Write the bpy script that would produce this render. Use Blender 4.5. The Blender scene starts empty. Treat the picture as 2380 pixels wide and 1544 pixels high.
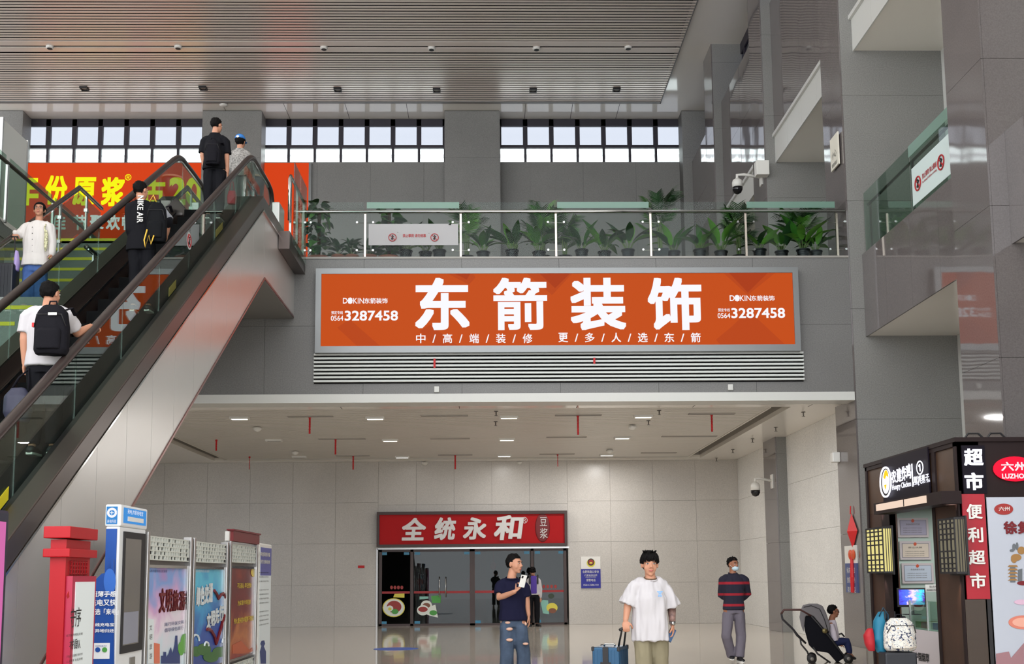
import bpy, bmesh, math, random
from mathutils import Vector, Matrix, noise
random.seed(7)
pi = math.pi
SC = bpy.context.scene
COL = SC.collection

# ------------------------------------------------------------------ camera
F, CX, CY = 2600.0, 1190.0, 1028.0
TH = math.radians(6.84); YAW = math.atan(55/2600*math.cos(TH)); ROLL = -0.0085; EYE = 1.43
RM = Matrix.Rotation(-YAW, 3, 'Z') @ Matrix.Rotation(pi/2+TH, 3, 'X') @ Matrix.Rotation(ROLL, 3, 'Z')
camd = bpy.data.cameras.new('camera'); cam = bpy.data.objects.new('camera', camd); COL.objects.link(cam)
cam.matrix_world = Matrix.Translation((0, 0, EYE)) @ RM.to_4x4()
camd.sensor_fit = 'HORIZONTAL'; camd.sensor_width = 36.0; camd.lens = 36.0*F/2380.0
camd.shift_y = (CY-772.0)/2380.0; camd.clip_start = 0.1; camd.clip_end = 400
SC.camera = cam
def ray(x, y): return RM @ Vector(((x-CX)/F, -(y-CY)/F, -1.0))
def pY(x, y, Y): d = ray(x, y); return Vector((0, 0, EYE)) + d*(Y/d.y)
def pX(x, y, X): d = ray(x, y); return Vector((0, 0, EYE)) + d*(X/d.x)
def pZ(x, y, Z): d = ray(x, y); return Vector((0, 0, EYE)) + d*((Z-EYE)/d.z)

# ------------------------------------------------------------------ world, light, exposure
w = bpy.data.worlds.new('sky'); SC.world = w; w.use_nodes = True
bg = w.node_tree.nodes['Background']; bg.inputs[0].default_value = (0.93, 0.96, 1.0, 1); bg.inputs[1].default_value = 4.1
SC.view_settings.view_transform = 'Standard'; SC.view_settings.look = 'None'
SC.view_settings.gamma = 1.0; SC.view_settings.exposure = 0.0; SC.view_settings.use_curve_mapping = False
try:
    SC.cycles.max_bounces = 8; SC.cycles.diffuse_bounces = 4; SC.cycles.glossy_bounces = 4
    SC.cycles.transmission_bounces = 8; SC.cycles.transparent_max_bounces = 24
    SC.cycles.sample_clamp_indirect = 4.0; SC.cycles.caustics_reflective = False; SC.cycles.caustics_refractive = False
except Exception: pass

# ------------------------------------------------------------------ materials
MATS = {}
def lin(c):
    f = lambda v: v/12.92 if v <= 0.04045 else ((v+0.055)/1.055)**2.4
    return tuple(f(v/255.0) for v in c)
def mat(name, rgb, rough=0.5, metal=0.0, spec=0.5, emit=None, es=1.0, noise_amt=0.0, noise_scale=20.0, bump=0.0, bump_scale=60.0, coat=0.0, srgb=True):
    if name in MATS: return MATS[name]
    m = bpy.data.materials.new(name); m.use_nodes = True; MATS[name] = m
    if rough >= 0.8 and spec == 0.5: spec = 0.12
    nt = m.node_tree; b = nt.nodes['Principled BSDF']
    c = lin(rgb) if srgb else rgb
    b.inputs['Base Color'].default_value = (*c, 1); b.inputs['Roughness'].default_value = rough
    b.inputs['Metallic'].default_value = metal; b.inputs['Specular IOR Level'].default_value = spec
    if coat: b.inputs['Coat Weight'].default_value = coat; b.inputs['Coat Roughness'].default_value = 0.05
    tc = nt.nodes.new('ShaderNodeTexCoord')
    if noise_amt:
        n = nt.nodes.new('ShaderNodeTexNoise'); n.inputs['Scale'].default_value = noise_scale; n.inputs['Detail'].default_value = 4
        nt.links.new(tc.outputs['Object'], n.inputs['Vector'])
        mr = nt.nodes.new('ShaderNodeMapRange'); mr.inputs[1].default_value = 0.3; mr.inputs[2].default_value = 0.7
        mr.inputs[3].default_value = 1-noise_amt; mr.inputs[4].default_value = 1+noise_amt
        nt.links.new(n.outputs[0], mr.inputs[0])
        mx = nt.nodes.new('ShaderNodeVectorMath'); mx.operation = 'SCALE'; mx.inputs[0].default_value = c
        nt.links.new(mr.outputs[0], mx.inputs['Scale']); nt.links.new(mx.outputs[0], b.inputs['Base Color'])
    if bump:
        n = nt.nodes.new('ShaderNodeTexNoise'); n.inputs['Scale'].default_value = bump_scale; n.inputs['Detail'].default_value = 3
        nt.links.new(tc.outputs['Object'], n.inputs['Vector'])
        bp = nt.nodes.new('ShaderNodeBump'); bp.inputs['Strength'].default_value = bump; bp.inputs['Distance'].default_value = 0.01
        nt.links.new(n.outputs[0], bp.inputs['Height']); nt.links.new(bp.outputs[0], b.inputs['Normal'])
    if emit:
        b.inputs['Emission Color'].default_value = (*lin(emit), 1); b.inputs['Emission Strength'].default_value = es
    return m
def glassmat(name, tint=(225, 240, 235), rough=0.0, ior=1.45, body=0.0, bodycol=(150, 170, 165)):
    """architectural glass: clear film whose mirror share follows Fresnel; optional milky share"""
    if name in MATS: return MATS[name]
    m = bpy.data.materials.new(name); m.use_nodes = True; MATS[name] = m; nt = m.node_tree; nt.nodes.clear()
    out = nt.nodes.new('ShaderNodeOutputMaterial'); tr = nt.nodes.new('ShaderNodeBsdfTransparent'); tr.inputs[0].default_value = (*lin(tint), 1)
    gl = nt.nodes.new('ShaderNodeBsdfGlossy'); gl.inputs['Roughness'].default_value = rough; gl.inputs[0].default_value = (1, 1, 1, 1)
    fr = nt.nodes.new('ShaderNodeFresnel'); fr.inputs[0].default_value = ior
    ge = nt.nodes.new('ShaderNodeNewGeometry'); io = nt.nodes.new('ShaderNodeMapRange'); io.inputs[3].default_value = ior; io.inputs[4].default_value = 1.0/ior
    nt.links.new(ge.outputs['Backfacing'], io.inputs[0]); nt.links.new(io.outputs[0], fr.inputs[0])
    mx = nt.nodes.new('ShaderNodeMixShader'); nt.links.new(fr.outputs[0], mx.inputs[0])
    src = tr.outputs[0]
    if body:
        df = nt.nodes.new('ShaderNodeBsdfDiffuse'); df.inputs[0].default_value = (*lin(bodycol), 1)
        tl = nt.nodes.new('ShaderNodeBsdfTranslucent'); tl.inputs[0].default_value = (*lin(bodycol), 1)
        a = nt.nodes.new('ShaderNodeMixShader'); a.inputs[0].default_value = 0.5
        nt.links.new(df.outputs[0], a.inputs[1]); nt.links.new(tl.outputs[0], a.inputs[2])
        m2 = nt.nodes.new('ShaderNodeMixShader'); m2.inputs[0].default_value = body
        nt.links.new(tr.outputs[0], m2.inputs[1]); nt.links.new(a.outputs[0], m2.inputs[2]); src = m2.outputs[0]
    nt.links.new(src, mx.inputs[1]); nt.links.new(gl.outputs[0], mx.inputs[2]); nt.links.new(mx.outputs[0], out.inputs[0])
    return m
def granite(name, rgb, rough, speck=0.18, wav=0.0, spec=0.5):
    if name in MATS: return MATS[name]
    m = bpy.data.materials.new(name); m.use_nodes = True; MATS[name] = m
    nt = m.node_tree; b = nt.nodes['Principled BSDF']; c = lin(rgb)
    tc = nt.nodes.new('ShaderNodeTexCoord')
    n = nt.nodes.new('ShaderNodeTexNoise'); n.inputs['Scale'].default_value = 45; n.inputs['Detail'].default_value = 6; n.inputs['Roughness'].default_value = 0.7
    n2 = nt.nodes.new('ShaderNodeTexNoise'); n2.inputs['Scale'].default_value = 0.7
    geo = nt.nodes.new('ShaderNodeNewGeometry')
    nt.links.new(geo.outputs['Position'], n.inputs['Vector']); nt.links.new(geo.outputs['Position'], n2.inputs['Vector'])
    mr = nt.nodes.new('ShaderNodeMapRange'); mr.inputs[1].default_value = 0.35; mr.inputs[2].default_value = 0.65; mr.inputs[3].default_value = 1-speck; mr.inputs[4].default_value = 1+speck
    nt.links.new(n.outputs[0], mr.inputs[0])
    mr2 = nt.nodes.new('ShaderNodeMapRange'); mr2.inputs[1].default_value = 0.3; mr2.inputs[2].default_value = 0.7; mr2.inputs[3].default_value = 0.95; mr2.inputs[4].default_value = 1.05
    nt.links.new(n2.outputs[0], mr2.inputs[0])
    mu = nt.nodes.new('ShaderNodeMath'); mu.operation = 'MULTIPLY'; nt.links.new(mr.outputs[0], mu.inputs[0]); nt.links.new(mr2.outputs[0], mu.inputs[1])
    mx = nt.nodes.new('ShaderNodeVectorMath'); mx.operation = 'SCALE'; mx.inputs[0].default_value = c
    nt.links.new(mu.outputs[0], mx.inputs['Scale']); nt.links.new(mx.outputs[0], b.inputs['Base Color'])
    b.inputs['Roughness'].default_value = rough; b.inputs['Specular IOR Level'].default_value = spec
    if wav:
        n3 = nt.nodes.new('ShaderNodeTexNoise'); n3.inputs['Scale'].default_value = 1.1; n3.inputs['Detail'].default_value = 1
        nt.links.new(geo.outputs['Position'], n3.inputs['Vector'])
        bp = nt.nodes.new('ShaderNodeBump'); bp.inputs['Strength'].default_value = 1.0; bp.inputs['Distance'].default_value = wav
        nt.links.new(n3.outputs[0], bp.inputs['Height']); nt.links.new(bp.outputs[0], b.inputs['Normal'])
    return m
G_FRONT = granite('granite_flamed', (126, 125, 122), 0.42, 0.2)
G_BACK = granite('granite_light', (186, 181, 174), 0.3, 0.12)
G_POL = granite('granite_polished', (104, 98, 97), 0.05, 0.12, wav=0.004, spec=1.0)
G_DARK = granite('granite_joint', (84, 82, 79), 0.6, 0.05)
G_SPAN_DIM = granite('granite_spandrel_dimmed', (112, 111, 109), 0.42, 0.2)  # darker copy of the front granite; weaker light put into its colour
M_WHITE = mat('white_panel', (205, 205, 200), 0.35)
M_CEIL = mat('ceiling_panel', (238, 233, 224), 0.08, spec=0.7)
M_SLAT = mat('slat_metal', (232, 220, 210), 0.28, metal=0.2)
M_BLACK = mat('black_void', (14, 14, 15), 0.8)
M_STEEL = mat('brushed_steel', (176, 174, 172), 0.28, metal=0.9, bump=0.05, bump_scale=4)
M_STEELP = mat('steel_tube', (190, 190, 188), 0.15, metal=1.0)
M_BRONZE = mat('bronze_deck', (88, 78, 74), 0.3, metal=0.7)
M_RUB = mat('rubber', (52, 42, 40), 0.35)
M_FRAME = mat('dark_frame', (42, 38, 48), 0.5)
M_GLASS = glassmat('clear_glass', (246, 251, 249), ior=1.16)
M_GREEN = glassmat('tinted_glass', (215, 230, 222), ior=1.4)
M_FROST = glassmat('frosted_strip', (200, 225, 215), rough=0.3, body=0.6, bodycol=(170, 205, 190))

# ------------------------------------------------------------------ geometry helpers
class MB:
    def __init__(s): s.v = []; s.f = []; s.mi = []
    def add(s, vs, fs, k=0):
        o = len(s.v); s.v += [tuple(p) for p in vs]; s.f += [tuple(i+o for i in f) for f in fs]; s.mi += [k]*len(fs); return s
    def box(s, x0, x1, y0, y1, z0, z1, k=0):
        if x0 > x1: x0, x1 = x1, x0
        if y0 > y1: y0, y1 = y1, y0
        if z0 > z1: z0, z1 = z1, z0
        return s.add([(x0,y0,z0),(x1,y0,z0),(x1,y1,z0),(x0,y1,z0),(x0,y0,z1),(x1,y0,z1),(x1,y1,z1),(x0,y1,z1)],
                     [(0,3,2,1),(4,5,6,7),(0,1,5,4),(1,2,6,5),(2,3,7,6),(3,0,4,7)], k)
    def prism(s, poly, axis, a, b, k=0):
        """poly of (u,v); axis 'X': (u,v)=(y,z) 'Y': (x,z) 'Z': (x,y)"""
        def p(u, v, t): return (t,u,v) if axis == 'X' else ((u,t,v) if axis == 'Y' else (u,v,t))
        n = len(poly); vs = [p(u, v, a) for u, v in poly]+[p(u, v, b) for u, v in poly]
        fs = [tuple(range(n)), tuple(range(2*n-1, n-1, -1))]+[(i, i+n, (i+1) % n+n, (i+1) % n) for i in range(n)]
        return s.add(vs, fs, k)
    def tube(s, pts, r, seg=10, caps=True, k=0, flat=1.0):
        pts = [Vector(p) for p in pts]; n = len(pts); rs = r if isinstance(r, (list, tuple)) else [r]*n
        vs = []; up = Vector((0, 0, 1)); prev = None
        for i, p in enumerate(pts):
            t = ((pts[i+1]-p).normalized() if i < n-1 else Vector()) + ((p-pts[i-1]).normalized() if i else Vector())
            t = t.normalized() if t.length > 1e-6 else Vector((0,0,1))
            if prev is None: a = t.cross(up) if abs(t.dot(up)) < 0.95 else t.cross(Vector((0,1,0)))
            else: a = prev - t*prev.dot(t)
            a.normalize(); prev = a; b = t.cross(a)
            for j in range(seg):
                th = 2*pi*j/seg; vs.append(p+(a*math.cos(th)+b*math.sin(th)*flat)*rs[i])
        fs = [(i*seg+j, i*seg+(j+1) % seg, (i+1)*seg+(j+1) % seg, (i+1)*seg+j) for i in range(n-1) for j in range(seg)]
        if caps: fs += [tuple(range(seg-1, -1, -1)), tuple(range((n-1)*seg, n*seg))]
        return s.add(vs, fs, k)
    def lathe(s, prof, c=(0,0,0), seg=16, k=0, sq=None):
        """prof list of (r,z) about vertical axis"""
        vs = [(c[0]+r*math.cos(2*pi*j/seg), c[1]+r*math.sin(2*pi*j/seg), c[2]+z) for r, z in prof for j in range(seg)]
        n = len(prof)
        fs = [(i*seg+j, i*seg+(j+1) % seg, (i+1)*seg+(j+1) % seg, (i+1)*seg+j) for i in range(n-1) for j in range(seg)]
        fs += [tuple(range(seg-1, -1, -1)), tuple(range((n-1)*seg, n*seg))]
        return s.add(vs, fs, k)
    def ell(s, c, r, M=None, seg=14, ring=9, k=0):
        M = M or Matrix.Identity(3); vs = []; c = Vector(c)
        for i in range(ring+1):
            ph = pi*i/ring
            for j in range(seg):
                th = 2*pi*j/seg
                vs.append(c + M @ Vector((r[0]*math.sin(ph)*math.cos(th), r[1]*math.sin(ph)*math.sin(th), r[2]*math.cos(ph))))
        fs = [(i*seg+j, (i+1)*seg+j, (i+1)*seg+(j+1) % seg, i*seg+(j+1) % seg) for i in range(ring) for j in range(seg)]
        return s.add(vs, fs, k)
    def build(s, name, m, parent=None, smooth=False, bevel=0.0, loc=None, **kw):
        me = bpy.data.meshes.new(name); me.from_pydata(s.v, [], s.f); me.validate(); me.update()
        for mm in (m if isinstance(m, (list, tuple)) else [m]): me.materials.append(mm)
        if isinstance(m, (list, tuple)) and len(me.polygons) == len(s.mi):
            me.polygons.foreach_set('material_index', s.mi)
        bm = bmesh.new(); bm.from_mesh(me); bmesh.ops.remove_doubles(bm, verts=bm.verts, dist=1e-5); bmesh.ops.recalc_face_normals(bm, faces=bm.faces)
        bm.to_mesh(me); bm.free()
        if smooth: me.polygons.foreach_set('use_smooth', [True]*len(me.polygons))
        o = bpy.data.objects.new(name, me); COL.objects.link(o)
        if loc is not None: o.location = loc
        if parent is not None: o.parent = parent
        if bevel:
            b = o.modifiers.new('bevel', 'BEVEL'); b.width = bevel; b.segments = 2; b.limit_method = 'ANGLE'
        for k2, v in kw.items(): o[k2] = v
        return o
def empty(name, loc, label=None, cat=None, group=None, rz=0.0, kind=None):
    o = bpy.data.objects.new(name, None); COL.objects.link(o); o.location = loc; o.rotation_euler = (0, 0, rz); o.empty_display_size = 0.1
    if label: o['label'] = label
    if cat: o['category'] = cat
    if group: o['group'] = group
    if kind: o['kind'] = kind
    return o
def tag(o, label=None, cat=None, group=None, kind=None):
    for k, v in (('label', label), ('category', cat), ('group', group), ('kind', kind)):
        if v: o[k] = v
    return o
def part(name, mb, m, parent, smooth=False, bevel=0.0, **kw):
    """mb in world coordinates -> child keeps its place"""
    o = mb.build(name, m, None, smooth, bevel, **kw)
    set_parent(o, parent); return o
def wm(o):
    M = o.matrix_basis.copy()
    while o.parent is not None:
        M = o.matrix_parent_inverse @ M; o = o.parent; M = o.matrix_basis @ M
    return M
def set_parent(o, parent):
    if parent is None: return o
    o.parent = parent; o.matrix_parent_inverse = wm(parent).inverted(); return o
def instance(name, me, parent, M=None):
    o = bpy.data.objects.new(name, me); COL.objects.link(o)
    if parent is not None: o.parent = parent
    if M is not None: o.matrix_basis = M
    return o
def copy_tree(o, parent=None):
    c = o.copy(); COL.objects.link(c)
    if parent is not None: c.parent = parent
    for ch in list(o.children): copy_tree(ch, c)
    return c
# --- text: real glyph meshes, fitted to a box
_tc = {}
def glyph(s, bold, shear=0.0, space=1.0):
    key = (s, bold, shear, space)
    if key in _tc: return _tc[key]
    c = bpy.data.curves.new('g', 'FONT'); c.body = s; c.shear = shear; c.resolution_u = 3; c.space_character = space
    o = bpy.data.objects.new('g', c); COL.objects.link(o)
    dg = bpy.context.evaluated_depsgraph_get(); me = bpy.data.meshes.new_from_object(o.evaluated_get(dg))
    vs = [v.co.copy() for v in me.vertices]; fs = [tuple(p.vertices) for p in me.polygons]
    bpy.data.objects.remove(o); bpy.data.meshes.remove(me)
    if not vs: _tc[key] = ([], [], 1, 1); return _tc[key]
    if bold:
        n0 = len(vs); base = list(vs); bf = list(fs); dirs = [(i/2.5-1, j/2.5-1) for i in range(6) for j in range(6)] if len(s) == 1 else [(1,1),(-1,1),(1,-1),(-1,-1)]; nd = len(dirs)
        for q in range(nd):
            d = dirs[q]; d = Vector((bold*d[0], bold*d[1], 0)); o_ = len(vs)
            d.z = 0.0002*(q+1); vs += [v+d for v in base]; fs += [tuple(i+o_ for i in f) for f in bf]
    x0 = min(v.x for v in vs); x1 = max(v.x for v in vs); y0 = min(v.y for v in vs); y1 = max(v.y for v in vs)
    vs = [((v.x-x0)/max(x1-x0, 1e-6), (v.y-y0)/max(y1-y0, 1e-6), v.z) for v in vs]
    _tc[key] = (vs, fs, x1-x0, y1-y0); return _tc[key]
def text_mb(mb, s, o, xd, zd, n, wid, hei, bold=0.0, depth=0.004, shear=0.0, space=1.0, k=0):
    """text filling the box with lower-left corner o, along xd (width) and zd (height), raised along n"""
    vs, fs, _, _ = glyph(s, bold, shear, space)
    if not vs: return mb
    o, xd, zd, n = Vector(o), Vector(xd).normalized(), Vector(zd).normalized(), Vector(n).normalized()
    P = [o+xd*(u*wid)+zd*(v*hei)+n*t for u, v, t in vs]; N = len(P)
    # front faces
    front = [p+n*depth for p in P]
    cnt = {}
    for f in fs:
        for i in range(len(f)):
            a, b = f[i], f[(i+1) % len(f)]
            cnt[(a, b)] = cnt.get((a, b), 0)+1
    side = [(a, b, b+N, a+N) for (a, b) in cnt if (b, a) not in cnt]
    mb.add(P+front, [tuple(i+N for i in f) for f in fs]+(side if depth > 0.012 else []), k); return mb
def slabs(axis, c, a0, a1, z0, z1, da, dz, m, parent, thick=0.03, gap=0.005, sgn=-1, name='slab', jit=0.0, holes=()):
    """stone slabs on a wall; axis 'Y': wall plane y=c facing sgn; 'X': plane x=c facing sgn"""
    na = max(1, round((a1-a0)/da)); nz = max(1, round((z1-z0)/dz)); wa = (a1-a0)/na; wz = (z1-z0)/nz
    mb = MB(); f = c+sgn*thick
    if axis == 'Y': mb.box(0, wa-gap, min(c, f)-c, max(c, f)-c, 0, wz-gap)
    else: mb.box(min(c, f)-c, max(c, f)-c, 0, wa-gap, 0, wz-gap)
    proto = None
    for i in range(na):
        for j in range(nz):
            ca, cz = a0+i*wa+wa/2, z0+j*wz+wz/2
            if any(h[0] < ca < h[1] and h[2] < cz < h[3] for h in holes): continue
            a, z = a0+i*wa+gap/2, z0+j*wz+gap/2
            loc = (a, c, z) if axis == 'Y' else (c, a, z)
            if proto is None: o = mb.build(name, m); proto = o
            else: o = bpy.data.objects.new(name, proto.data); COL.objects.link(o)
            o.location = loc
            if jit:
                if axis == 'X': o.rotation_euler = (0, random.uniform(-jit, jit)*0.6, random.uniform(-jit, jit))
                else: o.rotation_euler = (random.uniform(-jit, jit), 0, random.uniform(-jit, jit))
            set_parent(o, parent)

# ================================================================== SETTING
YF, YB, YW = 21.6, 33.4, 39.9       # front (spandrel) wall, lower back wall, upper window wall
XP, XR = 7.2, 7.48                  # pier face, recessed side wall
ZL, ZS, ZF, ZC = 4.86, 4.98, 7.73, 18.35   # lower ceiling, spandrel bottom, upper floor, hall ceiling
KS = 'structure'
# floor: polished stone
def floormat():
    m = bpy.data.materials.new('polished_floor'); m.use_nodes = True; nt = m.node_tree; b = nt.nodes['Principled BSDF']
    geo = nt.nodes.new('ShaderNodeNewGeometry')
    br = nt.nodes.new('ShaderNodeTexBrick'); br.offset = 0.0; br.inputs['Scale'].default_value = 1.0; br.inputs['Brick Width'].default_value = 0.9; br.inputs['Row Height'].default_value = 0.9
    br.inputs['Mortar Size'].default_value = 0.004; br.inputs['Color1'].default_value = (*lin((206, 196, 182)), 1); br.inputs['Color2'].default_value = (*lin((198, 189, 176)), 1); br.inputs['Mortar'].default_value = (*lin((160, 150, 138)), 1)
    nt.links.new(geo.outputs['Position'], br.inputs['Vector']); 
    n = nt.nodes.new('ShaderNodeTexNoise'); n.inputs['Scale'].default_value = 3; n.inputs['Detail'].default_value = 8; nt.links.new(geo.outputs['Position'], n.inputs['Vector'])
    mr = nt.nodes.new('ShaderNodeMapRange'); mr.inputs[3].default_value = 0.8; mr.inputs[4].default_value = 1.2; nt.links.new(n.outputs[0], mr.inputs[0])
    sc = nt.nodes.new('ShaderNodeVectorMath'); sc.operation = 'SCALE'; nt.links.new(br.outputs[0], sc.inputs[0]); nt.links.new(mr.outputs[0], sc.inputs['Scale'])
    nt.links.new(sc.outputs[0], b.inputs['Base Color']); b.inputs['Roughness'].default_value = 0.07; b.inputs['Specular IOR Level'].default_value = 0.6
    n3 = nt.nodes.new('ShaderNodeTexNoise'); n3.inputs['Scale'].default_value = 1.5; nt.links.new(geo.outputs['Position'], n3.inputs['Vector'])
    bp = nt.nodes.new('ShaderNodeBump'); bp.inputs['Distance'].default_value = 0.0015; nt.links.new(n3.outputs[0], bp.inputs['Height']); nt.links.new(bp.outputs[0], b.inputs['Normal'])
    return m
M_FLOOR = floormat()
MB().box(-20, 14, -6, YB+7, -0.2, 0).build('floor', M_FLOOR, kind=KS)
# lower back wall, with the restaurant front cut in
SX0, SX1 = pY(878, 1400, YB).x, pY(1322, 1400, YB).x
SZ = pY(1100, 1274, YB).z
wb = MB().box(-20, SX0, YB, YB+0.25, 0, ZL+0.5).box(SX1, 9.5, YB, YB+0.25, 0, ZL+0.5).box(SX0, SX1, YB, YB+0.25, SZ, ZL+0.5).build('wall_back', granite('granite_joint_light', (135, 130, 124), 0.6, 0.05), kind=KS)
slabs('Y', YB, -19.8, SX0, 0, ZL, 1.25, 1.2, G_BACK, wb)
slabs('Y', YB, SX1, XR, 0, ZL, 1.25, 1.2, G_BACK, wb)
slabs('Y', YB, SX0, SX1, SZ, ZL, 1.25, 1.2, G_BACK, wb)
# lower hall side wall + upper recessed side wall
G_SIDE = granite('granite_side', (225, 224, 220), 0.32, 0.2)
ws = MB().box(XR+0.03, XR+0.3, YF+1.25, YB, 0, ZL+0.3).build('wall_right', MATS['granite_joint_light'], kind=KS)
slabs('X', XR+0.03, YF+1.25, YB, 0, ZL, 1.25, 1.2, G_SIDE, ws)
# piers (1.25 deep, every 6.2 m)
for i, y in enumerate((15.37-6.2, 15.37, YF, 27.8, 34.0)):
    z0 = 0
    p = MB().box(XP+0.03, 9.3, y+0.03, y+1.22, z0, 20).build('wall_pier', G_DARK, kind=KS)
    slabs('Y', y+0.03, XP+0.03, 9.3, 0, 19.95, 2.1, 1.11*2.0, G_FRONT if i > 1 else G_POL, p)
    slabs('X', XP+0.03, y, y+1.25, 0, 19.95, 1.25, 2.22, G_POL if i != 9 else G_FRONT, p)
    if i >= 2: pass
# upper recessed side wall between piers, above the third gallery
for i, (a, b) in enumerate(((YF+1.25, 27.8), (29.05, 34.0), (35.25, YW))):
    p = MB().box(XR+0.03, XR+0.3, a, b, 12.76, 16.4).build('wall_right_upper', G_DARK, kind=KS)
    slabs('X', XR+0.03, a, b, 12.8, 16.4, 1.24, 1.8, G_POL, p, jit=0.002)
MB().box(9.3, 9.6, -6, YW, 0, 16.35).build('wall_outer', M_WHITE, kind=KS)
# clerestory along the right wall (z 16.4..18.1)
XCl = 8.15
cl = MB()
for y in [29.0+0.9*k for k in range(12)]: cl.box(XCl, XCl+0.08, y, y+0.1, 16.5, 18.0)
cl.box(XCl, XCl+0.1, 22.9, YW, 18.0, 18.35).box(XCl, XCl+0.1, 22.9, YW, 16.38, 16.5)
clo = cl.build('window_4', M_FRAME, kind=KS)
part('pane', MB().box(XCl+0.04, XCl+0.05, 22.9, YW, 16.4, 18.2), glassmat('clerestory_pane', (110, 112, 140), ior=1.4), clo)
MB().box(XR+0.03, XCl+0.12, YF+1.25, YW, 16.3, 16.4).build('trim_6', M_WHITE, kind=KS)
# upper structure columns' lighter face above (ceiling junction shadow)
# spandrel (front) wall
XL = -20
sp = MB().box(XL, XP, YF+0.03, YF+0.2, ZS-0.1, ZF-0.05).build('wall_front', G_DARK, kind=KS)
slabs('Y', YF+0.03, -19.8, XP, ZS+0.0, ZF-0.03, 1.92, 1.37, G_SPAN_DIM, sp)
part('bottom_trim', MB().box(XL, XP, YF-0.02, YF+0.5, ZS-0.17, ZS), M_WHITE, sp)
part('coping', MB().box(-3.85, XP, YF-0.02, YF+0.3, ZF-0.04, ZF), mat('coping', (150, 146, 140), 0.4), sp)
# upper floor slab
MB().box(-5.5, XP, YF+0.2, YW, ZF-0.25, ZF).box(-20, -5.5, YF, YW, ZF-0.25, ZF).build('floor_upper', M_FLOOR, kind=KS)
# lower ceiling: border panels + slat field with cove
LX0, LX1, LY0, LY1 = -7.6, 5.8, 22.75, 32.4
lc = MB().box(-20, LX0-0.45, YF+0.45, YB, ZL, ZL+0.1).box(LX1+0.45, 9, YF+0.45, YB, ZL, ZL+0.1)
lc.box(LX0-0.45, LX1+0.45, YF+0.45, LY0, ZL, ZL+0.1).box(LX0-0.45, LX1+0.45, LY1+0.45, YB, ZL, ZL+0.1)
lco = lc.build('ceiling', M_CEIL, kind=KS)
M_SLATW = mat('slat_white', (210, 205, 196), 0.4)
part('cove', MB().box(LX0-0.5, LX1+0.5, LY0-0.0, LY1+0.5, ZL+0.3, ZL+0.34).box(LX1+0.45, LX1+0.5, LY0, LY1+0.5, ZL+0.1, ZL+0.3).box(LX0-0.5, LX0-0.45, LY0, LY1+0.5, ZL+0.1, ZL+0.3).box(LX0-0.5, LX1+0.5, LY1+0.45, LY1+0.5, ZL+0.1, ZL+0.3), mat('cove_grey', (150, 145, 138), 0.6), lco)
part('slat_edge', MB().box(LX0-0.04, LX0, LY0, LY1, ZL-0.02, ZL+0.25).box(LX1, LX1+0.04, LY0, LY1, ZL-0.02, ZL+0.25).box(LX0, LX1, LY1, LY1+0.04, ZL-0.02, ZL+0.25), M_SLATW, lco)
n = int((LY1-LY0)/0.16); me = MB().box(LX0, LX1, 0, 0.128, 0, 0.008).build('slat', M_SLATW)
for i in range(n):
    o = me if i == 0 else instance('slat', me.data, None)
    o.location = (0, LY0+0.16*i, ZL-0.0); set_parent(o, lco)
for k in range(5):                                   # border panel joints
    x = -3.0+2.4*k; part('joint', MB().box(x, x+0.012, YF+0.5, LY0, ZL-0.002, ZL+0.001), M_BLACK, lco)
# hall ceiling
UX1 = pZ(1537, 235, ZC).x; UY1 = pZ(1200, 238, ZC).y
hc = MB().box(-22, UX1, UY1, YW, ZC, ZC+0.1).box(UX1, 9.6, -3, YW, ZC, ZC+0.1).box(-22, UX1, -3, 24, ZC, ZC+0.1).box(-22, UX1, 24, UY1, ZC+0.35, ZC+0.4)
hco = hc.build('ceiling_hall', M_CEIL, kind=KS)
GY = pZ(1200, 108, ZC).y
me = None; y = 26.0; ns = 0
while y < UY1-0.1:
    if not (GY-0.42 < y < GY+0.42):
        if me is None: me = MB().box(-22, UX1-0.03, 0, 0.1, 0, 0.01).build('slat', M_SLAT); o = me
        else: o = instance('slat', me.data, None)
        o.location = (0, y, ZC-0.02); set_parent(o, hco); ns += 1
    y += 0.17
part('flat_strip', MB().box(-22, UX1-0.03, GY-0.34, GY-0.05, ZC-0.02, ZC+0.02), M_SLAT, hco)
part('flat_strip', MB().box(-22, UX1-0.03, GY+0.09, GY+0.38, ZC-0.02, ZC+0.02), M_SLAT, hco)
part('slat_edge', MB().box(UX1-0.03, UX1, 24, UY1, ZC-0.05, ZC+0.3), mat('edge_grey', (120, 118, 116), 0.5), hco)
part('slat_edge', MB().box(-22, UX1, UY1-0.14, UY1, ZC-0.05, ZC+0.3), MATS['edge_grey'], hco)
bl = part('backing', MB().box(-22, UX1, 24, UY1, ZC+0.3, ZC+0.34), M_BLACK, hco)
for x in (-9.5, -7.3, -5.1, -2.9, 1.4, 3.1, 4.8):
    part('joint', MB().box(x, x+0.015, UY1, YW, ZC-0.002, ZC+0.001), M_BLACK, hco)
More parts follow.
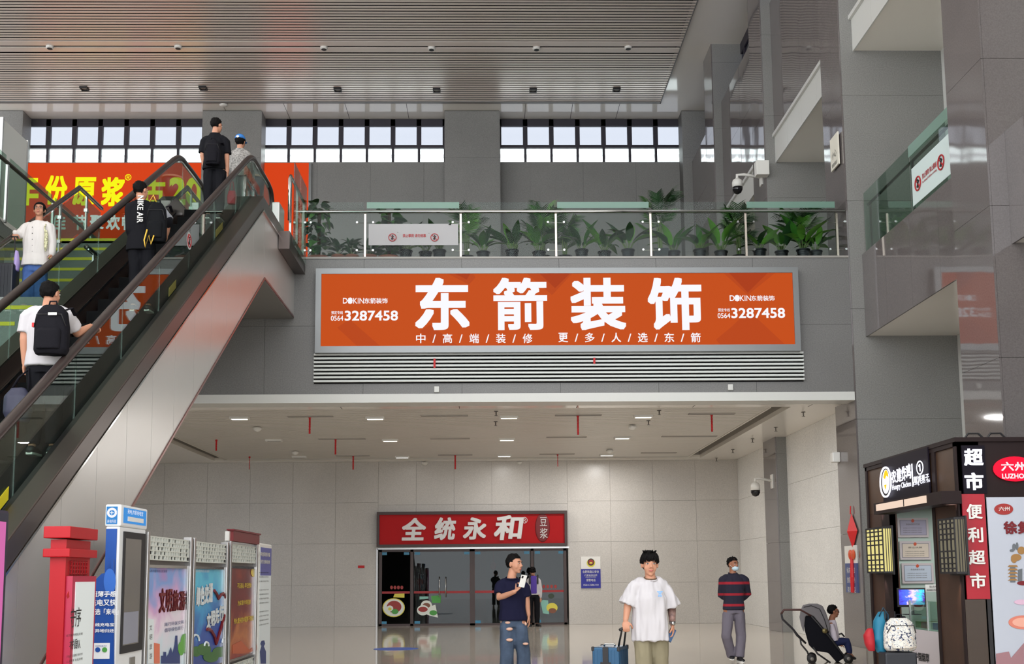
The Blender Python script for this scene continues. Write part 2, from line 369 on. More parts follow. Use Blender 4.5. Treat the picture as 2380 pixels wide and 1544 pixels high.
# upper window wall with columns
WZ0, WZ1 = pY(1300, 377, YW).z, pY(1300, 277, YW).z
ww = MB().box(-22, 9.3, YW, YW+0.3, ZF, WZ0).box(-22, 9.3, YW, YW+0.3, WZ1, ZC+0.3).build('wall_window', G_DARK, kind=KS)
slabs('Y', YW, -20, XR, ZF+0.0, WZ0, 1.9, 1.8, G_FRONT, ww)
YC = YW-0.75
for (xa, xb) in ((-1, 50), (470, 606), (1033, 1160), (1585, 1645)):
    p0 = pY(xa, 300, YC).x if xa > 0 else -22; p1 = pY(xb, 300, YC).x
    c = MB().box(p0, p1, YC+0.03, YW, ZF, ZC).build('wall_column', G_DARK, kind=KS)
    slabs('Y', YC+0.03, max(p0, -18), p1, ZF, ZC-0.03, 3.2, 1.78, G_FRONT, c)
    slabs('X', p1, YC, YW, ZF, ZC-0.03, 0.8, 1.78, G_FRONT, c, sgn=1)
# windows: frames, mullions and panes
M_PANEU = glassmat('frosted_pane', (180, 182, 186), rough=0.2)
wn = 0
for (xa, xb) in ((50, 474), (610, 1034), (1160, 1585)):
    wn += 1
    X0, X1 = pY(xa, 330, YW).x, pY(xb, 330, YW).x; H = lambda yy: pY(1190, yy, YW).z
    fr = MB(); top, a, b_, c2, d = H(278), H(292.5), H(336.5), H(343.5), H(376)
    fr.box(X0, X1, YW+0.02, YW+0.14, a, WZ1).box(X0, X1, YW+0.02, YW+0.14, c2, b_).box(X0, X1, YW+0.02, YW+0.14, WZ0, d)
    wdt = (X1-X0)/7.0
    for k in range(8):
        x = X0+k*wdt; fr.box(x-0.085, x+0.085, YW+0.02, YW+0.14, b_, WZ1); fr.box(x-0.045, x+0.045, YW+0.02, YW+0.14, WZ0, c2)
    wo = fr.build('window_%d' % wn, M_FRAME, kind=KS)
    for k in range(7):
        part('pane', MB().box(X0+k*wdt+0.08, X0+(k+1)*wdt-0.08, YW+0.07, YW+0.08, b_, a), M_PANEU, wo)
        part('pane', MB().box(X0+k*wdt+0.04, X0+(k+1)*wdt-0.04, YW+0.07, YW+0.08, d, c2), M_GLASS, wo)
    # scalloped eave outside
    ev = MB(); x = X0
    while x < X1:
        ev.add([(x, YW+0.6, H(345)), (x+0.26, YW+0.6, H(345)), (x+0.22, YW+0.6, H(351)), (x+0.12, YW+0.6, H(354)), (x+0.02, YW+0.6, H(350)),
                (x, YW+0.7, H(345)), (x+0.26, YW+0.7, H(345)), (x+0.22, YW+0.7, H(351)), (x+0.12, YW+0.7, H(354)), (x+0.02, YW+0.7, H(350))],
               [(0, 4, 3, 2, 1), (5, 6, 7, 8, 9), (0, 1, 6, 5), (1, 2, 7, 6), (2, 3, 8, 7), (3, 4, 9, 8), (4, 0, 5, 9)]); x += 0.3
    part('eave', ev, glassmat('eave', (215, 212, 214), ior=1.05), wo)
# galleries on the right
def gallery(z0, z1, y0, y1, m, cap=True, nm='trim_1'):
    g = MB().box(XR+0.03, 9.3, y0, y1, z0, z1-0.08).build(nm, M_CEIL, kind=KS)
    k = max(1, round((y1-y0)/1.2)); d = (y1-y0)/k
    for i in range(k):
        part('panel', MB().box(XR, XR+0.03, y0+i*d+0.003, y0+(i+1)*d-0.003, z0-0.02, z1), m, g)
    if cap: part('ledge', MB().box(XR-0.06, XR+0.25, y0, y1, z1-0.06, z1+0.03), M_WHITE, g)
    return g
gallery(12.04, 12.76, YF+1.25, 27.8, M_WHITE, nm='trim_1')
gallery(12.04, 12.76, 29.05, 34.0, M_WHITE, nm='trim_2')
gallery(12.04, 12.76, 9.0, YF, M_WHITE, nm='trim_3')
gallery(6.1, 7.75, 16.62, YF, G_POL, cap=False, nm='trim_4')
gallery(6.1, 7.75, 10.42, 15.37, G_POL, cap=False, nm='trim_5')
MB().box(XR, 9.3, YF+1.25, 40, ZF-0.3, ZF).build('floor_gallery', M_WHITE, kind=KS)
# left enclosure, unseen; heights shaped to light the ceiling and darken the low hall
MB().box(-20.3, -20, 20, YW, 0, 15.5).box(-20.3, -20, -6, 20, 0, 7.7).build('wall_left', mat('left_wall', (140, 138, 134), 0.6), kind=KS)

# ================================================================== ESCALATOR
SL = 0.645
M_PANEL = mat('cladding_steel', (206, 203, 200), 0.26, metal=0.45, bump=0.02, bump_scale=1.5)
def zrail(s): return 8.65-SL*max(0, 18.56-s)
def zdeck(s): return 7.87-SL*max(0, 18.42-s)
def zlow(s): return 6.5-SL*max(0, 18.7-s)
def zstep(s): return ZF-SL*max(0, 18.62-s)
XO, XI, XH = -3.81, -4.0, -4.03           # outer cladding, inner skirt, handrail
esc = empty('escalator', (-4.65, 12, 0), 'steel clad escalator rising away to the upper floor with glass balustrades and dark handrails', 'escalator')
S0 = 6.6
# outer cladding in separate sheets (seams vertical)
edges = [S0+0.86*k for k in range(15)]+[YF+0.02]
for a, b in zip(edges[:-1], edges[1:]):
    if b-a < 0.1: continue
    pts = [a+0.004]+[q for q in (18.42, 18.7) if a < q < b]+[b-0.004]
    top = [(q, zdeck(q)-0.24) for q in pts]; bot = [(q, max(0.0, zlow(q))) for q in reversed(pts)]
    part('panel', MB().prism(top+bot, 'X', XO-0.02, XO), M_PANEL, esc)
S1 = 21.55
def band(s0, s1, f0, f1, x0, x1, extra=(18.42, 18.56, 18.7)):
    pts = sorted([s0, s1]+[q for q in extra if s0 < q < s1])
    return MB().prism([(q, f1(q)) for q in pts]+[(q, f0(q)) for q in reversed(pts)], 'X', x0, x1)
part('outer_deck', band(S0-2, S1, lambda q: zdeck(q)-0.24, zdeck, XI, XO+0.02), M_BRONZE, esc, bevel=0.012)
part('deck_trim', band(S0-2, S1, lambda q: zdeck(q)-0.26, lambda q: zdeck(q)-0.235, XO-0.01, XO+0.03), M_STEELP, esc)
part('bottom_trim', band(8.6, S1, zlow, lambda q: zlow(q)+0.035, XO-0.01, XO+0.012), mat('copper_trim', (150, 110, 105), 0.3, metal=0.8), esc)
part('soffit_panel', band(8.6, S1, lambda q: zlow(q)-0.02, zlow, -5.6, XO), mat('soffit_grey', (110, 108, 106), 0.5), esc)
part('outer_deck', band(S0-2, S1, lambda q: zdeck(q)-0.24, zdeck, -5.5, -5.3), M_BRONZE, esc, bevel=0.012)
part('panel', band(8.6, S1, zlow, lambda q: zdeck(q)-0.24, -5.52, -5.5), M_PANEL, esc)
M_SKIRT = mat('black_skirt', (26, 24, 26), 0.3, metal=0.4)
for x in (XI-0.03, -5.32): part('skirt', band(S0-2, S1, lambda q: zdeck(q)-0.6, zdeck, x, x+0.05), mat('skirt_brown', (84, 70, 66), 0.3, metal=0.6) if x < -5 else M_SKIRT, esc)
part('skirt_strip', band(S0-2, 18.4, lambda q: zdeck(q)-0.3, lambda q: zdeck(q)-0.265, -5.262, -5.25), M_STEELP, esc)
# balustrade glass in lengths, both sides
for x, nm in ((-4.04, 'r'), (-5.27, 'l')):
    e = [S0-1+1.32*k for k in range(11)]+[20.2]
    for a, b in zip(e[:-1], e[1:]):
        if b-a > 0.15: part('glass_panel', band(a+0.004, b-0.004, lambda q: zdeck(q)-0.02, lambda q: zrail(q)-0.03, x-0.006, x+0.006), M_GREEN, esc)
    pts = [(x, S0-2+0.0, zrail(S0-2))]
    for q in (8, 12, 16, 18.2): pts.append((x, q, zrail(q)))
    for t in range(1, 6): q = 18.2+0.14*t; pts.append((x, q, zrail(q)*0.5+0.5*(zrail(q-0.2)+zrail(q+0.2))/2-0.01))
    pts += [(x, 19.4, 8.65), (x, 20.0, 8.65)]
    for t in range(1, 9):
        an = pi*t/8; pts.append((x, 20.1+0.3*math.sin(an), 8.35+0.3*math.cos(an)))
    part('handrail', MB().tube(pts, 0.047, 10), M_RUB, esc, smooth=True)
    part('rail_track', MB().tube([(p[0], p[1], p[2]-0.05) for p in pts[:12]], 0.02, 6), M_STEELP, esc)
# newel end and balustrade end plate
for xa in (-3.98, -5.46): part('end_plate', MB().box(xa, xa+0.14, 20.1, 20.6, ZF-0.1, 8.35), M_PANEL, esc, bevel=0.02)
# steps
for k in range(33):
    z = ZF-0.258*(k); y = 19.1-0.4*k
    if z < 0.2: break
    part('step', MB().box(-5.2, -4.08, y-0.4, y+0.02, z-0.32, z), M_BLACK, esc)
part('comb_plate', MB().box(-5.25, -4.05, 18.9, 21.6, ZF-0.03, ZF+0.005), M_STEEL, esc)
for x, y, w in ((-4.085, 12.35, 0.5), (-3.995, 12.2, 0.6)): pass
M_YEL = mat('yellow_label', (214, 200, 40), 0.5)
q0 = 13.25
part('warning_sticker', band(q0, q0+0.42, lambda q: zdeck(q)-0.2, lambda q: zdeck(q)-0.04, -5.268, -5.262), M_YEL, esc)
M_YEL_DIM = mat('yellow_label_dimmed', (110, 104, 44), 0.6)  # yellow label darkened in its colour to seem behind dim glass
for (qa, w_) in ((8.95, 0.5), (13.9, 0.3), (16.2, 0.4)):
    part('yellow_sticker', band(qa, qa+w_, lambda q: zdeck(q)+0.02, lambda q: zdeck(q)+0.13, -4.032, -4.028), M_YEL if qa < 10 else M_YEL_DIM, esc)
# round no-climbing decal on the glass
def prohibit(mb_ring, mb_fig, c, xd, r):
    c = Vector(c); xd = Vector(xd).normalized(); zd = Vector((0, 0, 1)); n = xd.cross(zd)
    ring = [c+xd*(r*math.cos(a))+zd*(r*math.sin(a)) for a in [2*pi*i/24 for i in range(25)]]
    mb_ring.tube(ring, r*0.1, 6)
    mb_ring.tube([c-xd*r*0.7+zd*r*0.7, c+xd*r*0.7-zd*r*0.7], r*0.08, 6)
    mb_fig.tube([c-zd*r*0.6, c+zd*0.25*r], r*0.13, 6); mb_fig.ell(c+zd*r*0.5, (r*0.16,)*3, seg=8, ring=5)
    mb_fig.tube([c+xd*r*0.4+zd*r*0.35, c, c-xd*r*0.35-zd*r*0.5], r*0.09, 6)
M_RED = mat('red_print', (170, 30, 35), 0.5); M_INK = mat('black_print', (30, 28, 30), 0.6)
ra, rb = MB(), MB(); pc = pX(440, 560, -4.03); prohibit(ra, rb, pc, (0, 1, 0), 0.085); part('decal', MB().tube([pc+Vector((-.004, 0, 0)), pc+Vector((-.001, 0, 0))], 0.12, 20), mat('decal_white', (190, 192, 192), 0.6), esc)
part('no_climbing_mark', ra, M_RED, esc); part('no_climbing_mark', rb, M_INK, esc)

# ================================================================== STAIRS
stz = 5.08
def stair_flight(parent, y_top, z_top, n, x0, x1, rise, go, m, strip):
    for k in range(n):
        z = z_top-rise*k; y = y_top-go*k
        if z < 0.05: break
        part('step', MB().box(x0, x1, y, y+go+0.02, z-rise-0.25, z), m, parent)
        if k % 2 == 0: part('nosing_strip', MB().box(x0+0.15, x1-0.15, y-0.004, y+0.05, z-0.045, z+0.004), strip, parent)
st = empty('staircase', (-6.7, 12, 0), 'dark stone staircase with yellow nosing strips left of the escalator', 'stairs')
M_STEP = granite('granite_step', (108, 112, 108), 0.4, 0.15); M_STRIP = mat('nosing_yellow', (205, 195, 40), 0.6)
X0s, X1s = -8.5, -5.66
stair_flight(st, 20.35, ZF, 16, X0s, X1s, 0.1656, 0.257, M_STEP, M_STRIP)
part('landing', MB().box(X0s, X1s, 14.3, 16.35, stz-0.25, stz), M_STEP, st)
stair_flight(st, 14.1, stz-0.1656, 30, X0s, X1s, 0.1656, 0.257, M_STEP, M_STRIP)
part('landing', MB().box(X0s, X1s, 20.35, YF-0.05, ZF-0.25, ZF), M_STEP, st)
part('stringer', MB().prism([(14.3, stz-0.02), (14.3, stz-0.5), (6.4, -0.02), (5.8, -0.02)], 'X', X0s-0.12, X0s), M_PANEL, st)
def stair_rail(x, label, ys):
    g = empty('stair_railing', (x, 14, 0), label, 'railing')
    f = lambda y: (ZF+0.97 if y > 20.3 else ZF+0.97-0.645*(20.3-y)) if y > 16.2 else (stz+0.97 if y > 14.2 else stz+0.97-0.645*(14.2-y))
    base = lambda y: f(y)-0.97
    y0, y1 = ys; kn = [q for q in (14.2, 16.2, 20.3) if y0 < q < y1]
    pts = [(x, q, f(q)) for q in sorted([y0, y1]+kn)]
    part('handrail', MB().tube(pts, 0.038, 10), mat('rail_dark_steel', (112, 106, 104), 0.22, metal=0.9), g, smooth=True)
    part('handrail_trim', MB().tube([(p[0]+0.03, p[1], p[2]-0.035) for p in pts], 0.012, 6), M_STEELP, g)
    q = y0+0.3
    while q < y1:
        part('post', MB().box(x-0.012, x+0.012, q-0.035, q+0.035, base(q), f(q)-0.02), M_STEEL, g)
        part('clamp', MB().box(x-0.03, x+0.03, q-0.05, q+0.05, base(q)+0.62, base(q)+0.68).box(x-0.03, x+0.03, q-0.05, q+0.05, base(q)+0.18, base(q)+0.24), M_STEELP, g)
        q2 = min(q+1.25, y1)
        e2 = [q+0.05]+[k for k in (14.2, 16.2, 20.3) if q+0.05 < k < q2-0.05]+[q2-0.05]
        if q2-q > 0.3: part('glass_panel', MB().prism([(k, f(k)-0.1) for k in e2]+[(k, base(k)+0.08) for k in reversed(e2)], 'X', x-0.005, x+0.005), M_GREEN, g)
        q += 1.25
    return g
stair_rail(-5.6, 'glass and steel railing of the staircase, the side next to the escalator', (15.3, 21.5))
stair_rail(-7.6, 'glass and steel stair railing in front of the woman in the white shirt', (12.9, 21.5))
# guard glass on the upper floor left of the stairs
g = empty('guard_railing', (-8.6, 20, ZF), 'glass guard railing with dark top rail at the upper left, under the light box', 'railing')
part('handrail', MB().tube([(-8.55, 17.2, 8.83), (-8.55, 25, 8.83)], 0.035, 8), MATS['rail_dark_steel'], g, smooth=True)
for y in (17.3, 19.4, 21.5, 23.6): part('post', MB().box(-8.57, -8.53, y-0.03, y+0.03, ZF, 8.8), M_STEEL, g)
for y in (17.35, 19.45, 21.55): part('glass_panel', MB().box(-8.555, -8.545, y+0.03, y+1.98, ZF+0.05, 8.95), M_GREEN, g)
MB().box(-11.5, -8.6, 8.0, YF, ZF-0.25, ZF).build('floor_landing', M_STEP, kind=KS)
tag(MB().prism([(16.9, 8.45), (19.6, 7.73), (19.6, 7.1), (14.5, 5.9), (12.0, 5.9), (12.0, 8.45)], 'X', -8.95, -8.62).build('parapet', mat('parapet_grey', (120, 118, 115), 0.5)), 'grey sloping parapet wall at the far left edge, above the woman on the stairs', 'parapet')
# light box panel, upper left
a = pX(65, 330, -9.9); b = pX(8, 272, -9.9)
lb = empty('signboard', (-9.9, (a.y+b.y)/2, ZF), 'tall pale panel seen edge on at the upper left beside the windows', 'panel')
part('board', MB().box(-10.05, -9.9, b.y, a.y, ZF, a.z), M_WHITE, lb)
part('frame', MB().box(-10.06, -9.88, a.y-0.05, a.y+0.0, ZF, a.z+0.02).box(-10.06, -9.88, b.y-0.05, b.y, ZF, a.z+0.02), M_STEEL, lb)
# short guard at the head of the escalator
g = empty('guard_railing', (-3.7, 20.9, ZF), 'short glass guard railing at the top of the escalator beside the balcony', 'railing')
part('handrail', MB().tube([(-3.62, 19.9, ZF+0.2), (-3.62, 19.9, 8.72), (-3.62, 19.98, 8.8), (-3.62, 21.5, 8.8)], 0.03, 8), M_STEELP, g, smooth=True)
part('base', MB().box(-3.8, -3.6, 19.85, 21.6, ZF-0.35, ZF-0.02), M_BRONZE, g)
for y in (20.0, 20.7, 21.45): part('post', MB().box(-3.64, -3.6, y-0.02, y+0.02, ZF-0.3, 8.8), M_STEEL, g)
for y in (20.05, 20.78): part('glass_panel', MB().box(-3.575, -3.565, y, y+0.68, ZF-0.2, 9.1), M_GREEN, g)

# ================================================================== BALCONY RAILING
bal = empty('balcony_railing', (1.8, YF+0.1, ZF), 'long glass railing of the balcony above the orange sign', 'railing')
YG = YF+0.08
px = [704, 849, 1071, 1292, 1512, 1733, 1945]; PXX = [pY(x, 540, YG).x for x in px]
rz_ = pY(1200, 494, YG).z; gt = pY(1200, 471, YG).z
part('handrail', MB().tube([(PXX[0]-0.05, YG-0.06, rz_), (XP-0.02, YG-0.06, rz_)], 0.03, 10), M_STEELP, bal, smooth=True)
M_POST = mat('post_steel', (188, 178, 165), 0.25, metal=0.85)
for x in PXX:
    part('post', MB().box(x-0.02, x+0.02, YG-0.03, YG+0.03, ZF, rz_), M_POST, bal)
    st_ = MB()
    for dz in (0.15, 0.72):
        st_.tube([(x-0.16, YG, ZF+dz), (x+0.16, YG, ZF+dz)], 0.008, 6)
        for sx in (-0.16, 0.16): st_.tube([(x+sx, YG-0.05, ZF+dz), (x+sx, YG+0.01, ZF+dz)], 0.022, 8)
    part('glass_bracket', st_, M_STEELP, bal)
for i, (a, b) in enumerate(zip(PXX[:-1], PXX[1:])):
    part('glass_panel', MB().box(a+0.03, b-0.03, YG-0.03, YG-0.02, ZF+0.02, gt), M_GLASS, bal)
    if i in (1, 3, 5): part('frosted_strip', MB().box(a+0.03, b-0.03, YG-0.036, YG-0.032, gt-0.13, gt), M_FROST, bal)
a = pY(857, 521, YG-0.05); b = pY(1065, 570, YG-0.05)
bn = empty('notice', (0.5*(a.x+b.x), YG-0.04, b.z), 'frosted strip notice with two red no climbing symbols on the balcony glass', 'sign')
part('film', MB().box(a.x, b.x, YG-0.055, YG-0.052, b.z, a.z), glassmat('frost_notice', (235, 235, 235), rough=0.5, body=0.72, bodycol=(228, 226, 228)), bn)
for xx in (912, 1010):
    ra, rb = MB(), MB(); prohibit(ra, rb, pY(xx, 552, YG-0.07), (1, 0, 0), 0.075); part('symbol_ring', ra, M_RED, bn); part('symbol_figure', rb, M_INK, bn)
tm = MB(); c = pY(936, 552, YG-0.06); text_mb(tm, '禁止攀爬 请勿倚靠', c, (1,0,0), (0,0,1), (0,-1,0), pY(990, 550, YG-0.06).x-c.x, 0.07, 0.01, 0.002); part('lettering', tm, M_RED, bn)
# gallery glass (right)
gg = empty('gallery_railing', (XR, 19, ZF), 'glass railing with a white no climbing notice on the right gallery above the polished beam', 'railing')
for (y0, y1) in ((16.65, 19.05), (19.1, 21.5)): part('glass_panel', MB().box(XR+0.05, XR+0.06, y0, y1, ZF+0.02, 8.98), M_GREEN, gg)
part('frosted_strip', MB().box(XR+0.03, XR+0.034, 16.65, 19.05, 8.78, 8.98), M_FROST, gg)
part('handrail', MB().tube([(XR+0.1, 16.65, 8.72), (XR+0.1, 21.4, 8.72)], 0.028, 8), MATS['rail_dark_steel'], gg, smooth=True)
for y in (16.7, 19.07, 21.3): part('post', MB().box(XR+0.08, XR+0.12, y-0.02, y+0.02, ZF, 8.72), M_STEELP, gg)
nt_ = empty('notice', (XR, 17.8, ZF), 'white no climbing notice with two red rings on the right gallery glass', 'sign')
part('board', MB().box(XR+0.012, XR+0.02, 16.75, 18.9, ZF+0.1, ZF+0.78), mat('notice_white', (205, 222, 220), 0.4), nt_)
for y in (17.62, 18.62):
    ra, rb = MB(), MB(); prohibit(ra, rb, (XR-0.0, y, ZF+0.42), (0, -1, 0), 0.12); part('symbol_ring', ra, M_RED, nt_); part('symbol_figure', rb, M_INK, nt_)
tm = MB(); text_mb(tm, '禁止攀爬 禁止翻越', (XR+0.008, 18.43, ZF+0.42), (0,-1,0), (0,0,1), (-1,0,0), 0.62, 0.1, 0.01, 0.002); text_mb(tm, 'No climbing Prohibition of climbing', (XR+0.008, 18.43, ZF+0.34), (0,-1,0), (0,0,1), (-1,0,0), 0.62, 0.05, 0.01, 0.002)
part('lettering', tm, M_RED, nt_)

# ================================================================== MAIN ORANGE SIGN
def U(x, y, Y): return pY(x, y, Y)
YS = YF-0.22
fx0, fz1 = U(734, 628, YS).x, U(1300, 622.5, YS).z; fx1, fz0 = U(1862, 812, YS).x, U(1300, 818, YS).z
sign = empty('illuminated_sign', ((fx0+fx1)/2, YS, fz0), 'long orange illuminated sign with four big white characters above the grille', 'sign')
M_FR = mat('sign_frame', (128, 130, 130), 0.35, metal=0.5)
fw = 0.11
fr = MB().box(fx0, fx1, YS, YF-0.01, fz1-fw, fz1).box(fx0, fx1, YS, YF-0.01, fz0, fz0+fw+0.02).box(fx0, fx0+fw, YS, YF-0.01, fz0+fw+0.02, fz1-fw).box(fx1-fw, fx1, YS, YF-0.01, fz0+fw+0.02, fz1-fw)
part('frame', fr, M_FR, sign)
YP = YS+0.03
def emis(name, rgb, s=1.0, base=(8, 6, 6)): return mat(name, base, 0.6, spec=0.04, emit=rgb, es=s)
M_OR = emis('orange_backlit', (197, 79, 26), 1.0); M_OR2 = emis('orange_dark', (172, 62, 25), 1.0); M_OR3 = emis('orange_mid', (186, 72, 27), 1.0); M_TXT = emis('white_backlit', (250, 250, 255), 1.0)
part('face', MB().box(fx0+fw, fx1-fw, YP, YP+0.05, fz0+fw, fz1-fw), M_OR, sign)
_pc = [0]
def poly(mb, pts, Y, k=0, d=0.002):
    _pc[0] = (_pc[0]+1) % 25; Y = Y-0.00015*_pc[0]
    q = [U(x, y, Y) for x, y in pts]; n = len(q)
    mb.add([(p.x, Y, p.z) for p in q]+[(p.x, Y+d, p.z) for p in q], [tuple(range(n)), tuple(range(2*n-1, n-1, -1))]+[(i, (i+1) % n, (i+1) % n+n, i+n) for i in range(n)], k); return mb
def poly_p(pts): return part('print', poly(MB(), pts, YP-0.004), M_OR3, sign)
poly_p([(1035, 633), (1098, 633), (1105, 645), (1090, 662)]); poly_p([(1220, 632), (1335, 631), (1283, 686)])
poly_p([(784, 762), (812, 742), (892, 812), (838, 812)]); poly_p([(1675, 629), (1810, 628), (1738, 686)])
poly_p([(975, 770), (1000, 755), (1075, 812), (1020, 812)]); poly_p([(1664, 790), (1700, 760), (1740, 722), (1830, 806), (1680, 808)])
for pp in ([(1050, 633), (1095, 633), (1085, 650)], [(1690, 630), (1790, 629), (1738, 680)], [(1250, 632), (1330, 631), (1290, 670)]): part('print', poly(MB(), pp, YP-0.008), M_OR2, sign)
def putU(parent, s, x0, y0, x1, y1, Y, m, bold=0.0, depth=0.004, shear=0.0, space=1.0, name='lettering'):
    """text on a frontal plane, filling pixel box of the drawing"""
    p = U(x0, y1, Y); q = U(x1, y0, Y); tm = MB(); text_mb(tm, s, (p.x, Y, p.z), (1,0,0), (0,0,1), (0,-1,0), q.x-p.x, q.z-p.z, bold, depth, shear, space)
    if tm.v: return part(name, tm, m, parent)
for s, x0, x1 in (('东', 965, 1091), ('箭', 1147, 1271), ('装', 1327, 1453), ('饰', 1507, 1629)):
    putU(sign, s, x0, 646, x1, 768, YP-0.012, M_TXT, 0.022 if s == '箭' else 0.028)
for i, s in enumerate('中/高/端/装/修'):
    x = 978+31.0*i
    if s == '/': putU(sign, s, x-4, 778, x+4, 797, YP-0.012, M_TXT, 0.01)
    else: putU(sign, s, x-11, 776, x+11, 798, YP-0.012, M_TXT, 0.012)
for i, s in enumerate('更/多/人/选/东/箭'):
    x = 1309+30.8*i
    if s == '/': putU(sign, s, x-4, 776, x+4, 795, YP-0.012, M_TXT, 0.01)
    else: putU(sign, s, x-11, 774, x+11, 796, YP-0.012, M_TXT, 0.012)
for dx, dy in ((0, 0), (899, -6)):
    putU(sign, 'D', 797+dx, 693+dy, 808+dx, 706+dy, YP-0.012, M_TXT, 0.01); putU(sign, '※', 808+dx, 692+dy, 820+dx, 707+dy, YP-0.012, M_TXT, 0.03); putU(sign, 'KIN', 821+dx, 693+dy, 846+dx, 706+dy, YP-0.012, M_TXT, 0.005)
    putU(sign, '东箭装饰', 847+dx, 693+dy, 901+dx, 706+dy, YP-0.012, M_TXT, 0.015)
    putU(sign, '3287458', 801+dx, 722+dy, 925+dx, 746+dy, YP-0.012, M_TXT, 0.02); putU(sign, '0564', 769+dx, 734+dy, 798+dx, 746+dy, YP-0.012, M_TXT, 0.01); putU(sign, '预定专线', 770+dx, 723+dy, 797+dx, 731+dy, YP-0.012, M_TXT, 0.01)
# ---- vent grille
vx0, vz1 = U(731, 822, YF).x, U(1300, 819, YF-0.05).z; vx1, vz0 = U(1867, 880, YF).x, U(1300, 889, YF-0.05).z
vent = empty('vent_grille', ((vx0+vx1)/2, YF, vz0), 'long white slatted air grille under the orange sign', 'grille')
part('backing', MB().box(vx0, vx1, YF-0.02, YF-0.005, vz0, vz1), M_BLACK, vent)
nb = 8; pit = (vz1-vz0)/nb
for k in range(nb):
    part('slat', MB().box(vx0, vx1, YF-0.09, YF-0.03, vz0+pit*(k+0.3), vz0+pit*(k+0.3)+pit*0.5), mat('grille_white', (205, 208, 204), 0.4), vent)
M_RIB = mat('red_ribbon', (190, 20, 25), 0.6)
for x, y, h in ((1010, 834, 22), (1381, 832, 14)):
    p = U(x, y, YF-0.11); tag(MB().box(p.x-0.02, p.x+0.02, YF-0.13, YF-0.12, p.z-h/118, p.z).build('ribbon', M_RIB), 'red ribbon tied to the white grille, %s' % ('the longer one at left' if x < 1200 else 'the shorter one at right'), 'ribbon', 'ribbons on the grille')
for x, y in ((1015, 906), (1697, 901)):
    p = U(x, y, YF); o = MB().box(p.x-0.05, p.x+0.05, YF-0.05, YF, p.z-0.06, p.z+0.06).build('junction_box', M_WHITE, bevel=0.01); tag(o, 'small white wall box below the grille, %s of the two' % ('left' if x < 1200 else 'right'), 'box')

# ================================================================== UPPER ADVERT
YA = YW-0.12
ax0, ax1 = U(40, 450, YA).x, U(717, 450, YA).x; az1, az0 = U(400, 379, YA).z, U(700, 610, YA).z
ad = empty('illuminated_banner', ((ax0+ax1)/2, YA, az0), 'large red orange illuminated banner with yellow characters under the upper windows at left', 'sign')
M_RO = emis('red_orange_backlit', (214, 66, 24), 1.0); M_YT = emis('yellow_backlit', (238, 236, 20), 1.1)
part('face', MB().box(ax0, ax1, YA, YA+0.06, az0, az1), M_RO, ad)
part('frame', MB().box(ax1, ax1+0.1, YA-0.02, YA+0.08, az0, az1), M_FR, ad)
# behind the column the banner stands in front of it
for s, x0, y0, x1, y1 in (('年', 32, 405, 92, 478), ('份', 104, 408, 158, 476), ('原', 168, 412, 224, 478), ('浆', 234, 412, 292, 480), ('古', 330, 412, 385, 478), ('20', 392, 412, 472, 478)):
    putU(ad, s, x0, y0, x1, y1, YA-0.01, M_YT, 0.035)
putU(ad, '®', 290, 405, 306, 420, YA-0.01, M_YT, 0.01)
for s, x0 in (('佳', 120), ('节', 168), ('聚', 208), ('欢', 246), ('畅', 283), ('饮', 320)): putU(ad, s, x0, 500, x0+34, 535, YA-0.01, M_TXT, 0.03)

# ================================================================== LOWER CEILING FITTINGS
M_LAMP = emis('lamp_on', (255, 246, 232), 5.0); M_OFF = mat('lamp_off', (120, 116, 110), 0.5); M_PLA = mat('white_plastic', (222, 220, 214), 0.4)
def where(x, y):
    col = 'left part' if x < 700 else ('middle' if x < 1300 else 'right part'); row = 'front' if y < 990 else ('middle' if y < 1040 else 'rear')
    return '%s row, %s' % (row, col)
for i, (x, y, on) in enumerate(((557, 970, 1), (872, 970, 1), (1183, 968, 1), (1495, 966, 1), (637, 1022, 0), (907, 1022, 1), (1178, 1020, 1), (1446, 1016, 1), (696, 1061, 0), (935, 1061, 1), (1172, 1058, 1), (1410, 1056, 1))):
    p = pZ(x, y, ZL); c = empty('ceiling_light', (p.x, p.y, ZL-0.02), '%s rectangular lamp of the low ceiling, %s, %s from left' % ('lit' if on else 'unlit', ('front row', 'middle row', 'rear row')[i//4], ('first', 'second', 'third', 'fourth')[i % 4]), 'lamp', 'rectangular lamps in the low ceiling')
    part('frame', MB().box(p.x-0.2, p.x+0.2, p.y-0.1, p.y-0.07, ZL-0.05, ZL).box(p.x-0.2, p.x+0.2, p.y+0.07, p.y+0.1, ZL-0.05, ZL).box(p.x-0.2, p.x-0.17, p.y-0.07, p.y+0.07, ZL-0.05, ZL).box(p.x+0.17, p.x+0.2, p.y-0.07, p.y+0.07, ZL-0.05, ZL), M_PLA, c)
    part('diffuser', MB().box(p.x-0.17, p.x+0.17, p.y-0.07, p.y+0.07, ZL-0.045, ZL-0.02), M_LAMP if on else M_OFF, c)
    pw = {2: 36, 3: 76, 6: 34, 7: 82, 10: 30, 11: 78, 1: 5, 5: 5, 9: 5, 0: 2}.get(i, 0)
    if pw:
        L = bpy.data.lights.new('lamp_light', 'AREA'); L.shape = 'RECTANGLE'; L.size = 0.34; L.size_y = 0.14; L.energy = pw; L.color = (1, 0.975, 0.95); lo = bpy.data.objects.new('lamp_light', L); COL.objects.link(lo); lo.location = (p.x, p.y, ZL-0.06); set_parent(lo, c)
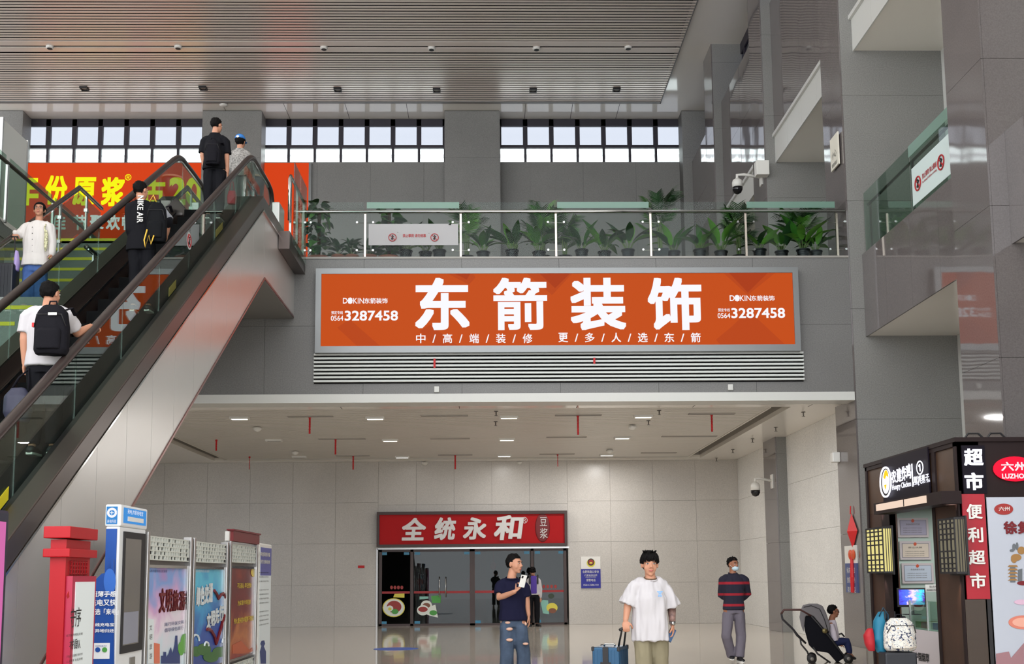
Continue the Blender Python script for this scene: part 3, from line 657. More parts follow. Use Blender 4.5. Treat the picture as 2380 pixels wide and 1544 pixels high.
for i, (x0, x1, y) in enumerate(((668, 775, 970), (978, 1088, 968), (1290, 1398, 967), (1600, 1707, 964), (740, 850, 1022), (1000, 1092, 1021), (1270, 1363, 1018), (1538, 1665, 1016), (780, 860, 1061), (1018, 1098, 1059), (1254, 1335, 1057), (1490, 1572, 1054))):
    p = pZ(x0, y, ZL-0.02); q = pZ(x1, y, ZL-0.02)
    c = empty('linear_diffuser', ((p.x+q.x)/2, p.y, ZL-0.03), 'long dark slot vent of the low ceiling, %s, %s from left' % (('front row', 'middle row', 'rear row')[i//4], ('first', 'second', 'third', 'fourth')[i % 4]), 'vent', 'slot diffusers in the low ceiling')
    part('frame', MB().box(p.x, q.x, p.y-0.07, p.y-0.045, ZL-0.02, ZL).box(p.x, q.x, p.y+0.045, p.y+0.07, ZL-0.02, ZL), mat('slot_frame', (168, 162, 154), 0.5), c)
    part('blade', MB().box(p.x, q.x, p.y-0.045, p.y+0.045, ZL-0.015, ZL-0.008), mat('slot_dark', (104, 98, 92), 0.6), c)
for i, (x, y0, y1) in enumerate(((720, 972, 1009), (503, 1025, 1048), (780, 1023, 1057), (821, 1062, 1092), (580, 1064, 1092), (1058, 1060, 1091), (1343, 968, 1011), (1654, 966, 1004), (1296, 1058, 1085))):
    p = pZ(x, y0, ZL-0.03); q = pY(x, y1, p.y); c = empty('ribbon', (p.x, p.y, p.z), '%s red ribbon hanging from a ceiling slot, %s, %s' % (('long', 'short')[y1-y0 < 36], where(x, y0), ('left', 'right')[i in (2, 3, 5, 6, 7, 8)]), 'ribbon', 'red ribbons hanging from the low ceiling')
    c['label'] = ['longest red ribbon at the front left of the low ceiling', 'short red ribbon nearest the escalator, middle row', 'red ribbon above the far left end of the red shop sign, middle row', 'red ribbon in the rear row, between the thin one and the shop sign', 'faint thin red ribbon in the rear row nearest the escalator', 'red ribbon of the rear row hanging above the red shop sign', 'longest red ribbon in the middle of the front row', 'red ribbon at the right end of the front row', 'faint thin ribbon of the rear row above the right end of the shop sign'][i]
    w_ = 0.022 if x not in (580, 1296) else 0.01
    mb = MB(); N = 6
    for k in range(N):
        za = p.z-(p.z-q.z)*k/N; zb = p.z-(p.z-q.z)*(k+1)/N; s_ = 0.01*math.sin(k*1.3+i)
        mb.add([(p.x-w_, p.y+s_, za), (p.x+w_, p.y-s_, za), (p.x+w_*0.9, p.y+s_, zb), (p.x-w_*0.9, p.y-s_, zb)], [(0, 1, 2, 3)])
    part('strip', mb, M_RIB, c); part('knot', MB().ell((p.x, p.y, p.z+0.01), (0.03, 0.02, 0.03), seg=8, ring=6), M_RIB, c)
for i, (x, y) in enumerate(((598, 998), (686, 1054), (1470, 994), (1417, 1050), (1207, 1078), (987, 1079))):
    p = pZ(x, y-4, ZL-0.02); o = MB().lathe([(0.03, 0.0), (0.09, -0.01), (0.1, -0.05), (0.06, -0.09), (0.02, -0.11)], (p.x, p.y, ZL-0.01), 14).build('smoke_detector', M_PLA, smooth=True)
    tag(o, 'round white detector on the low ceiling, %s' % ('front left by the first lamps', 'rear left', 'front right', 'rear right', 'on the back border, right one', 'on the back border, left one')[i], 'detector', 'detectors on the low ceiling')
M_SPR = mat('sprinkler', (90, 84, 78), 0.3, metal=0.8)
for i, (x, y) in enumerate(((1867, 958), (1803, 993), (1749, 1020), (1703, 1045), (1665, 1065), (1532, 954), (1507, 978), (1153, 956), (1152, 980))):
    p = pZ(x, y, ZL); o = MB().tube([(p.x, p.y, ZL), (p.x, p.y, ZL-0.09)], 0.012, 8).lathe([(0.035, 0), (0.035, 0.006)], (p.x, p.y, ZL-0.1), 10).lathe([(0.045, 0), (0.045, 0.01)], (p.x, p.y, ZL-0.012), 10).build('sprinkler', M_SPR)
    tag(o, 'small ceiling sprinkler, %s' % (('nearest of the row on the right border', 'second of the row on the right border', 'third of the row on the right border', 'fourth of the row on the right border', 'farthest of the row on the right border', 'among the slats at right, nearer one', 'among the slats at right, farther one', 'among the slats in the middle, nearer one', 'among the slats in the middle, farther one')[i]), 'sprinkler', 'sprinklers in the low ceiling')
# ---- hall ceiling fittings
for i, (x, y) in enumerate(((196, 205), (472, 204), (785, 208), (1015, 209), (1239, 209), (1433, 208))):
    p = pZ(x, y, ZC-0.03); c = empty('recessed_light', (p.x, p.y, ZC-0.03), 'square dark light in the high slatted ceiling, %s of six from left' % ('first', 'second', 'third', 'fourth', 'fifth', 'sixth')[i], 'lamp', 'recessed lights in the slatted ceiling')
    part('housing', MB().box(p.x-0.13, p.x+0.13, p.y-0.13, p.y-0.1, ZC-0.08, ZC).box(p.x-0.13, p.x+0.13, p.y+0.1, p.y+0.13, ZC-0.08, ZC).box(p.x-0.13, p.x-0.1, p.y-0.1, p.y+0.1, ZC-0.08, ZC).box(p.x+0.1, p.x+0.13, p.y-0.1, p.y+0.1, ZC-0.08, ZC), M_INK, c)
    part('lens', MB().lathe([(0.09, 0), (0.07, 0.03)], (p.x, p.y, ZC-0.05), 12), M_OFF, c)
for i, (x, y) in enumerate(((116, 107), (414, 107), (753, 109), (1003, 110), (1247, 110), (1460, 108))):
    p = pZ(x, y, ZC); c = empty('spotlight', (p.x, p.y, ZC-0.02), 'round spotlight in the groove of the high ceiling, %s of six from left' % ('first', 'second', 'third', 'fourth', 'fifth', 'sixth')[i], 'lamp', 'spotlights in the ceiling groove')
    part('body', MB().lathe([(0.11, 0.08), (0.12, 0), (0.12, -0.07), (0.1, -0.09)], (p.x, p.y, ZC), 14), M_PLA, c); part('lens', MB().lathe([(0.085, -0.095), (0.085, -0.091)], (p.x, p.y, ZC), 12), M_INK, c)
p = pZ(520, 241, ZC); tag(MB().lathe([(0.05, 0), (0.14, 0), (0.15, -0.06), (0.09, -0.1)], (p.x, p.y, ZC), 14).build('smoke_detector', M_PLA, smooth=True), 'round white detector on the high ceiling above the man in black with the backpack', 'detector')

# ================================================================== RESTAURANT FRONT
M_BRN = mat('brown_frame', (58, 40, 36), 0.45); M_REDF = mat('red_sign', (156, 16, 20), 0.5, spec=0.15, emit=(150, 16, 18), es=0.15)
p0 = U(875, 1272, YB-0.3); p1 = U(1318, 1187, YB-0.3)
sg = empty('shop_sign', ((p0.x+p1.x)/2, YB-0.2, p0.z), 'red shop sign with white brush characters above the glass restaurant front', 'sign')
part('frame', MB().box(p0.x, p1.x, YB-0.3, YB-0.005, p0.z, p0.z+0.07).box(p0.x, p1.x, YB-0.3, YB-0.005, p1.z-0.09, p1.z).box(p0.x, p0.x+0.08, YB-0.3, YB-0.005, p0.z+0.07, p1.z-0.09).box(p1.x-0.08, p1.x, YB-0.3, YB-0.005, p0.z+0.07, p1.z-0.09), M_BRN, sg)
part('face', MB().box(p0.x+0.07, p1.x-0.07, YB-0.24, YB-0.01, p0.z+0.05, p1.z-0.07), M_REDF, sg)
M_LET = mat('white_letter', (205, 203, 201), 0.5, spec=0.2, emit=(200, 198, 196), es=0.1); M_WINE = mat('wine_red', (110, 14, 20), 0.5)
YT = YB-0.26
for s, x0, y0, x1, y1 in (('全', 934, 1204, 990, 1257), ('统', 1009, 1203, 1060, 1256), ('永', 1076, 1203, 1130, 1255), ('和', 1148, 1198, 1217, 1256)): putU(sg, s, x0, y0, x1, y1, YT, M_LET, 0.03, 0.03, shear=0.12)
putU(sg, '®', 1212, 1202, 1226, 1217, YT, M_LET, 0.0)
c = U(1261, 1227, YT); part('plaque', MB().ell((c.x, YT+0.01, c.z), (0.22, 0.02, 0.42), seg=20, ring=14), M_WINE, sg, smooth=True)
putU(sg, '豆', 1255, 1203, 1271, 1223, YT-0.02, M_LET, 0.0); putU(sg, '浆', 1255, 1228, 1273, 1252, YT-0.02, M_LET, 0.0)
# glazed front: fixed panes and a pair of doors
doorz = SZ-0.02; shop = empty('door_1', ((SX0+SX1)/2, YB, 0), kind=KS)
PX = [878, 957, 1098, 1238, 1320]; XX = [U(x, 1400, YB).x for x in PX]
XX[0] += 0.02; XX[-1] -= 0.02
for i, x in enumerate(XX):
    hw = 0.075 if i == 2 else 0.045; x_ = x+(0.05 if i == 0 else (-0.05 if i == 4 else 0)); part('post', MB().box(x_-hw, x_+hw, YB+0.02, YB+0.12, 0, doorz), M_BRN, shop)
part('top_rail', MB().box(XX[0], XX[-1], YB+0.02, YB+0.12, doorz-0.08, doorz), M_BRN, shop); part('bottom_rail', MB().box(XX[0], XX[-1], YB+0.02, YB+0.12, 0, 0.06), M_BRN, shop)
part('head_trim', MB().box(SX0-0.03, SX1+0.03, YB-0.05, YB-0.0, SZ-0.03, SZ+0.02), M_STEEL, shop); part('jamb_trim', MB().box(SX0-0.05, SX0-0.0, YB-0.05, YB-0.0, 0, SZ), M_STEEL, shop)
zb0, zb1 = U(1100, 1379, YB).z, U(1100, 1373.5, YB).z
M_SG = glassmat('shop_glass', (170, 180, 180), ior=1.35)
for a, b in zip(XX[:-1], XX[1:]):
    gp = part('glass_panel', MB().box(a+0.06, b-0.06, YB+0.06, YB+0.072, 0.06, doorz-0.08), M_SG, shop)
    part('red_band', MB().box(a+0.06, b-0.06, YB+0.05, YB+0.055, zb0, zb1), mat('band_red', (150, 26, 30), 0.5), shop)
    part('patch_fitting', MB().box(a+0.08, a+0.24, YB+0.045, YB+0.08, 0.06, 0.14), mat('blue_fitting', (50, 130, 165), 0.4), shop); part('patch_fitting', MB().box(a+0.08, a+0.24, YB+0.045, YB+0.08, doorz-0.17, doorz-0.09), MATS['blue_fitting'], shop)
    part('patch_fitting', MB().box(b-0.24, b-0.08, YB+0.045, YB+0.08, doorz-0.17, doorz-0.09), MATS['blue_fitting'], shop)
for x in (1021, 1036): q = U(x, 1365, YB); part('handle', MB().tube([(q.x, YB-0.03, q.z+0.3), (q.x, YB-0.03, q.z-0.3)], 0.018, 8), M_STEELP, shop, smooth=True)
# stickers on the glass (flat prints, as they are in the place)
def disc(mb, cx, cy, rx, ry, Y, n=24, k=0, d=0.003):
    return poly(mb, [(cx+rx*math.cos(2*pi*i/n), cy-ry*math.sin(2*pi*i/n)) for i in range(n)], Y, k, d)
SM = [mat('print_white', (222, 226, 216), 0.5), mat('print_green', (70, 150, 60), 0.5), mat('print_brown', (120, 70, 45), 0.5), mat('print_yellow', (214, 200, 70), 0.5), mat('print_teal', (130, 185, 170), 0.5), mat('print_red', (150, 40, 35), 0.5), mat('print_dark', (40, 55, 35), 0.5)]
def sticker(name, label, items, Y0):
    e = empty(name, U(items[0][1][0], items[0][1][1], Y0), label, 'sticker')
    for j, (kind, a, k) in enumerate(items):
        m_ = MB(); Yj = Y0-0.003*(j+1)
        if kind == 'd': disc(m_, a[0], a[1], a[2], a[3], Yj)
        else: poly(m_, a[2], Yj)
        part('print', m_, SM[k], e)
    return e
Yst = YB+0.045
sticker('glass_sticker', 'round noodle bowl sticker low on the left glass pane of the restaurant', [('d', (915, 1413, 26, 22), 3), ('d', (915, 1413, 24, 20), 0), ('d', (916, 1411, 17, 14), 5), ('d', (906, 1415, 8, 7), 0), ('d', (906, 1416, 4, 3.5), 3), ('d', (918, 1422, 8, 6), 1), ('p', (928, 1385, [(917, 1381), (940, 1380), (940, 1390), (914, 1389)]), 3)], Yst)
sticker('glass_sticker', 'sticker of two dishes and green salad on the second glass pane', [('d', (991, 1408, 13, 12), 0), ('d', (991, 1408, 9, 6), 2), ('d', (983, 1419, 14, 12), 0), ('d', (983, 1417, 11, 6), 5), ('p', (1005, 1420, [(990, 1428), (1000, 1410), (1012, 1406), (1018, 1436), (1000, 1432)]), 0), ('d', (1007, 1425, 9, 6), 1), ('p', (1014, 1386, [(1002, 1386), (1025, 1384), (1024, 1402), (1004, 1402)]), 1), ('p', (985, 1390, [(975, 1387), (996, 1387), (996, 1392), (975, 1394)]), 4)], Yst)
sticker('glass_sticker', 'sticker of a pale green cup and a bread snack on the right glass pane', [('p', (1266, 1412, [(1256, 1398), (1262, 1395), (1274, 1396), (1276, 1428), (1262, 1426)]), 4), ('d', (1283, 1413, 13, 11), 3), ('d', (1284, 1420, 9, 6), 2), ('d', (1281, 1386, 7, 6), 6)], Yst)
for i, (xs, y) in enumerate(((range(910, 942, 8), 1366), (range(1264, 1292, 9), 1364))):
    m_ = MB()
    e = empty('glass_sticker', U(xs[0], y, YB), 'row of small dark red squares above the red band, %s pane' % ('left', 'right')[i], 'sticker', 'rows of small red squares')
    for x in xs: part('print', disc(MB(), x, y, 3.4, 4.5, YB+0.05, 8), SM[5], e)
# interior of the restaurant
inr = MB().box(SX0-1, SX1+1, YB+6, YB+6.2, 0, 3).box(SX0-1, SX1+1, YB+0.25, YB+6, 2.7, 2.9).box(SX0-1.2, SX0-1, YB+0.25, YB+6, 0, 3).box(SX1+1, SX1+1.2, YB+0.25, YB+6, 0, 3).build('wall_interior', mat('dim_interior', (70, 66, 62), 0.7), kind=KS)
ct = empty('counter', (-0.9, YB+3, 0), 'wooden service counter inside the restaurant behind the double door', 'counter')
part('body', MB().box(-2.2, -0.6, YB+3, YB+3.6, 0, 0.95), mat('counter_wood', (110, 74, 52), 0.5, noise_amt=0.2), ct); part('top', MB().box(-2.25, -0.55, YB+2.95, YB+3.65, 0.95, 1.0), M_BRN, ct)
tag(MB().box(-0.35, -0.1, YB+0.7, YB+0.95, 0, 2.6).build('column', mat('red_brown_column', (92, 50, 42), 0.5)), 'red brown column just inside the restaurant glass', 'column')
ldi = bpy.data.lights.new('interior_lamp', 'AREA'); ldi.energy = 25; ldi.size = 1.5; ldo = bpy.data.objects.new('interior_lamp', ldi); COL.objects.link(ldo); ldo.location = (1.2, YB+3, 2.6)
for i, (x, y) in enumerate(((-0.6, 1.3), (-2.1, 1.28), (0.12, 1.75))):
    o = MB().ell((x, YB+0.5+0.2*i, y), (0.09, 0.09, 0.12), seg=12, ring=8).tube([(x, YB+0.5+0.2*i, y+0.1), (x, YB+0.5+0.2*i, y+0.5)], 0.006, 5).tube([(x, YB+0.5+0.2*i, y-0.1), (x, YB+0.5+0.2*i, y-0.3)], 0.02, 6).build('paper_lantern', M_RIB)
    tag(o, 'small red lantern behind the restaurant glass, %s' % ('right of the door handles', 'left of the door handles', 'by the column')[i], 'lantern', 'small red lanterns in the restaurant')
# police notice
p0 = U(1351, 1368, YB-0.04); p1 = U(1395, 1294, YB-0.04); zm = U(1373, 1323, YB).z
nb_ = empty('wall_notice', ((p0.x+p1.x)/2, YB-0.04, p0.z), 'white and blue police notice with round emblem on the wall right of the restaurant', 'sign')
part('upper_board', MB().box(p0.x, p1.x, YB-0.06, YB-0.032, zm, p1.z), M_PLA, nb_); part('lower_board', MB().box(p0.x, p1.x, YB-0.06, YB-0.032, p0.z, zm), mat('notice_blue', (28, 32, 140), 0.5), nb_)
for (rx, ry, k, yy) in ((10, 10, 3, 1309), (8, 8.5, 6, 1307), (6, 6, 5, 1307), (3.5, 2, 3, 1309)): part('emblem', disc(MB(), 1373.5, yy, rx, ry, YB-0.062-0.002*(10-rx), 16), SM[k], nb_)
for s, y0, y1, xa, xb in (('合肥铁路公安处', 1326, 1333, 1354, 1392), ('六安站派出所', 1335, 1340, 1358, 1388), ('POLICE STATION', 1341, 1343, 1361, 1385), ('报警电话', 1346, 1352, 1363, 1384), ('0564-3286110', 1358, 1362, 1356, 1391)): putU(nb_, s, xa, y0, xb, y1, YB-0.068, M_PLA, 0.0, 0.002)
p0 = U(832, 1321, YB-0.04); p1 = U(847, 1315, YB-0.04); tag(MB().box(p0.x, p1.x, YB-0.05, YB-0.03, p0.z, p1.z).build('wall_plate', M_RIB), 'tiny red plate on the back wall left of the restaurant', 'plate')

# ================================================================== RIGHT SIDE FITTINGS
def ptz(name, label, anchor, arm, sc=1.0):
    """dome camera on a bracket; anchor on the wall face, arm length along -x"""
    e = empty(name, anchor, label, 'camera'); ax, ay, az = anchor
    part('bracket', MB().tube([(ax, ay, az), (ax-arm*0.7, ay, az+0.06*sc), (ax-arm, ay, az+0.05*sc), (ax-arm, ay, az-0.06*sc)], 0.035*sc, 10), M_PLA, e, smooth=True)
    part('mount', MB().box(ax-0.01, ax+0.1, ay-0.1*sc, ay+0.1*sc, az-0.2*sc, az+0.16*sc), M_PLA, e, bevel=0.01)
    part('housing', MB().lathe([(0.04*sc, -0.03*sc), (0.1*sc, -0.07*sc), (0.12*sc, -0.13*sc), (0.12*sc, -0.24*sc)], (ax-arm, ay, az), 18), M_PLA, e, smooth=True)
    part('dome', MB().lathe([(0.118*sc, -0.24*sc), (0.115*sc, -0.3*sc), (0.08*sc, -0.37*sc), (0.02*sc, -0.4*sc)], (ax-arm, ay, az), 18), mat('dome_black', (16, 16, 20), 0.1), e, smooth=True)
a = pX(1768, 418, XP-0.03); ptz('security_camera', 'white dome security camera on a bracket above the balcony plants', (XP-0.02, 28.2, pY(1750, 412, 28.2).z), 0.62, 1.15)
ptz('security_camera', 'white dome security camera in the lower hall above the standing people', (XP-0.02, 28.2, pY(1780, 1118, 28.2).z), 0.42, 1.0)
p = pY(1785, 396, 27.75); tag(MB().box(XP-0.28, XP+0.05, 27.55, 27.8, p.z-0.18, p.z+0.2).build('junction_box', M_PLA, bevel=0.01), 'pale square box on the pier edge beside the upper security camera', 'box')
p = pX(1948, 1063, XP-0.02); tag(MB().box(XP-0.16, XP, p.y-0.09, p.y+0.09, p.z-0.11, p.z+0.1).build('wall_speaker', M_PLA, bevel=0.02), 'small white wall box high on the right pier above the red knot', 'speaker')
# chinese knot
kn = empty('chinese_knot', (XP-0.03, 22.0, 2.1), 'red diamond Chinese knot decoration hanging on the right pier', 'decoration')
y_ = 22.05; k0 = pX(1973, 1236, XP-0.04); kz = k0.z; M_KN = mat('knot_red', (205, 22, 28), 0.5, bump=0.3, bump_scale=40)
part('diamond', MB().add([(XP-0.02, y_, kz+0.36), (XP-0.02, y_-0.32, kz), (XP-0.02, y_, kz-0.36), (XP-0.02, y_+0.32, kz), (XP-0.12, y_, kz)], [(0, 1, 4), (1, 2, 4), (2, 3, 4), (3, 0, 4), (0, 3, 2, 1)]), M_KN, kn)
part('cord', MB().tube([(XP-0.04, y_, kz+0.34), (XP-0.03, y_, kz+0.5)], 0.012, 6), M_KN, kn)
part('bow', MB().ell((XP-0.05, y_-0.09, kz-0.46), (0.03, 0.1, 0.1), seg=10, ring=8).ell((XP-0.05, y_+0.09, kz-0.46), (0.03, 0.1, 0.1), seg=10, ring=8), mat('knot_orange', (205, 80, 40), 0.5), kn)
part('tassel', MB().tube([(XP-0.05, y_, kz-0.5), (XP-0.05, y_, kz-0.9), (XP-0.05, y_+0.03, kz-1.2)], [0.03, 0.05, 0.04], 8), M_KN, kn)
p0 = pX(1962, 1270, XP-0.02); p1 = pX(1982, 1378, XP-0.02); zmid = pX(1970, 1310, XP-0.02).z
wn_ = empty('wall_notice', (XP-0.02, 22.3, p1.z), 'white over blue notice on the right pier behind the red knot', 'sign')
part('upper_board', MB().box(XP-0.03, XP-0.0, 21.85, 22.55, zmid, p0.z), M_PLA, wn_); part('lower_board', MB().box(XP-0.03, XP-0.0, 21.85, 22.55, p1.z, zmid), mat('blue_grey', (70, 84, 130), 0.5), wn_)
tm = MB()
for j, s in enumerate(('候车须知', '旅客服务', '咨询电话')): text_mb(tm, s, (XP-0.032, 22.45, zmid-0.2-0.19*j), (0,-1,0), (0,0,1), (-1,0,0), 0.5, 0.12, 0.0, 0.002)
part('lettering', tm, M_PLA, wn_)
hs = empty('projecting_sign', (XP-0.02, 22.4, 10.1), 'small white plaque with dark lettering on the upper right pier near the window reflection', 'sign')
a = pX(1931, 320, XP-0.05); b = pX(1946, 385, XP-0.05)
part('board', MB().box(XP-0.06, XP-0.03, 21.75, 22.25, b.z, a.z-0.05), mat('sign_cream', (225, 220, 205), 0.5), hs)
tm = MB(); text_mb(tm, '小心', (XP-0.062, 22.15, (a.z+b.z)/2-0.15), (0,-1,0), (0,0,1), (-1,0,0), 0.3, 0.16, 0.0, 0.002); text_mb(tm, '请勿靠近', (XP-0.062, 22.17, (a.z+b.z)/2-0.32), (0,-1,0), (0,0,1), (-1,0,0), 0.34, 0.08, 0.0, 0.002); part('lettering', tm, M_INK, hs)

# ================================================================== PLANTS ON THE BALCONY
def leafmat(name, rgb): 
    m = mat(name, rgb, 0.4, noise_amt=0.25, noise_scale=6); return m
LM = [leafmat('leaf_green', (48, 96, 30)), leafmat('leaf_dark', (26, 58, 26)), leafmat('leaf_light', (78, 128, 40))]
def leaf_mesh(L, W, bend, fold=0.25, n=7):
    vs = []; fs = []
    for i in range(n+1):
        t = i/n; wdt = W*math.sin(pi*min(1, t*0.93+0.07))**0.8*(1-0.25*t); x = L*t; z = -bend*t*t*L
        if i == n: wdt = 0.002
        vs += [(x, -wdt, z+wdt*fold), (x, 0, z), (x, wdt, z+wdt*fold)]
    for i in range(n):
        a = i*3; fs += [(a, a+3, a+4, a+1), (a+1, a+4, a+5, a+2)]
    return vs, fs
def mk_leaf(L, W, bend, m, name='leaf', fold=0.25):
    vs, fs = leaf_mesh(L, W, bend, fold); mb = MB().add(vs, fs); o = mb.build(name, m, smooth=True); me = o.data; bpy.data.objects.remove(o); return me
LV = [mk_leaf(0.5, 0.085, 0.35, LM[i % 3]) for i in range(3)]+[mk_leaf(0.4, 0.075, 0.7, LM[(i+1) % 3]) for i in range(3)]
M_POT = mat('pot_black', (22, 25, 30), 0.4, spec=0.3); M_TER = mat('pot_terracotta', (118, 62, 44), 0.6); M_SOIL = mat('soil', (50, 38, 30), 0.9); M_STEM = mat('stem', (92, 110, 60), 0.6); M_POLE = mat('moss_pole', (60, 44, 34), 0.9)
def ribbed_pot(e, r=0.135, h=0.27, square=False):
    if square:
        part('pot', MB().add([(-r*.8,-r*.8,0),(r*.8,-r*.8,0),(r*.8,r*.8,0),(-r*.8,r*.8,0),(-r,-r,h),(r,-r,h),(r,r,h),(-r,r,h)], [(0,3,2,1),(0,1,5,4),(1,2,6,5),(2,3,7,6),(3,0,4,7),(4,5,6,7)]), M_POT, None).parent = e
    else:
        prof = [(r*0.72, 0)]
        for k in range(7):
            z = h*(k+0.3)/7.3; rr = r*(0.74+0.22*z/h); prof += [(rr, z), (rr+0.007, z+0.012), (rr, z+0.024)]
        prof += [(r, h-0.03), (r*1.06, h-0.02), (r*1.06, h), (r*0.93, h), (r*0.9, h-0.03)]
        MB().lathe(prof, seg=18).build('pot', M_POT, e, smooth=True)
    MB().lathe([(r*0.9, h-0.05), (r*0.9, h-0.035)], seg=12).build('soil', M_SOIL, e)
def place_leaf(e, me, base, az, el, sc, roll=0.0):
    M = Matrix.Translation(base) @ Matrix.Rotation(az, 4, 'Z') @ Matrix.Rotation(-el, 4, 'Y') @ Matrix.Rotation(roll, 4, 'X') @ Matrix.Scale(sc, 4)
    return instance('leaf', me, e, M)
def broadleaf(x, label, sc=1.0, seed=0, dy=0.35, light=0):
    R = random.Random(seed); p = U(x, 596, YG+dy); e = empty('potted_plant', (p.x, YG+dy, ZF), label, 'plant', 'potted plants along the balcony'); ribbed_pot(e)
    n = R.randint(9, 12)
    for k in range(n):
        az = 2*pi*k/n+R.uniform(-0.3, 0.3); el = R.uniform(0.5, 1.25); L = R.uniform(0.75, 1.1)*sc
        r0 = 0.02; b = Vector((r0*math.cos(az), r0*math.sin(az), 0.25)); t = b+Vector((math.cos(az)*0.09, math.sin(az)*0.09, 0.13+0.05*R.random()))*sc
        o = MB().tube([b, t], [0.008, 0.006], 5).build('stalk', M_STEM, e)
        place_leaf(e, LV[R.randint(0, 2) if R.random() < 0.6 else (3+R.randint(0, 2))], t, az, el, L*1.15, R.uniform(-0.4, 0.4))
    return e
def palm(x, h, label, seed=0, dy=0.55, square=False):
    h *= 1.22
    R = random.Random(seed); p = U(x, 596, YG+dy); e = empty('potted_palm', (min(p.x, XP-0.62), YG+dy, ZF), label, 'plant', 'tall potted palms on the balcony'); ribbed_pot(e, 0.15, 0.3, square)
    for k in range(4): MB().tube([(0.03*math.cos(k*1.6), 0.03*math.sin(k*1.6), 0.25), (0.05*math.cos(k*1.6), 0.05*math.sin(k*1.6), h*0.6)], [0.016, 0.01], 6).build('stem', M_STEM, e)
    for k in range(20):
        az = 2.4*k+R.uniform(-0.2, 0.2); z0 = h*R.uniform(0.35, 0.8); el = R.uniform(0.35, 1.2); Lr = R.uniform(0.3, 0.48)
        M = Matrix.Translation((0.03*math.cos(az), 0.03*math.sin(az), z0)) @ Matrix.Rotation(az, 4, 'Z') @ Matrix.Rotation(-el, 4, 'Y')
        mb = MB().tube([(0, 0, 0), (Lr*0.5, 0, 0.02), (Lr, 0, -0.05*Lr)], [0.006, 0.004, 0.002], 4)
        for j in range(9):
            t = 0.3+0.7*j/8; 
            for sd in (-1, 1):
                L = 0.24*(1-0.4*abs(t-0.6)); a = Vector((Lr*t, 0, 0)); d = Vector((0.6, sd*0.8, -0.15)).normalized(); w_ = Vector((0.8, -sd*0.6, 0))*0.011
                mb.add([a-w_, a+w_, a+d*L*0.6+w_*0.8+Vector((0,0,-.01)), a+d*L+Vector((0,0,-0.05)), a+d*L*0.6-w_*0.8+Vector((0,0,-.01))], [(0, 1, 2, 3, 4)])
        mb.build('frond', LM[R.randint(0, 2) if R.random() < 0.5 else 1], e).matrix_basis = M
    return e
def climber(x, h, label, seed, r=0.22, dy=0.4):
    R = random.Random(seed); p = U(x, 596, YG+dy); e = empty('potted_climber', (p.x, YG+dy, ZF), label, 'plant', 'bushy potted plants at the left of the balcony')
    MB().lathe([(0.12, 0), (0.21, 0.07), (0.23, 0.13), (0.2, 0.13), (0.19, 0.1)], seg=18).build('pot', M_TER, e, smooth=True)
    MB().tube([(0, 0, 0.08), (0, 0, h*0.9)], 0.035, 8).build('pole', M_POLE, e)
    lm = bpy.data.meshes.get('heart') or mk_leaf(0.17, 0.07, 0.3, LM[1], 'heart'); lm2 = bpy.data.meshes.get('heart_light') or mk_leaf(0.17, 0.07, 0.5, LM[0], 'heart_light')
    for k in range(int(75*h)):
        z = 0.22+(h-0.22)*R.random(); az = R.random()*6.28; rr = 0.04+r*0.45*R.random()*(1.15-0.5*z/h)
        place_leaf(e, lm if R.random() < 0.75 else lm2, Vector((rr*math.cos(az), rr*math.sin(az), z)), az, R.uniform(-0.7, 0.6), R.uniform(0.8, 1.35), R.uniform(-0.6, 0.6))
    return e
def low_bush(x, label, seed, h=0.4):
    R = random.Random(seed); p = U(x, 596, YG+0.3); e = empty('potted_shrub', (p.x, YG+0.3, ZF), label, 'plant', 'low shrubs in clay pots on the balcony')
    MB().lathe([(0.09, 0), (0.13, 0.1), (0.14, 0.14), (0.12, 0.14)], seg=16).build('pot', M_TER, e, smooth=True)
    lm = bpy.data.meshes.get('small_leaf') or mk_leaf(0.2, 0.045, 0.3, LM[1], 'small_leaf')
    for k in range(34):
        az = R.random()*6.28; z = 0.15+h*0.8*R.random()*0.7; place_leaf(e, lm, Vector((0.05*math.cos(az), 0.05*math.sin(az), z)), az, R.uniform(0.1, 1.3), R.uniform(0.7, 1.1), R.uniform(-.5, .5))
    for k in range(4): MB().tube([(0, 0, 0.12), (0.06*math.cos(k*1.57), 0.06*math.sin(k*1.57), h*0.75)], 0.006, 5).build('stem', M_STEM, e)
    return e
climber(741, 1.28, 'tall dark leafy plant on a moss pole at the left end of the balcony', 3, 0.42)
climber(904, 1.2, 'bushy climbing plant on a pole behind the frosted notice', 5, 0.36)
low_bush(786, 'small shrub in a clay pot right beside the tall plant at the balcony end', 1); low_bush(818, 'slightly taller shrub in a clay pot, second from the balcony end', 2, 0.48); low_bush(860, 'smallest shrub, half hidden by the left edge of the frosted notice', 4, 0.28)
for i, (x, l) in enumerate(((943, 'first broad leaved plant behind the frosted notice, in a black ribbed pot'), (989, 'middle broad leaved plant behind the frosted notice'), (1021, 'broad leaved plant at the right end of the frosted notice'), (1123, 'broad leaved plant just right of the second glass post'), (1190, 'wide spreading plant between the second and third posts, above the character 箭'), (1253, 'broad leaved plant just left of the third post'), (1352, 'broad leaved plant above the left part of the character 装'), (1405, 'upright broad leaved plant above the character 装'), (1460, 'pale loosely spreading plant just left of the fourth post'), (1566, 'small leafed out plant right of the fourth post'), (1627, 'light green spreading plant with a low leaf at its left'), (1676, 'broad leaved plant left of the fifth post palm'), (1766, 'broad leaved plant just right of the fifth post'), (1817, 'broad leaved plant with a pointed upright leaf, middle of the last glass panel'), (1867, 'thin leaved plant, second from the right end'), (1896, 'broad leaved plant at the right end of the balcony'))):
    broadleaf(x, l, 1.0+0.12*((i*7) % 3-1), 20+i, dy=0.4+0.12*(i % 2))
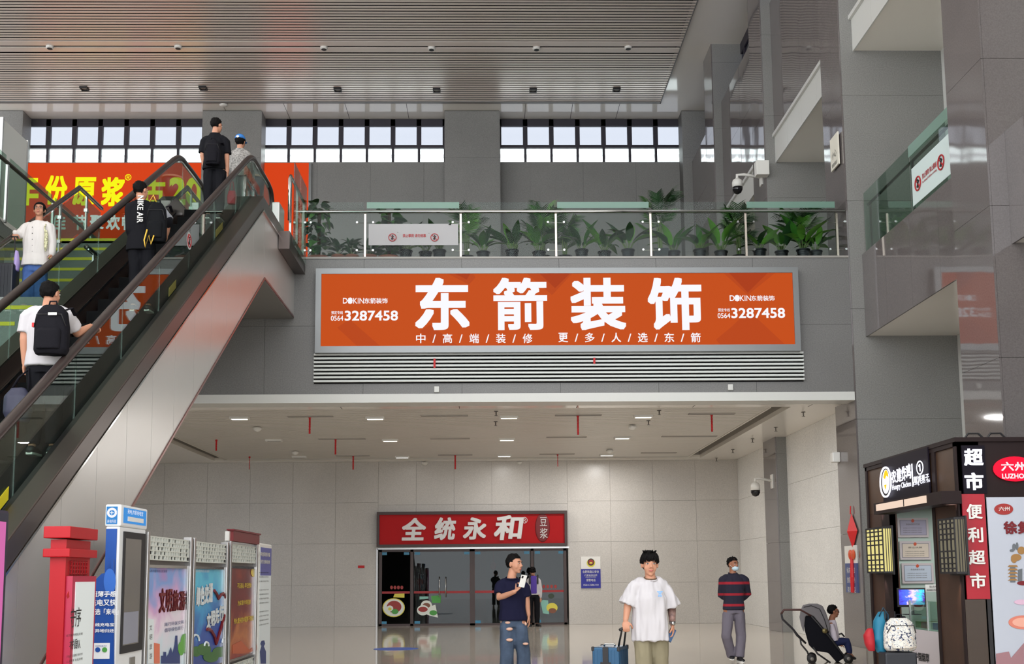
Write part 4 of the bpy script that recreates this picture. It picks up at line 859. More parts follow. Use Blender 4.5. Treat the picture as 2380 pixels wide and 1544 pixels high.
for i, (x, h, l, sq) in enumerate(((1085, 1.15, 'tall palm by the second glass post', 0), (1262, 1.2, 'tall feathery palm behind the third post', 0), (1313, 0.95, 'narrow palm just right of the third post', 0), (1535, 1.3, 'tall palm in a square black pot right of the fourth post', 1), (1718, 1.12, 'dark tall palm by the fifth post', 0), (1912, 1.32, 'tallest palm, at the right end of the balcony', 0))): palm(x, h, l, 50+i, dy=0.95 if x != 1535 else 0.5, square=bool(sq))

# ================================================================== ADVERTISING STANDS AT LEFT (faces look to +x)
XS = -3.25
def R_(x, y, X=XS): return pX(x, y, X)
def box_of(x0, y0, x1, y1, X):
    cx, cy = (x0+x1)/2, (y0+y1)/2
    return R_(x0, cy, X).y, R_(x1, cy, X).y, R_(cx, y1, X).z, R_(cx, y0, X).z
def putX(parent, s, x0, y0, x1, y1, X, m, bold=0.0, depth=0.003, sgn=1, name='lettering', shear=0.0):
    ya, yb, z0, z1 = box_of(x0, y0, x1, y1, X); tm = MB()
    if sgn > 0: text_mb(tm, s, (X, ya, z0), (0,1,0), (0,0,1), (1,0,0), yb-ya, z1-z0, bold, depth, shear)
    else: text_mb(tm, s, (X, ya, z0), (0,-1,0), (0,0,1), (-1,0,0), ya-yb, z1-z0, bold, depth, shear)
    if tm.v: return part(name, tm, m, parent)
def polyX(pts, X, d=0.002, sgn=1):
    _pc[0] = (_pc[0]+1) % 25; X = X+sgn*0.00015*_pc[0]
    q = [R_(x, y, X) for x, y in pts]; n = len(q); mb = MB()
    mb.add([(X, p.y, p.z) for p in q]+[(X+d*sgn, p.y, p.z) for p in q], [tuple(range(n)), tuple(range(2*n-1, n-1, -1))]+[(i, (i+1) % n, (i+1) % n+n, i+n) for i in range(n)]); return mb
def discX(cx, cy, rx, ry, X, n=20, d=0.002, sgn=1): return polyX([(cx+rx*math.cos(2*pi*i/n), cy-ry*math.sin(2*pi*i/n)) for i in range(n)], X, d, sgn)
M_RST = mat('red_lacquer', (168, 14, 26), 0.45, spec=0.3); M_PAPER = mat('poster_white', (228, 236, 238), 0.5)
# pink light box at the far left edge
e = empty('light_box', (XS-0.2, 7.3, 0), 'pink light box with dark frame cut off by the left edge', 'sign')
part('frame', MB().box(XS-0.12, XS, 6.6, 7.66, 0, 1.9), mat('navy_frame', (24, 26, 48), 0.4), e, bevel=0.02)
part('face', MB().box(XS+0.0, XS+0.012, 6.68, 7.58, 0.15, 1.82), emis('pink_screen', (232, 120, 190), 0.8), e)
# red pillar stand
e = empty('red_sign_pillar', (XS-0.25, 8.95, 0), 'red lacquered sign pillar with a white poster, between pink light box and blue kiosk', 'sign')
ya, yb = 8.7, 9.22; zt = 1.84
part('body', MB().box(XS-0.12, XS, ya, yb, 0, zt-0.1), M_RST, e)
part('cap', MB().box(XS-0.16, XS+0.045, ya-0.05, yb+0.04, zt-0.09, zt), M_RST, e, bevel=0.006)
part('cornice', MB().box(XS-0.16, XS+0.045, ya-0.05, yb+0.04, zt-0.235, zt-0.17), M_RST, e, bevel=0.006)
part('grille_panel', MB().box(XS, XS+0.006, ya+0.08, yb-0.06, zt-0.37, zt-0.26), mat('grille_red', (120, 18, 24), 0.6), e)
mb = MB()
for k in range(4): mb.box(XS+0.004, XS+0.014, ya+0.08, yb-0.06, zt-0.365+0.03*k, zt-0.357+0.03*k)
for k in range(7): mb.box(XS+0.004, XS+0.014, ya+0.1+0.055*k, ya+0.108+0.055*k, zt-0.37, zt-0.26)
part('lattice', mb, M_RST, e, kind='stuff')
part('poster_frame', MB().box(XS, XS+0.05, ya+0.02, yb+0.02, 0.1, zt-0.38), mat('frame_crimson', (170, 20, 60), 0.4), e)
part('poster', MB().box(XS+0.05, XS+0.055, ya+0.08, yb-0.02, 0.15, zt-0.425), M_PAPER, e)
for s, x0, y0, x1, y1 in (('守', 163, 1415, 175, 1459), ('序', 175, 1412, 188, 1457), ('不', 160, 1492, 170, 1510), ('插', 167, 1486, 179, 1509), ('队', 178, 1488, 187, 1508)): putX(e, s, x0, y0, x1, y1, XS+0.056, M_INK)
for s, y in (('规范有序排队文明', 1473), ('文明出行 从我做起 排队守序', 1521), ('人人有序 处处文明', 1532)): putX(e, s, 153, y, 191, y+6, XS+0.056, M_INK)
part('logo', polyX([(154, 1385), (159, 1374), (161, 1388), (157, 1392)], XS+0.056), M_RIB, e)
# blue charging kiosk
e = empty('charging_kiosk', (XS-0.2, 10.2, 0), 'tall white and blue phone charger kiosk with dark screen beside the red pillar', 'kiosk')
ky0, ky1 = 9.93, 10.68; kz = 2.09; zh = 1.895
M_WHT = mat('gloss_white', (226, 228, 230), 0.25); M_BLU = mat('kiosk_blue', (24, 72, 150), 0.4, spec=0.3)
part('head', MB().box(XS-0.13, XS+0.01, ky0-0.01, ky1+0.01, zh, kz), M_WHT, e, bevel=0.015)
part('body', MB().box(XS-0.12, XS, ky0, ky1, 0, zh), M_WHT, e, bevel=0.01)
part('head_panel', MB().box(XS+0.01, XS+0.016, ky0+0.06, ky1-0.05, zh+0.035, kz-0.025), emis('blue_lit', (70, 150, 225), 0.9), e)
part('head_panel', MB().box(XS-0.115, XS-0.02, ky0-0.016, ky0-0.01, zh+0.02, kz-0.02), MATS['blue_lit'], e)
part('side_panel', MB().box(XS-0.115, XS-0.02, ky0-0.01, ky0-0.004, 0, zh-0.02), M_BLU, e)
part('screen_bezel', MB().box(XS+0.0, XS+0.012, ky0+0.1, ky1-0.04, 0.78, zh-0.04), M_INK, e)
part('screen', MB().box(XS+0.012, XS+0.016, ky0+0.14, ky1-0.17, 0.85, zh-0.1), mat('screen_grey', (96, 92, 88), 0.15), e)
part('screen_poster', MB().box(XS+0.016, XS+0.018, ky0+0.14, ky1-0.2, 0.86, 1.14), mat('poster_dim', (140, 142, 156), 0.4), e)
part('slot', MB().box(XS, XS+0.01, ky0+0.38, ky0+0.52, 0.64, 0.73), M_OFF, e)
for k in range(4): part('slot', MB().box(XS, XS+0.008, ky0+0.14+0.13*k, ky0+0.19+0.13*k, 0.52, 0.56), M_OFF, e)
putX(e, '来电,共享充电宝', 296, 1187, 332, 1198, XS+0.018, M_TXT); part('pill', MB().box(XS+0.016, XS+0.02, ky0+0.16, ky1-0.14, zh+0.055, zh+0.095), M_WHT, e)
tm = MB(); text_mb(tm, '来电科技', (XS-0.105, ky0-0.02, zh+0.03), (1,0,0), (0,0,1), (0,-1,0), 0.08, 0.03, 0.0, 0.002); text_mb(tm, '+', (XS-0.083, ky0-0.02, zh+0.102), (1,0,0), (0,0,1), (0,-1,0), 0.035, 0.035, 0.01, 0.002); part('lettering', tm, M_TXT, e)
part('emblem', MB().tube([(XS-0.066+0.034*math.cos(a), ky0-0.018, zh+0.12+0.034*math.sin(a)) for a in [2*pi*i/20 for i in range(21)]], 0.01, 6), M_TXT, e)
# blue banner fin beside it (faces the camera)
fin = MB(); q = [(208, 1362), (236, 1334), (258, 1330), (258, 1300), (264, 1300), (264, 1560), (208, 1560)]
YFN = 9.85; Q = [pY(x, y, YFN) for x, y in q]
fin.add([(p.x, YFN, max(p.z, 0.0)) for p in Q]+[(p.x, YFN+0.02, max(p.z, 0.0)) for p in Q], [tuple(range(7)), tuple(range(13, 6, -1))]+[(i, (i+1) % 7, (i+1) % 7+7, i+7) for i in range(7)])
part('banner_panel', fin, M_BLU, e); part('print', disc(MB(), 255, 1352, 14, 30, YFN-0.004), mat('blue_light', (40, 100, 190), 0.4), e)
for s, x0, y0, x1, y1 in (('超薄手感', 212, 1374, 271, 1388), ('充电又快', 210, 1393, 271, 1409), ('就选「来电」', 209, 1415, 276, 1430), ('带线充电宝', 210, 1448, 266, 1457), ('可异地归还', 210, 1462, 266, 1471)): putU(e, s, x0, y0, x1, y1, YFN-0.006, M_WHT, 0.02)
p0 = U(214, 1532, YFN); p1 = U(256, 1495, YFN)
part('sticker', MB().box(p0.x, p1.x, YFN-0.006, YFN-0.003, p0.z, p1.z), M_WHT, e)
part('print', disc(MB(), 227, 1511, 6, 6, YFN-0.009), M_BLU, e); part('print', disc(MB(), 243, 1511, 6, 6, YFN-0.009), SM[1], e); putU(e, '扫码支付', 222, 1500, 248, 1504, YFN-0.009, M_BLU)
# three poster boards with pierced friezes
def grad(name, cols, axis=2, sc=1.0, swirl=2.0):
    m = bpy.data.materials.new(name); m.use_nodes = True; MATS[name] = m; nt = m.node_tree; b = nt.nodes['Principled BSDF']; b.inputs['Roughness'].default_value = 0.35
    tc = nt.nodes.new('ShaderNodeTexCoord'); n = nt.nodes.new('ShaderNodeTexNoise'); n.inputs['Scale'].default_value = swirl; n.inputs['Detail'].default_value = 3; n.inputs['Distortion'].default_value = 1.2
    nt.links.new(tc.outputs['Generated'], n.inputs['Vector']); sp_ = nt.nodes.new('ShaderNodeSeparateXYZ'); nt.links.new(tc.outputs['Generated'], sp_.inputs[0])
    ad_ = nt.nodes.new('ShaderNodeMath'); ad_.operation = 'MULTIPLY_ADD'; ad_.inputs[1].default_value = 0.7; nt.links.new(n.outputs[0], ad_.inputs[0])
    s2 = nt.nodes.new('ShaderNodeMath'); s2.operation = 'MULTIPLY_ADD'; s2.inputs[1].default_value = 0.85; s2.inputs[2].default_value = -0.28; nt.links.new(sp_.outputs[axis], s2.inputs[0]); nt.links.new(s2.outputs[0], ad_.inputs[2])
    r = nt.nodes.new('ShaderNodeValToRGB'); nt.links.new(ad_.outputs[0], r.inputs[0]); el = r.color_ramp.elements
    el[0].position = cols[0][0]; el[0].color = (*lin(cols[0][1]), 1); el[1].position = cols[-1][0]; el[1].color = (*lin(cols[-1][1]), 1)
    for p_, c_ in cols[1:-1]: x = el.new(p_); x.color = (*lin(c_), 1)
    nt.links.new(r.outputs[0], b.inputs['Base Color']); return m
PM = [grad('poster_pastel', [(0, (160, 200, 225)), (0.3, (214, 230, 240)), (0.5, (240, 225, 238)), (0.65, (220, 170, 215)), (0.8, (120, 160, 220)), (1, (190, 130, 190))]),
      grad('poster_blue', [(0, (30, 60, 140)), (0.4, (28, 80, 170)), (0.6, (60, 160, 215)), (0.8, (90, 195, 225)), (1, (50, 150, 210))]),
      grad('poster_red', [(0, (150, 20, 20)), (0.3, (190, 110, 50)), (0.5, (120, 20, 18)), (0.75, (100, 16, 16)), (1, (150, 50, 24))])]
M_FRZ = mat('frieze_white', (205, 208, 200), 0.5)
def frieze(parent, y0, y1, z0, z1, X, seed):
    part('frieze_backing', MB().box(X-0.03, X-0.02, y0, y1, z0, z1), mat('frieze_back', (52, 52, 50), 0.8), parent)
    R = random.Random(seed); mb = MB(); t = 0.012; rows = 5; hz = (z1-z0)/rows
    for r in range(rows+1): mb.box(X-0.02, X, y0, y1, z0+r*hz-t/2, z0+r*hz+t/2)
    for r in range(rows):
        y = y0+R.random()*0.05
        while y < y1-0.02:
            w_ = R.choice((0.03, 0.05)); mb.box(X-0.019, X-0.001, y, min(y+w_, y1), z0+r*hz, z0+(r+1)*hz); y += w_+R.choice((0.05, 0.09))
    part('pierced_frieze', mb, M_FRZ, parent, kind='stuff')
boards = []
for i, (ya, yb, zt, lab) in enumerate(((10.74, 12.28, 1.85, 'poster board with pastel travel poster and red title, next to the blue kiosk'), (12.42, 13.98, 1.85, 'poster board with blue poster showing a heart of ribbons, middle of the three boards'), (14.16, 15.75, 1.87, 'poster board with dark red poster under a red roof box, farthest of the three boards'))):
    e = empty('poster_board', (XS-0.05, (ya+yb)/2, 0), lab, 'sign'); boards.append(e)
    for y in (ya, yb): part('post', MB().box(XS-0.07, XS+0.02, y-0.035, y+0.035, 0, zt+0.03), M_STEEL, e, bevel=0.006)
    part('back_panel', MB().box(XS-0.07, XS-0.04, ya+0.035, yb-0.035, 0.1, zt), mat('board_taupe', (110, 102, 98), 0.5), e)
    frieze(e, ya+0.04, yb-0.04, zt-0.23, zt-0.01, XS, i)
    part('poster', MB().box(XS-0.04, XS-0.02, ya+0.08, yb-0.08, 0.42, zt-0.31), PM[i], e)
    part('poster_frame', MB().box(XS-0.03, XS, ya+0.05, ya+0.08, 0.39, zt-0.28).box(XS-0.03, XS, yb-0.08, yb-0.05, 0.39, zt-0.28).box(XS-0.03, XS, ya+0.08, yb-0.08, zt-0.31, zt-0.28).box(XS-0.03, XS, ya+0.08, yb-0.08, 0.39, 0.42), M_STEELP, e)
    frieze(e, ya+0.04, yb-0.04, 0.12, 0.35, XS, i+5)
XQ = XS-0.018
M_DR = mat('print_darkred', (110, 14, 24), 0.5); M_NAVY = mat('print_navy', (40, 60, 120), 0.5); M_GOLD = mat('print_gold', (220, 190, 60), 0.5)
for j, s in enumerate('文明旅游'): putX(boards[0], s, 369+15.5*j, 1368+2*j, 383+15.5*j, 1425-2*j, XQ, M_DR, 0.03)
for j, s in enumerate(('践行环保文明', '倡导绿色旅行')): putX(boards[0], s, 382, 1445+13*j, 426, 1454+13*j, XQ, M_NAVY)
putX(boards[0], '弘扬中国传统公民道德', 345, 1325, 388, 1331, XQ, M_NAVY)
part('print', polyX([(343, 1438), (357, 1440), (357, 1543), (343, 1543)], XQ), M_PAPER, boards[0]); 
for j, s in enumerate('文明旅游'): putX(boards[0], s, 347, 1453+22*j, 353, 1466+22*j, XQ+0.003, M_INK)
part('print', polyX([(358, 1495), (371, 1497), (371, 1543), (358, 1543)], XQ), mat('print_coral', (225, 120, 90), 0.5), boards[0])
for (cx, cy, rx, ry) in ((428, 1496, 8, 22), (421, 1508, 7, 16)): part('print', discX(cx, cy, rx, ry, XQ+0.002), mat('print_leaf', (96, 170, 60), 0.5), boards[0])
sk = [(375, 1543), (375, 1525), (380, 1525), (380, 1516), (386, 1516), (386, 1528), (392, 1520), (397, 1505), (401, 1520), (406, 1500), (408, 1478), (412, 1478), (413, 1510), (418, 1525), (418, 1543)]
part('print', polyX(sk, XQ), M_NAVY, boards[0])
for j, s in enumerate('绿色交通'): putX(boards[1], s, 455+9.6*j, 1365-3*j, 464+9.6*j, 1410-3*j, XQ, M_PAPER, 0.05); 
for j, s in enumerate('绿色交通'): putX(boards[1], s, 455.5+9.6*j, 1368-3*j, 463.5+9.6*j, 1407-3*j, XQ+0.003, M_DR, 0.0)
for j, s in enumerate('文明先行'): putX(boards[1], s, 479+9.8*j, 1426-6*j, 488+9.8*j, 1462-6*j, XQ, M_PAPER, 0.05); putX(boards[1], s, 479.5+9.8*j, 1429-6*j, 487.5+9.8*j, 1459-6*j, XQ+0.003, M_DR, 0.0)
putX(boards[1], '弘扬中国传统公民道德', 452, 1325, 486, 1331, XQ, M_PAPER)
hp = [(498, 1373), (503, 1380), (508, 1392), (514, 1382), (519, 1380), (523, 1395), (522, 1425), (512, 1465), (502, 1497), (498, 1478), (490, 1465), (481, 1463)]
part('ribbon_heart', MB().tube([R_(x, y, XQ+0.01) for x, y in hp], 0.02, 5), M_DR, boards[1])
for (cx, cy, rx, ry) in ((456, 1515, 12, 12), (474, 1510, 16, 14), (510, 1516, 16, 12), (490, 1528, 18, 12)): part('print', discX(cx, cy, rx, ry, XQ+0.001*rx/8), mat('print_hill', (60, 110, 50), 0.5), boards[1])
for (cx, cy, rx, ry) in ((455, 1490, 8, 14), (480, 1502, 5, 9), (521, 1495, 5, 12)): part('cloud_scroll', MB().tube([R_(cx+rx*math.cos(a), cy-ry*math.sin(a), XQ+0.01) for a in [pi*k/8 for k in range(9)]], 0.012, 5), M_PAPER, boards[1])
for s, x0, y0, x1, y1 in (('不忘初心 牢记使命', 551, 1355, 584, 1368), ('为实现中华民族', 552, 1395, 582, 1407), ('伟大复兴的中国梦不懈奋斗', 543, 1434, 592, 1447)): putX(boards[2], s, x0, y0, x1, y1, XQ, M_GOLD, 0.02)
part('print', discX(590, 1330, 7, 12, XQ), M_GOLD, boards[2]); part('print', polyX([(540, 1500), (560, 1490), (580, 1512), (596, 1495), (598, 1512), (565, 1520), (540, 1520)], XQ), mat('print_fire', (190, 90, 50), 0.5), boards[2])
e = empty('roof_box', (XS-0.02, 14.95, 1.87), 'dark red carved box standing on top of the farthest poster board', 'box')
part('box', MB().box(XS-0.03, XS+0.04, 14.15, 15.75, 1.9, 2.03), mat('carved_red', (110, 16, 20), 0.5), e)
part('moulding', MB().box(XS-0.04, XS+0.055, 14.12, 15.78, 2.03, 2.05), M_DR, e); part('end_cap', MB().box(XS-0.05, XS+0.0, 14.08, 14.15, 1.9, 2.02), M_PLA, e)
# pull-up notice board
e = empty('notice_stand', (XS, 16.4, 0), 'narrow white and blue notice stand with small print behind the poster boards', 'sign')
ya, yb = 15.98, 16.86; zt = 1.93
part('frame', MB().box(XS-0.04, XS-0.0, ya, yb, 0.05, zt), M_PLA, e, bevel=0.03); part('sheet', MB().box(XS, XS+0.004, ya+0.04, yb-0.05, 0.1, zt-0.06), M_PAPER, e); part('header', MB().box(XS+0.004, XS+0.006, ya+0.04, yb-0.05, zt-0.46, zt-0.06), mat('header_violet', (88, 90, 160), 0.5), e)
putX(e, '防电信网络诈骗', 602, 1284, 627, 1294, XS+0.008, M_PLA, 0.02); putX(e, '严厉打击跨境赌博', 602, 1302, 627, 1311, XS+0.008, M_PLA, 0.02)
for k in range(13):
    if k in (3, 8): continue
    putX(e, ('防范提示不轻信不转账', '民警提醒您注意安全')[k % 2], 602, 1330+10*k, 624, 1333+10*k, XS+0.006, M_INK)
part('foot', MB().box(XS-0.2, XS+0.16, ya+0.1, yb-0.1, 0, 0.05), M_STEEL, e)
tm = polyX([(606, 1543), (604, 1515), (608, 1502), (605, 1497), (608, 1490), (614, 1489), (616, 1497), (613, 1503), (618, 1515), (618, 1543)], XS+0.005); part('print', tm, M_NAVY, e)

# ================================================================== KIOSK SHOP AT RIGHT
XK, YK0, YK1, KZ = 5.3, 12.49, 15.55, 2.95
M_KB = mat('kiosk_brown', (66, 46, 36), 0.4, spec=0.25, noise_amt=0.2, noise_scale=3); M_KD = mat('kiosk_dark', (36, 26, 26), 0.5, spec=0.15); M_KP = mat('kiosk_panel', (74, 54, 40), 0.35, spec=0.25, noise_amt=0.25, noise_scale=2)
ks = empty('shop_kiosk', (6.8, 14, 0), 'dark brown supermarket kiosk with glowing white signs at the right edge', 'kiosk')
yL0, yL1 = pX(2180, 1300, XK).y, pX(2072, 1300, XK).y         # opening
zo = pX(2120, 1185, XK).z
part('roof', MB().box(XK-0.03, 9.2, YK0-0.03, YK1+0.03, KZ-0.05, KZ), M_KD, ks)
part('fascia', MB().box(XK, XK+0.25, YK0, YK1, zo+0.03, KZ-0.05), M_KP, ks)
part('corner_pillar', MB().box(XK, XK+0.1, yL1, YK1, 0, zo+0.03), M_KB, ks)
part('corner_pillar', MB().box(XK, XK+0.4, YK0, yL0, 0, zo+0.03), M_KB, ks)
part('door_jamb', MB().box(XK-0.01, XK+0.4, yL0-0.0, yL0+0.08, 0, zo), M_KD, ks); part('door_jamb', MB().box(XK-0.01, XK+0.08, yL1, yL1+0.28, 0, zo), M_KD, ks)
part('edge_trim', MB().box(XK-0.02, XK+0.0, YK1-0.07, YK1, 0, KZ).box(XK-0.02, XK+0.0, YK0, YK0+0.06, 0, KZ).box(XK-0.02, XK, YK0, YK1, KZ-0.1, KZ).box(XK-0.02, XK, yL0-0.1, yL0-0.0, zo, KZ-0.1), M_KD, ks)
part('back_wall', MB().box(8.9, 9.0, YK0, YK1, 0, KZ-0.05), M_KD, ks); part('side_wall', MB().box(XK+0.5, 9, YK1-0.1, YK1, 0, KZ-0.05), M_KD, ks)
YKF = YK0
part('front_frame', MB().box(XK, 9, YKF, YKF+0.1, KZ-0.75, KZ-0.05), M_KD, ks); part('front_panel', MB().box(XK, XK+0.55, YKF, YKF+0.1, 0, KZ-0.75), M_KD, ks)
pa_ = U(2290, 1300, YKF).x
part('front_frame', MB().box(pa_-0.03, pa_+0.03, YKF-0.012, YKF+0.1, 0, KZ-0.7), M_INK, ks)
# dark sign board on the left face
bs = empty('illuminated_sign', (XK-0.04, 13.9, 2.3), 'glowing white fried chicken shop sign with yellow emblem on the left face of the kiosk', 'sign')
y0, y1 = pX(2166, 1100, XK).y, pX(2057, 1100, XK).y; za, zb_ = pX(2110, 1055, XK).z, pX(2110, 1163, XK).z
part('board', MB().box(XK-0.04, XK-0.021, y0, y1, zb_, za), mat('sign_navy', (24, 18, 28), 0.5, spec=0.1), bs)
M_WL = emis('white_led', (240, 240, 255), 2.2); M_YL = emis('yellow_led', (240, 200, 30), 1.2); M_BLK = mat('sign_black', (20, 18, 24), 0.5)
part('emblem', discX(2060, 1121, 12.5, 36, XK-0.06, sgn=-1, d=0.02, n=28), M_WL, bs); part('emblem', discX(2058.5, 1121, 10.5, 32, XK-0.082, sgn=-1, n=28), M_BLK, bs); part('emblem', discX(2059, 1120, 8.5, 28, XK-0.086, sgn=-1, n=28), M_WL, bs)
part('emblem', polyX([(2053, 1110), (2056, 1096), (2060, 1092), (2064, 1100), (2065, 1110), (2060, 1106), (2057, 1115)], XK-0.09, sgn=-1), M_YL, bs); part('emblem', polyX([(2055, 1128), (2061, 1126), (2058, 1140)], XK-0.09, sgn=-1), M_YL, bs)
for s, x0, y0, x1, y1 in (('农', 2073, 1093, 2084, 1124), ('建', 2085, 1088, 2096, 1121), ('炸', 2097, 1084, 2107, 1118), ('鸡', 2107, 1078, 2118, 1114)): putX(bs, s, x0, y0, x1, y1, XK-0.06, M_WL, 0.02, sgn=-1)
putX(bs, 'Hungry Chicken', 2074, 1122, 2118, 1139, XK-0.06, M_WL, 0.01, sgn=-1); putX(bs, 'l', 2119.5, 1078, 2122.5, 1132, XK-0.06, M_WL, 0.0, sgn=-1)
putX(bs, '①', 2131, 1071, 2147, 1104, XK-0.06, M_WL, 0.01, sgn=-1); putX(bs, '煎饼果子', 2124, 1104, 2160, 1120, XK-0.06, M_WL, 0.02, sgn=-1); putX(bs, 'Long Guo Shi', 2124, 1116, 2162, 1127, XK-0.06, M_WL, 0.0, sgn=-1)
# light strip canopy
cs = empty('canopy_light', (XK-0.2, 13.9, zo), 'brown canopy with a glowing cream light strip above the kiosk opening', 'lamp')
ya, yb = pX(2188, 1165, XK-0.25).y, pX(2030, 1165, XK-0.25).y
zc1 = pX(2100, 1160, XK-0.25).z; zc0 = pX(2100, 1178, XK-0.25).z
part('canopy', MB().box(XK-0.25, XK-0.02, ya, yb, zc0-0.04, zc1+0.01), M_KD, cs); part('diffuser', MB().box(XK-0.262, XK-0.25, ya+0.42, yb-0.12, zc0, zc1-0.01), emis('cream_led', (250, 222, 200), 0.95), cs)
part('diffuser_joint', MB().box(XK-0.266, XK-0.262, (ya+yb)/2-0.01, (ya+yb)/2+0.01, zc0, zc1-0.01), M_KD, cs)
# lanterns with lattice
M_GL = emis('lantern_glow', (246, 232, 150), 0.9)
for nm_, xa, xb, yt, yb_, lab in (('a', 2014, 2052, 1229, 1331, 'left lattice wall lantern glowing pale yellow on the far pillar of the kiosk'), ('b', 2183, 2220, 1207, 1332, 'right lattice wall lantern on the near pillar of the kiosk')):
    XW = XK-0.14; yA, yB = pX(xb, 1280, XK-0.14).y, pX(xa, 1280, XK-0.14).y; zA, zB = pX((xa+xb)/2, yb_, XW).z, pX((xa+xb)/2, yt, XW).z
    e = empty('wall_lantern', (XK-0.08, (yA+yB)/2, (zA+zB)/2), lab, 'lamp', 'lattice lanterns of the kiosk')
    part('box', MB().box(XW+0.012, XK-0.02, yA, yB, zA, zB), M_GL if nm_ == 'a' else emis('lantern_dim', (200, 190, 160), 0.35), e)
    part('backplate', MB().box(XK-0.022, XK-0.0, yA-0.02, yB+0.02, zA-0.03, zB+0.03), M_INK, e)
    mb = MB(); 
    for z in (zA, zB): mb.box(XW, XK-0.02, yA-0.01, yB+0.01, z-0.012, z+0.012)
    for k in range(5): y = yA+(yB-yA)*k/4; mb.box(XW-0.002, XW+0.012, y-0.009, y+0.009, zA, zB)
    for k, fz in enumerate((0.08, 0.17, 0.28, 0.4, 0.62, 0.72, 0.82, 0.92)): z = zA+(zB-zA)*fz; mb.box(XW-0.004, XW+0.01, yA, yB, z-0.008, z+0.008)
    for k in range(3): mb.box(XK-0.1+0.03*k, XK-0.092+0.03*k, yA-0.008, yA, zA, zB)
    part('lattice', mb, M_INK, e, kind='stuff')
    for z, d in ((zB+0.05, 1), (zA-0.05, -1)):
        L = bpy.data.lights.new('lantern_lamp', 'SPOT'); L.energy = 9; L.color = (1, 0.78, 0.66); L.spot_size = 1.3; L.spot_blend = 0.9; L.shadow_soft_size = 0.02
        lo = bpy.data.objects.new('lantern_lamp', L); COL.objects.link(lo); lo.location = (XK-0.06, (yA+yB)/2, z); lo.rotation_euler = (pi if d > 0 else 0, 0, 0); set_parent(lo, e)
# inside the opening
M_MINT = mat('mint_wall', (190, 208, 196), 0.5)
YI = 15.38
part('partition', MB().box(XK+0.3, XK+1.6, YI, YI+0.05, 0, zo+0.1), M_MINT, ks); part('ceiling_panel', MB().box(XK+0.3, XK+1.6, YK0+0.1, YK1-0.1, zo+0.1, zo+0.14), M_KD, ks); part('inner_wall', MB().box(XK+1.5, XK+1.6, YK0+0.1, YI, 0, zo+0.1), M_KD, ks)
L = bpy.data.lights.new('kiosk_lamp', 'AREA'); L.energy = 26; L.size = 0.5; L.size_y = 1.2; L.shape = 'RECTANGLE'; lo = bpy.data.objects.new('kiosk_lamp', L); COL.objects.link(lo); lo.location = (XK+0.7, (yL0+yL1)/2, zo+0.08)
YC2 = YI-0.02
p0 = U(2066, 1335, 15.2); p1 = U(2084, 1198, 15.2); part('locker', MB().box(p0.x, p1.x, 15.2, 15.36, p0.z, p1.z), M_WHT, ks)
for i, (xa, ya_, xb, yb_, lab, c_) in enumerate(((2087, 1204, 2156, 1250, 'topmost of the three framed certificates, with grey violet ground', (170, 165, 185)), (2092, 1258, 2162, 1302, 'middle framed certificate with cream ground and orange seal', (214, 200, 182)), (2097, 1309, 2168, 1357, 'lowest framed certificate with blue border', (190, 200, 212)))):
    p0 = U(xa, yb_, YC2); p1 = U(xb, ya_, YC2); e = empty('certificate', (p0.x, YC2, p0.z), lab, 'certificate', 'certificates inside the kiosk')
    part('frame', MB().box(p0.x, p1.x, YC2-0.012, YC2, p0.z, p1.z), mat('cert_frame', (200, 190, 190), 0.5), e); part('border', MB().box(p0.x+0.03, p1.x-0.03, YC2-0.015, YC2-0.012, p0.z+0.03, p1.z-0.03), mat('cert_border', (120, 116, 130), 0.5), e); part('sheet', MB().box(p0.x+0.036, p1.x-0.036, YC2-0.017, YC2-0.015, p0.z+0.036, p1.z-0.036), mat('cert_%s' % ('violet', 'cream', 'ice')[i], c_, 0.5), e)
    part('seal', disc(MB(), (xa+xb)/2, ya_+7, 3.5, 4, YC2-0.02, 12), mat('seal_orange', (200, 80, 45), 0.5), e)
    putU(e, '营业执照' if i == 1 else '食品经营许可证', (xa+xb)/2-16, ya_+13, (xa+xb)/2+16, ya_+17, YC2-0.019, M_OFF)
    for k in range(3): putU(e, '经营者名称 经营场所 有效期', xa+12, ya_+23+5*k, xb-14, ya_+25+5*k, YC2-0.019, M_OFF)
YMo = 14.7; p0 = U(2087, 1412, YMo); p1 = U(2151, 1367, YMo)
mo = empty('monitor', ((p0.x+p1.x)/2, YMo, p0.z-0.1), 'small monitor with a colourful blue violet picture on the kiosk counter', 'monitor')
part('bezel', MB().box(p0.x, p1.x, YMo, YMo+0.04, p0.z, p1.z), M_INK, mo, bevel=0.005)
scr = grad('screen_picture', [(0, (60, 40, 160)), (0.35, (70, 100, 230)), (0.5, (230, 190, 220)), (0.65, (120, 160, 240)), (0.8, (60, 200, 230)), (1, (90, 40, 150))], axis=0, swirl=5)
b_ = scr.node_tree.nodes['Principled BSDF']; scr.node_tree.links.new(b_.inputs['Base Color'].links[0].from_socket, b_.inputs['Emission Color']); b_.inputs['Emission Strength'].default_value = 0.8
part('screen', MB().box(p0.x+0.02, p1.x-0.02, YMo-0.004, YMo, p0.z+0.03, p1.z-0.02), scr, mo); xm = (p0.x+p1.x)/2; part('stand', MB().box(xm-0.03, xm+0.03, YMo+0.01, YMo+0.03, p0.z-0.09, p0.z), M_INK, mo); part('foot', MB().box(xm-0.1, xm+0.1, YMo-0.05, YMo+0.1, p0.z-0.1, p0.z-0.09), M_INK, mo)
p0 = U(2151, 1376, 15.0); p1 = U(2187, 1359, 15.0)
pl = empty('phone_number_plate', (p0.x, 15.0, p0.z), 'small white plate with a complaint phone number beside the monitor', 'sign')
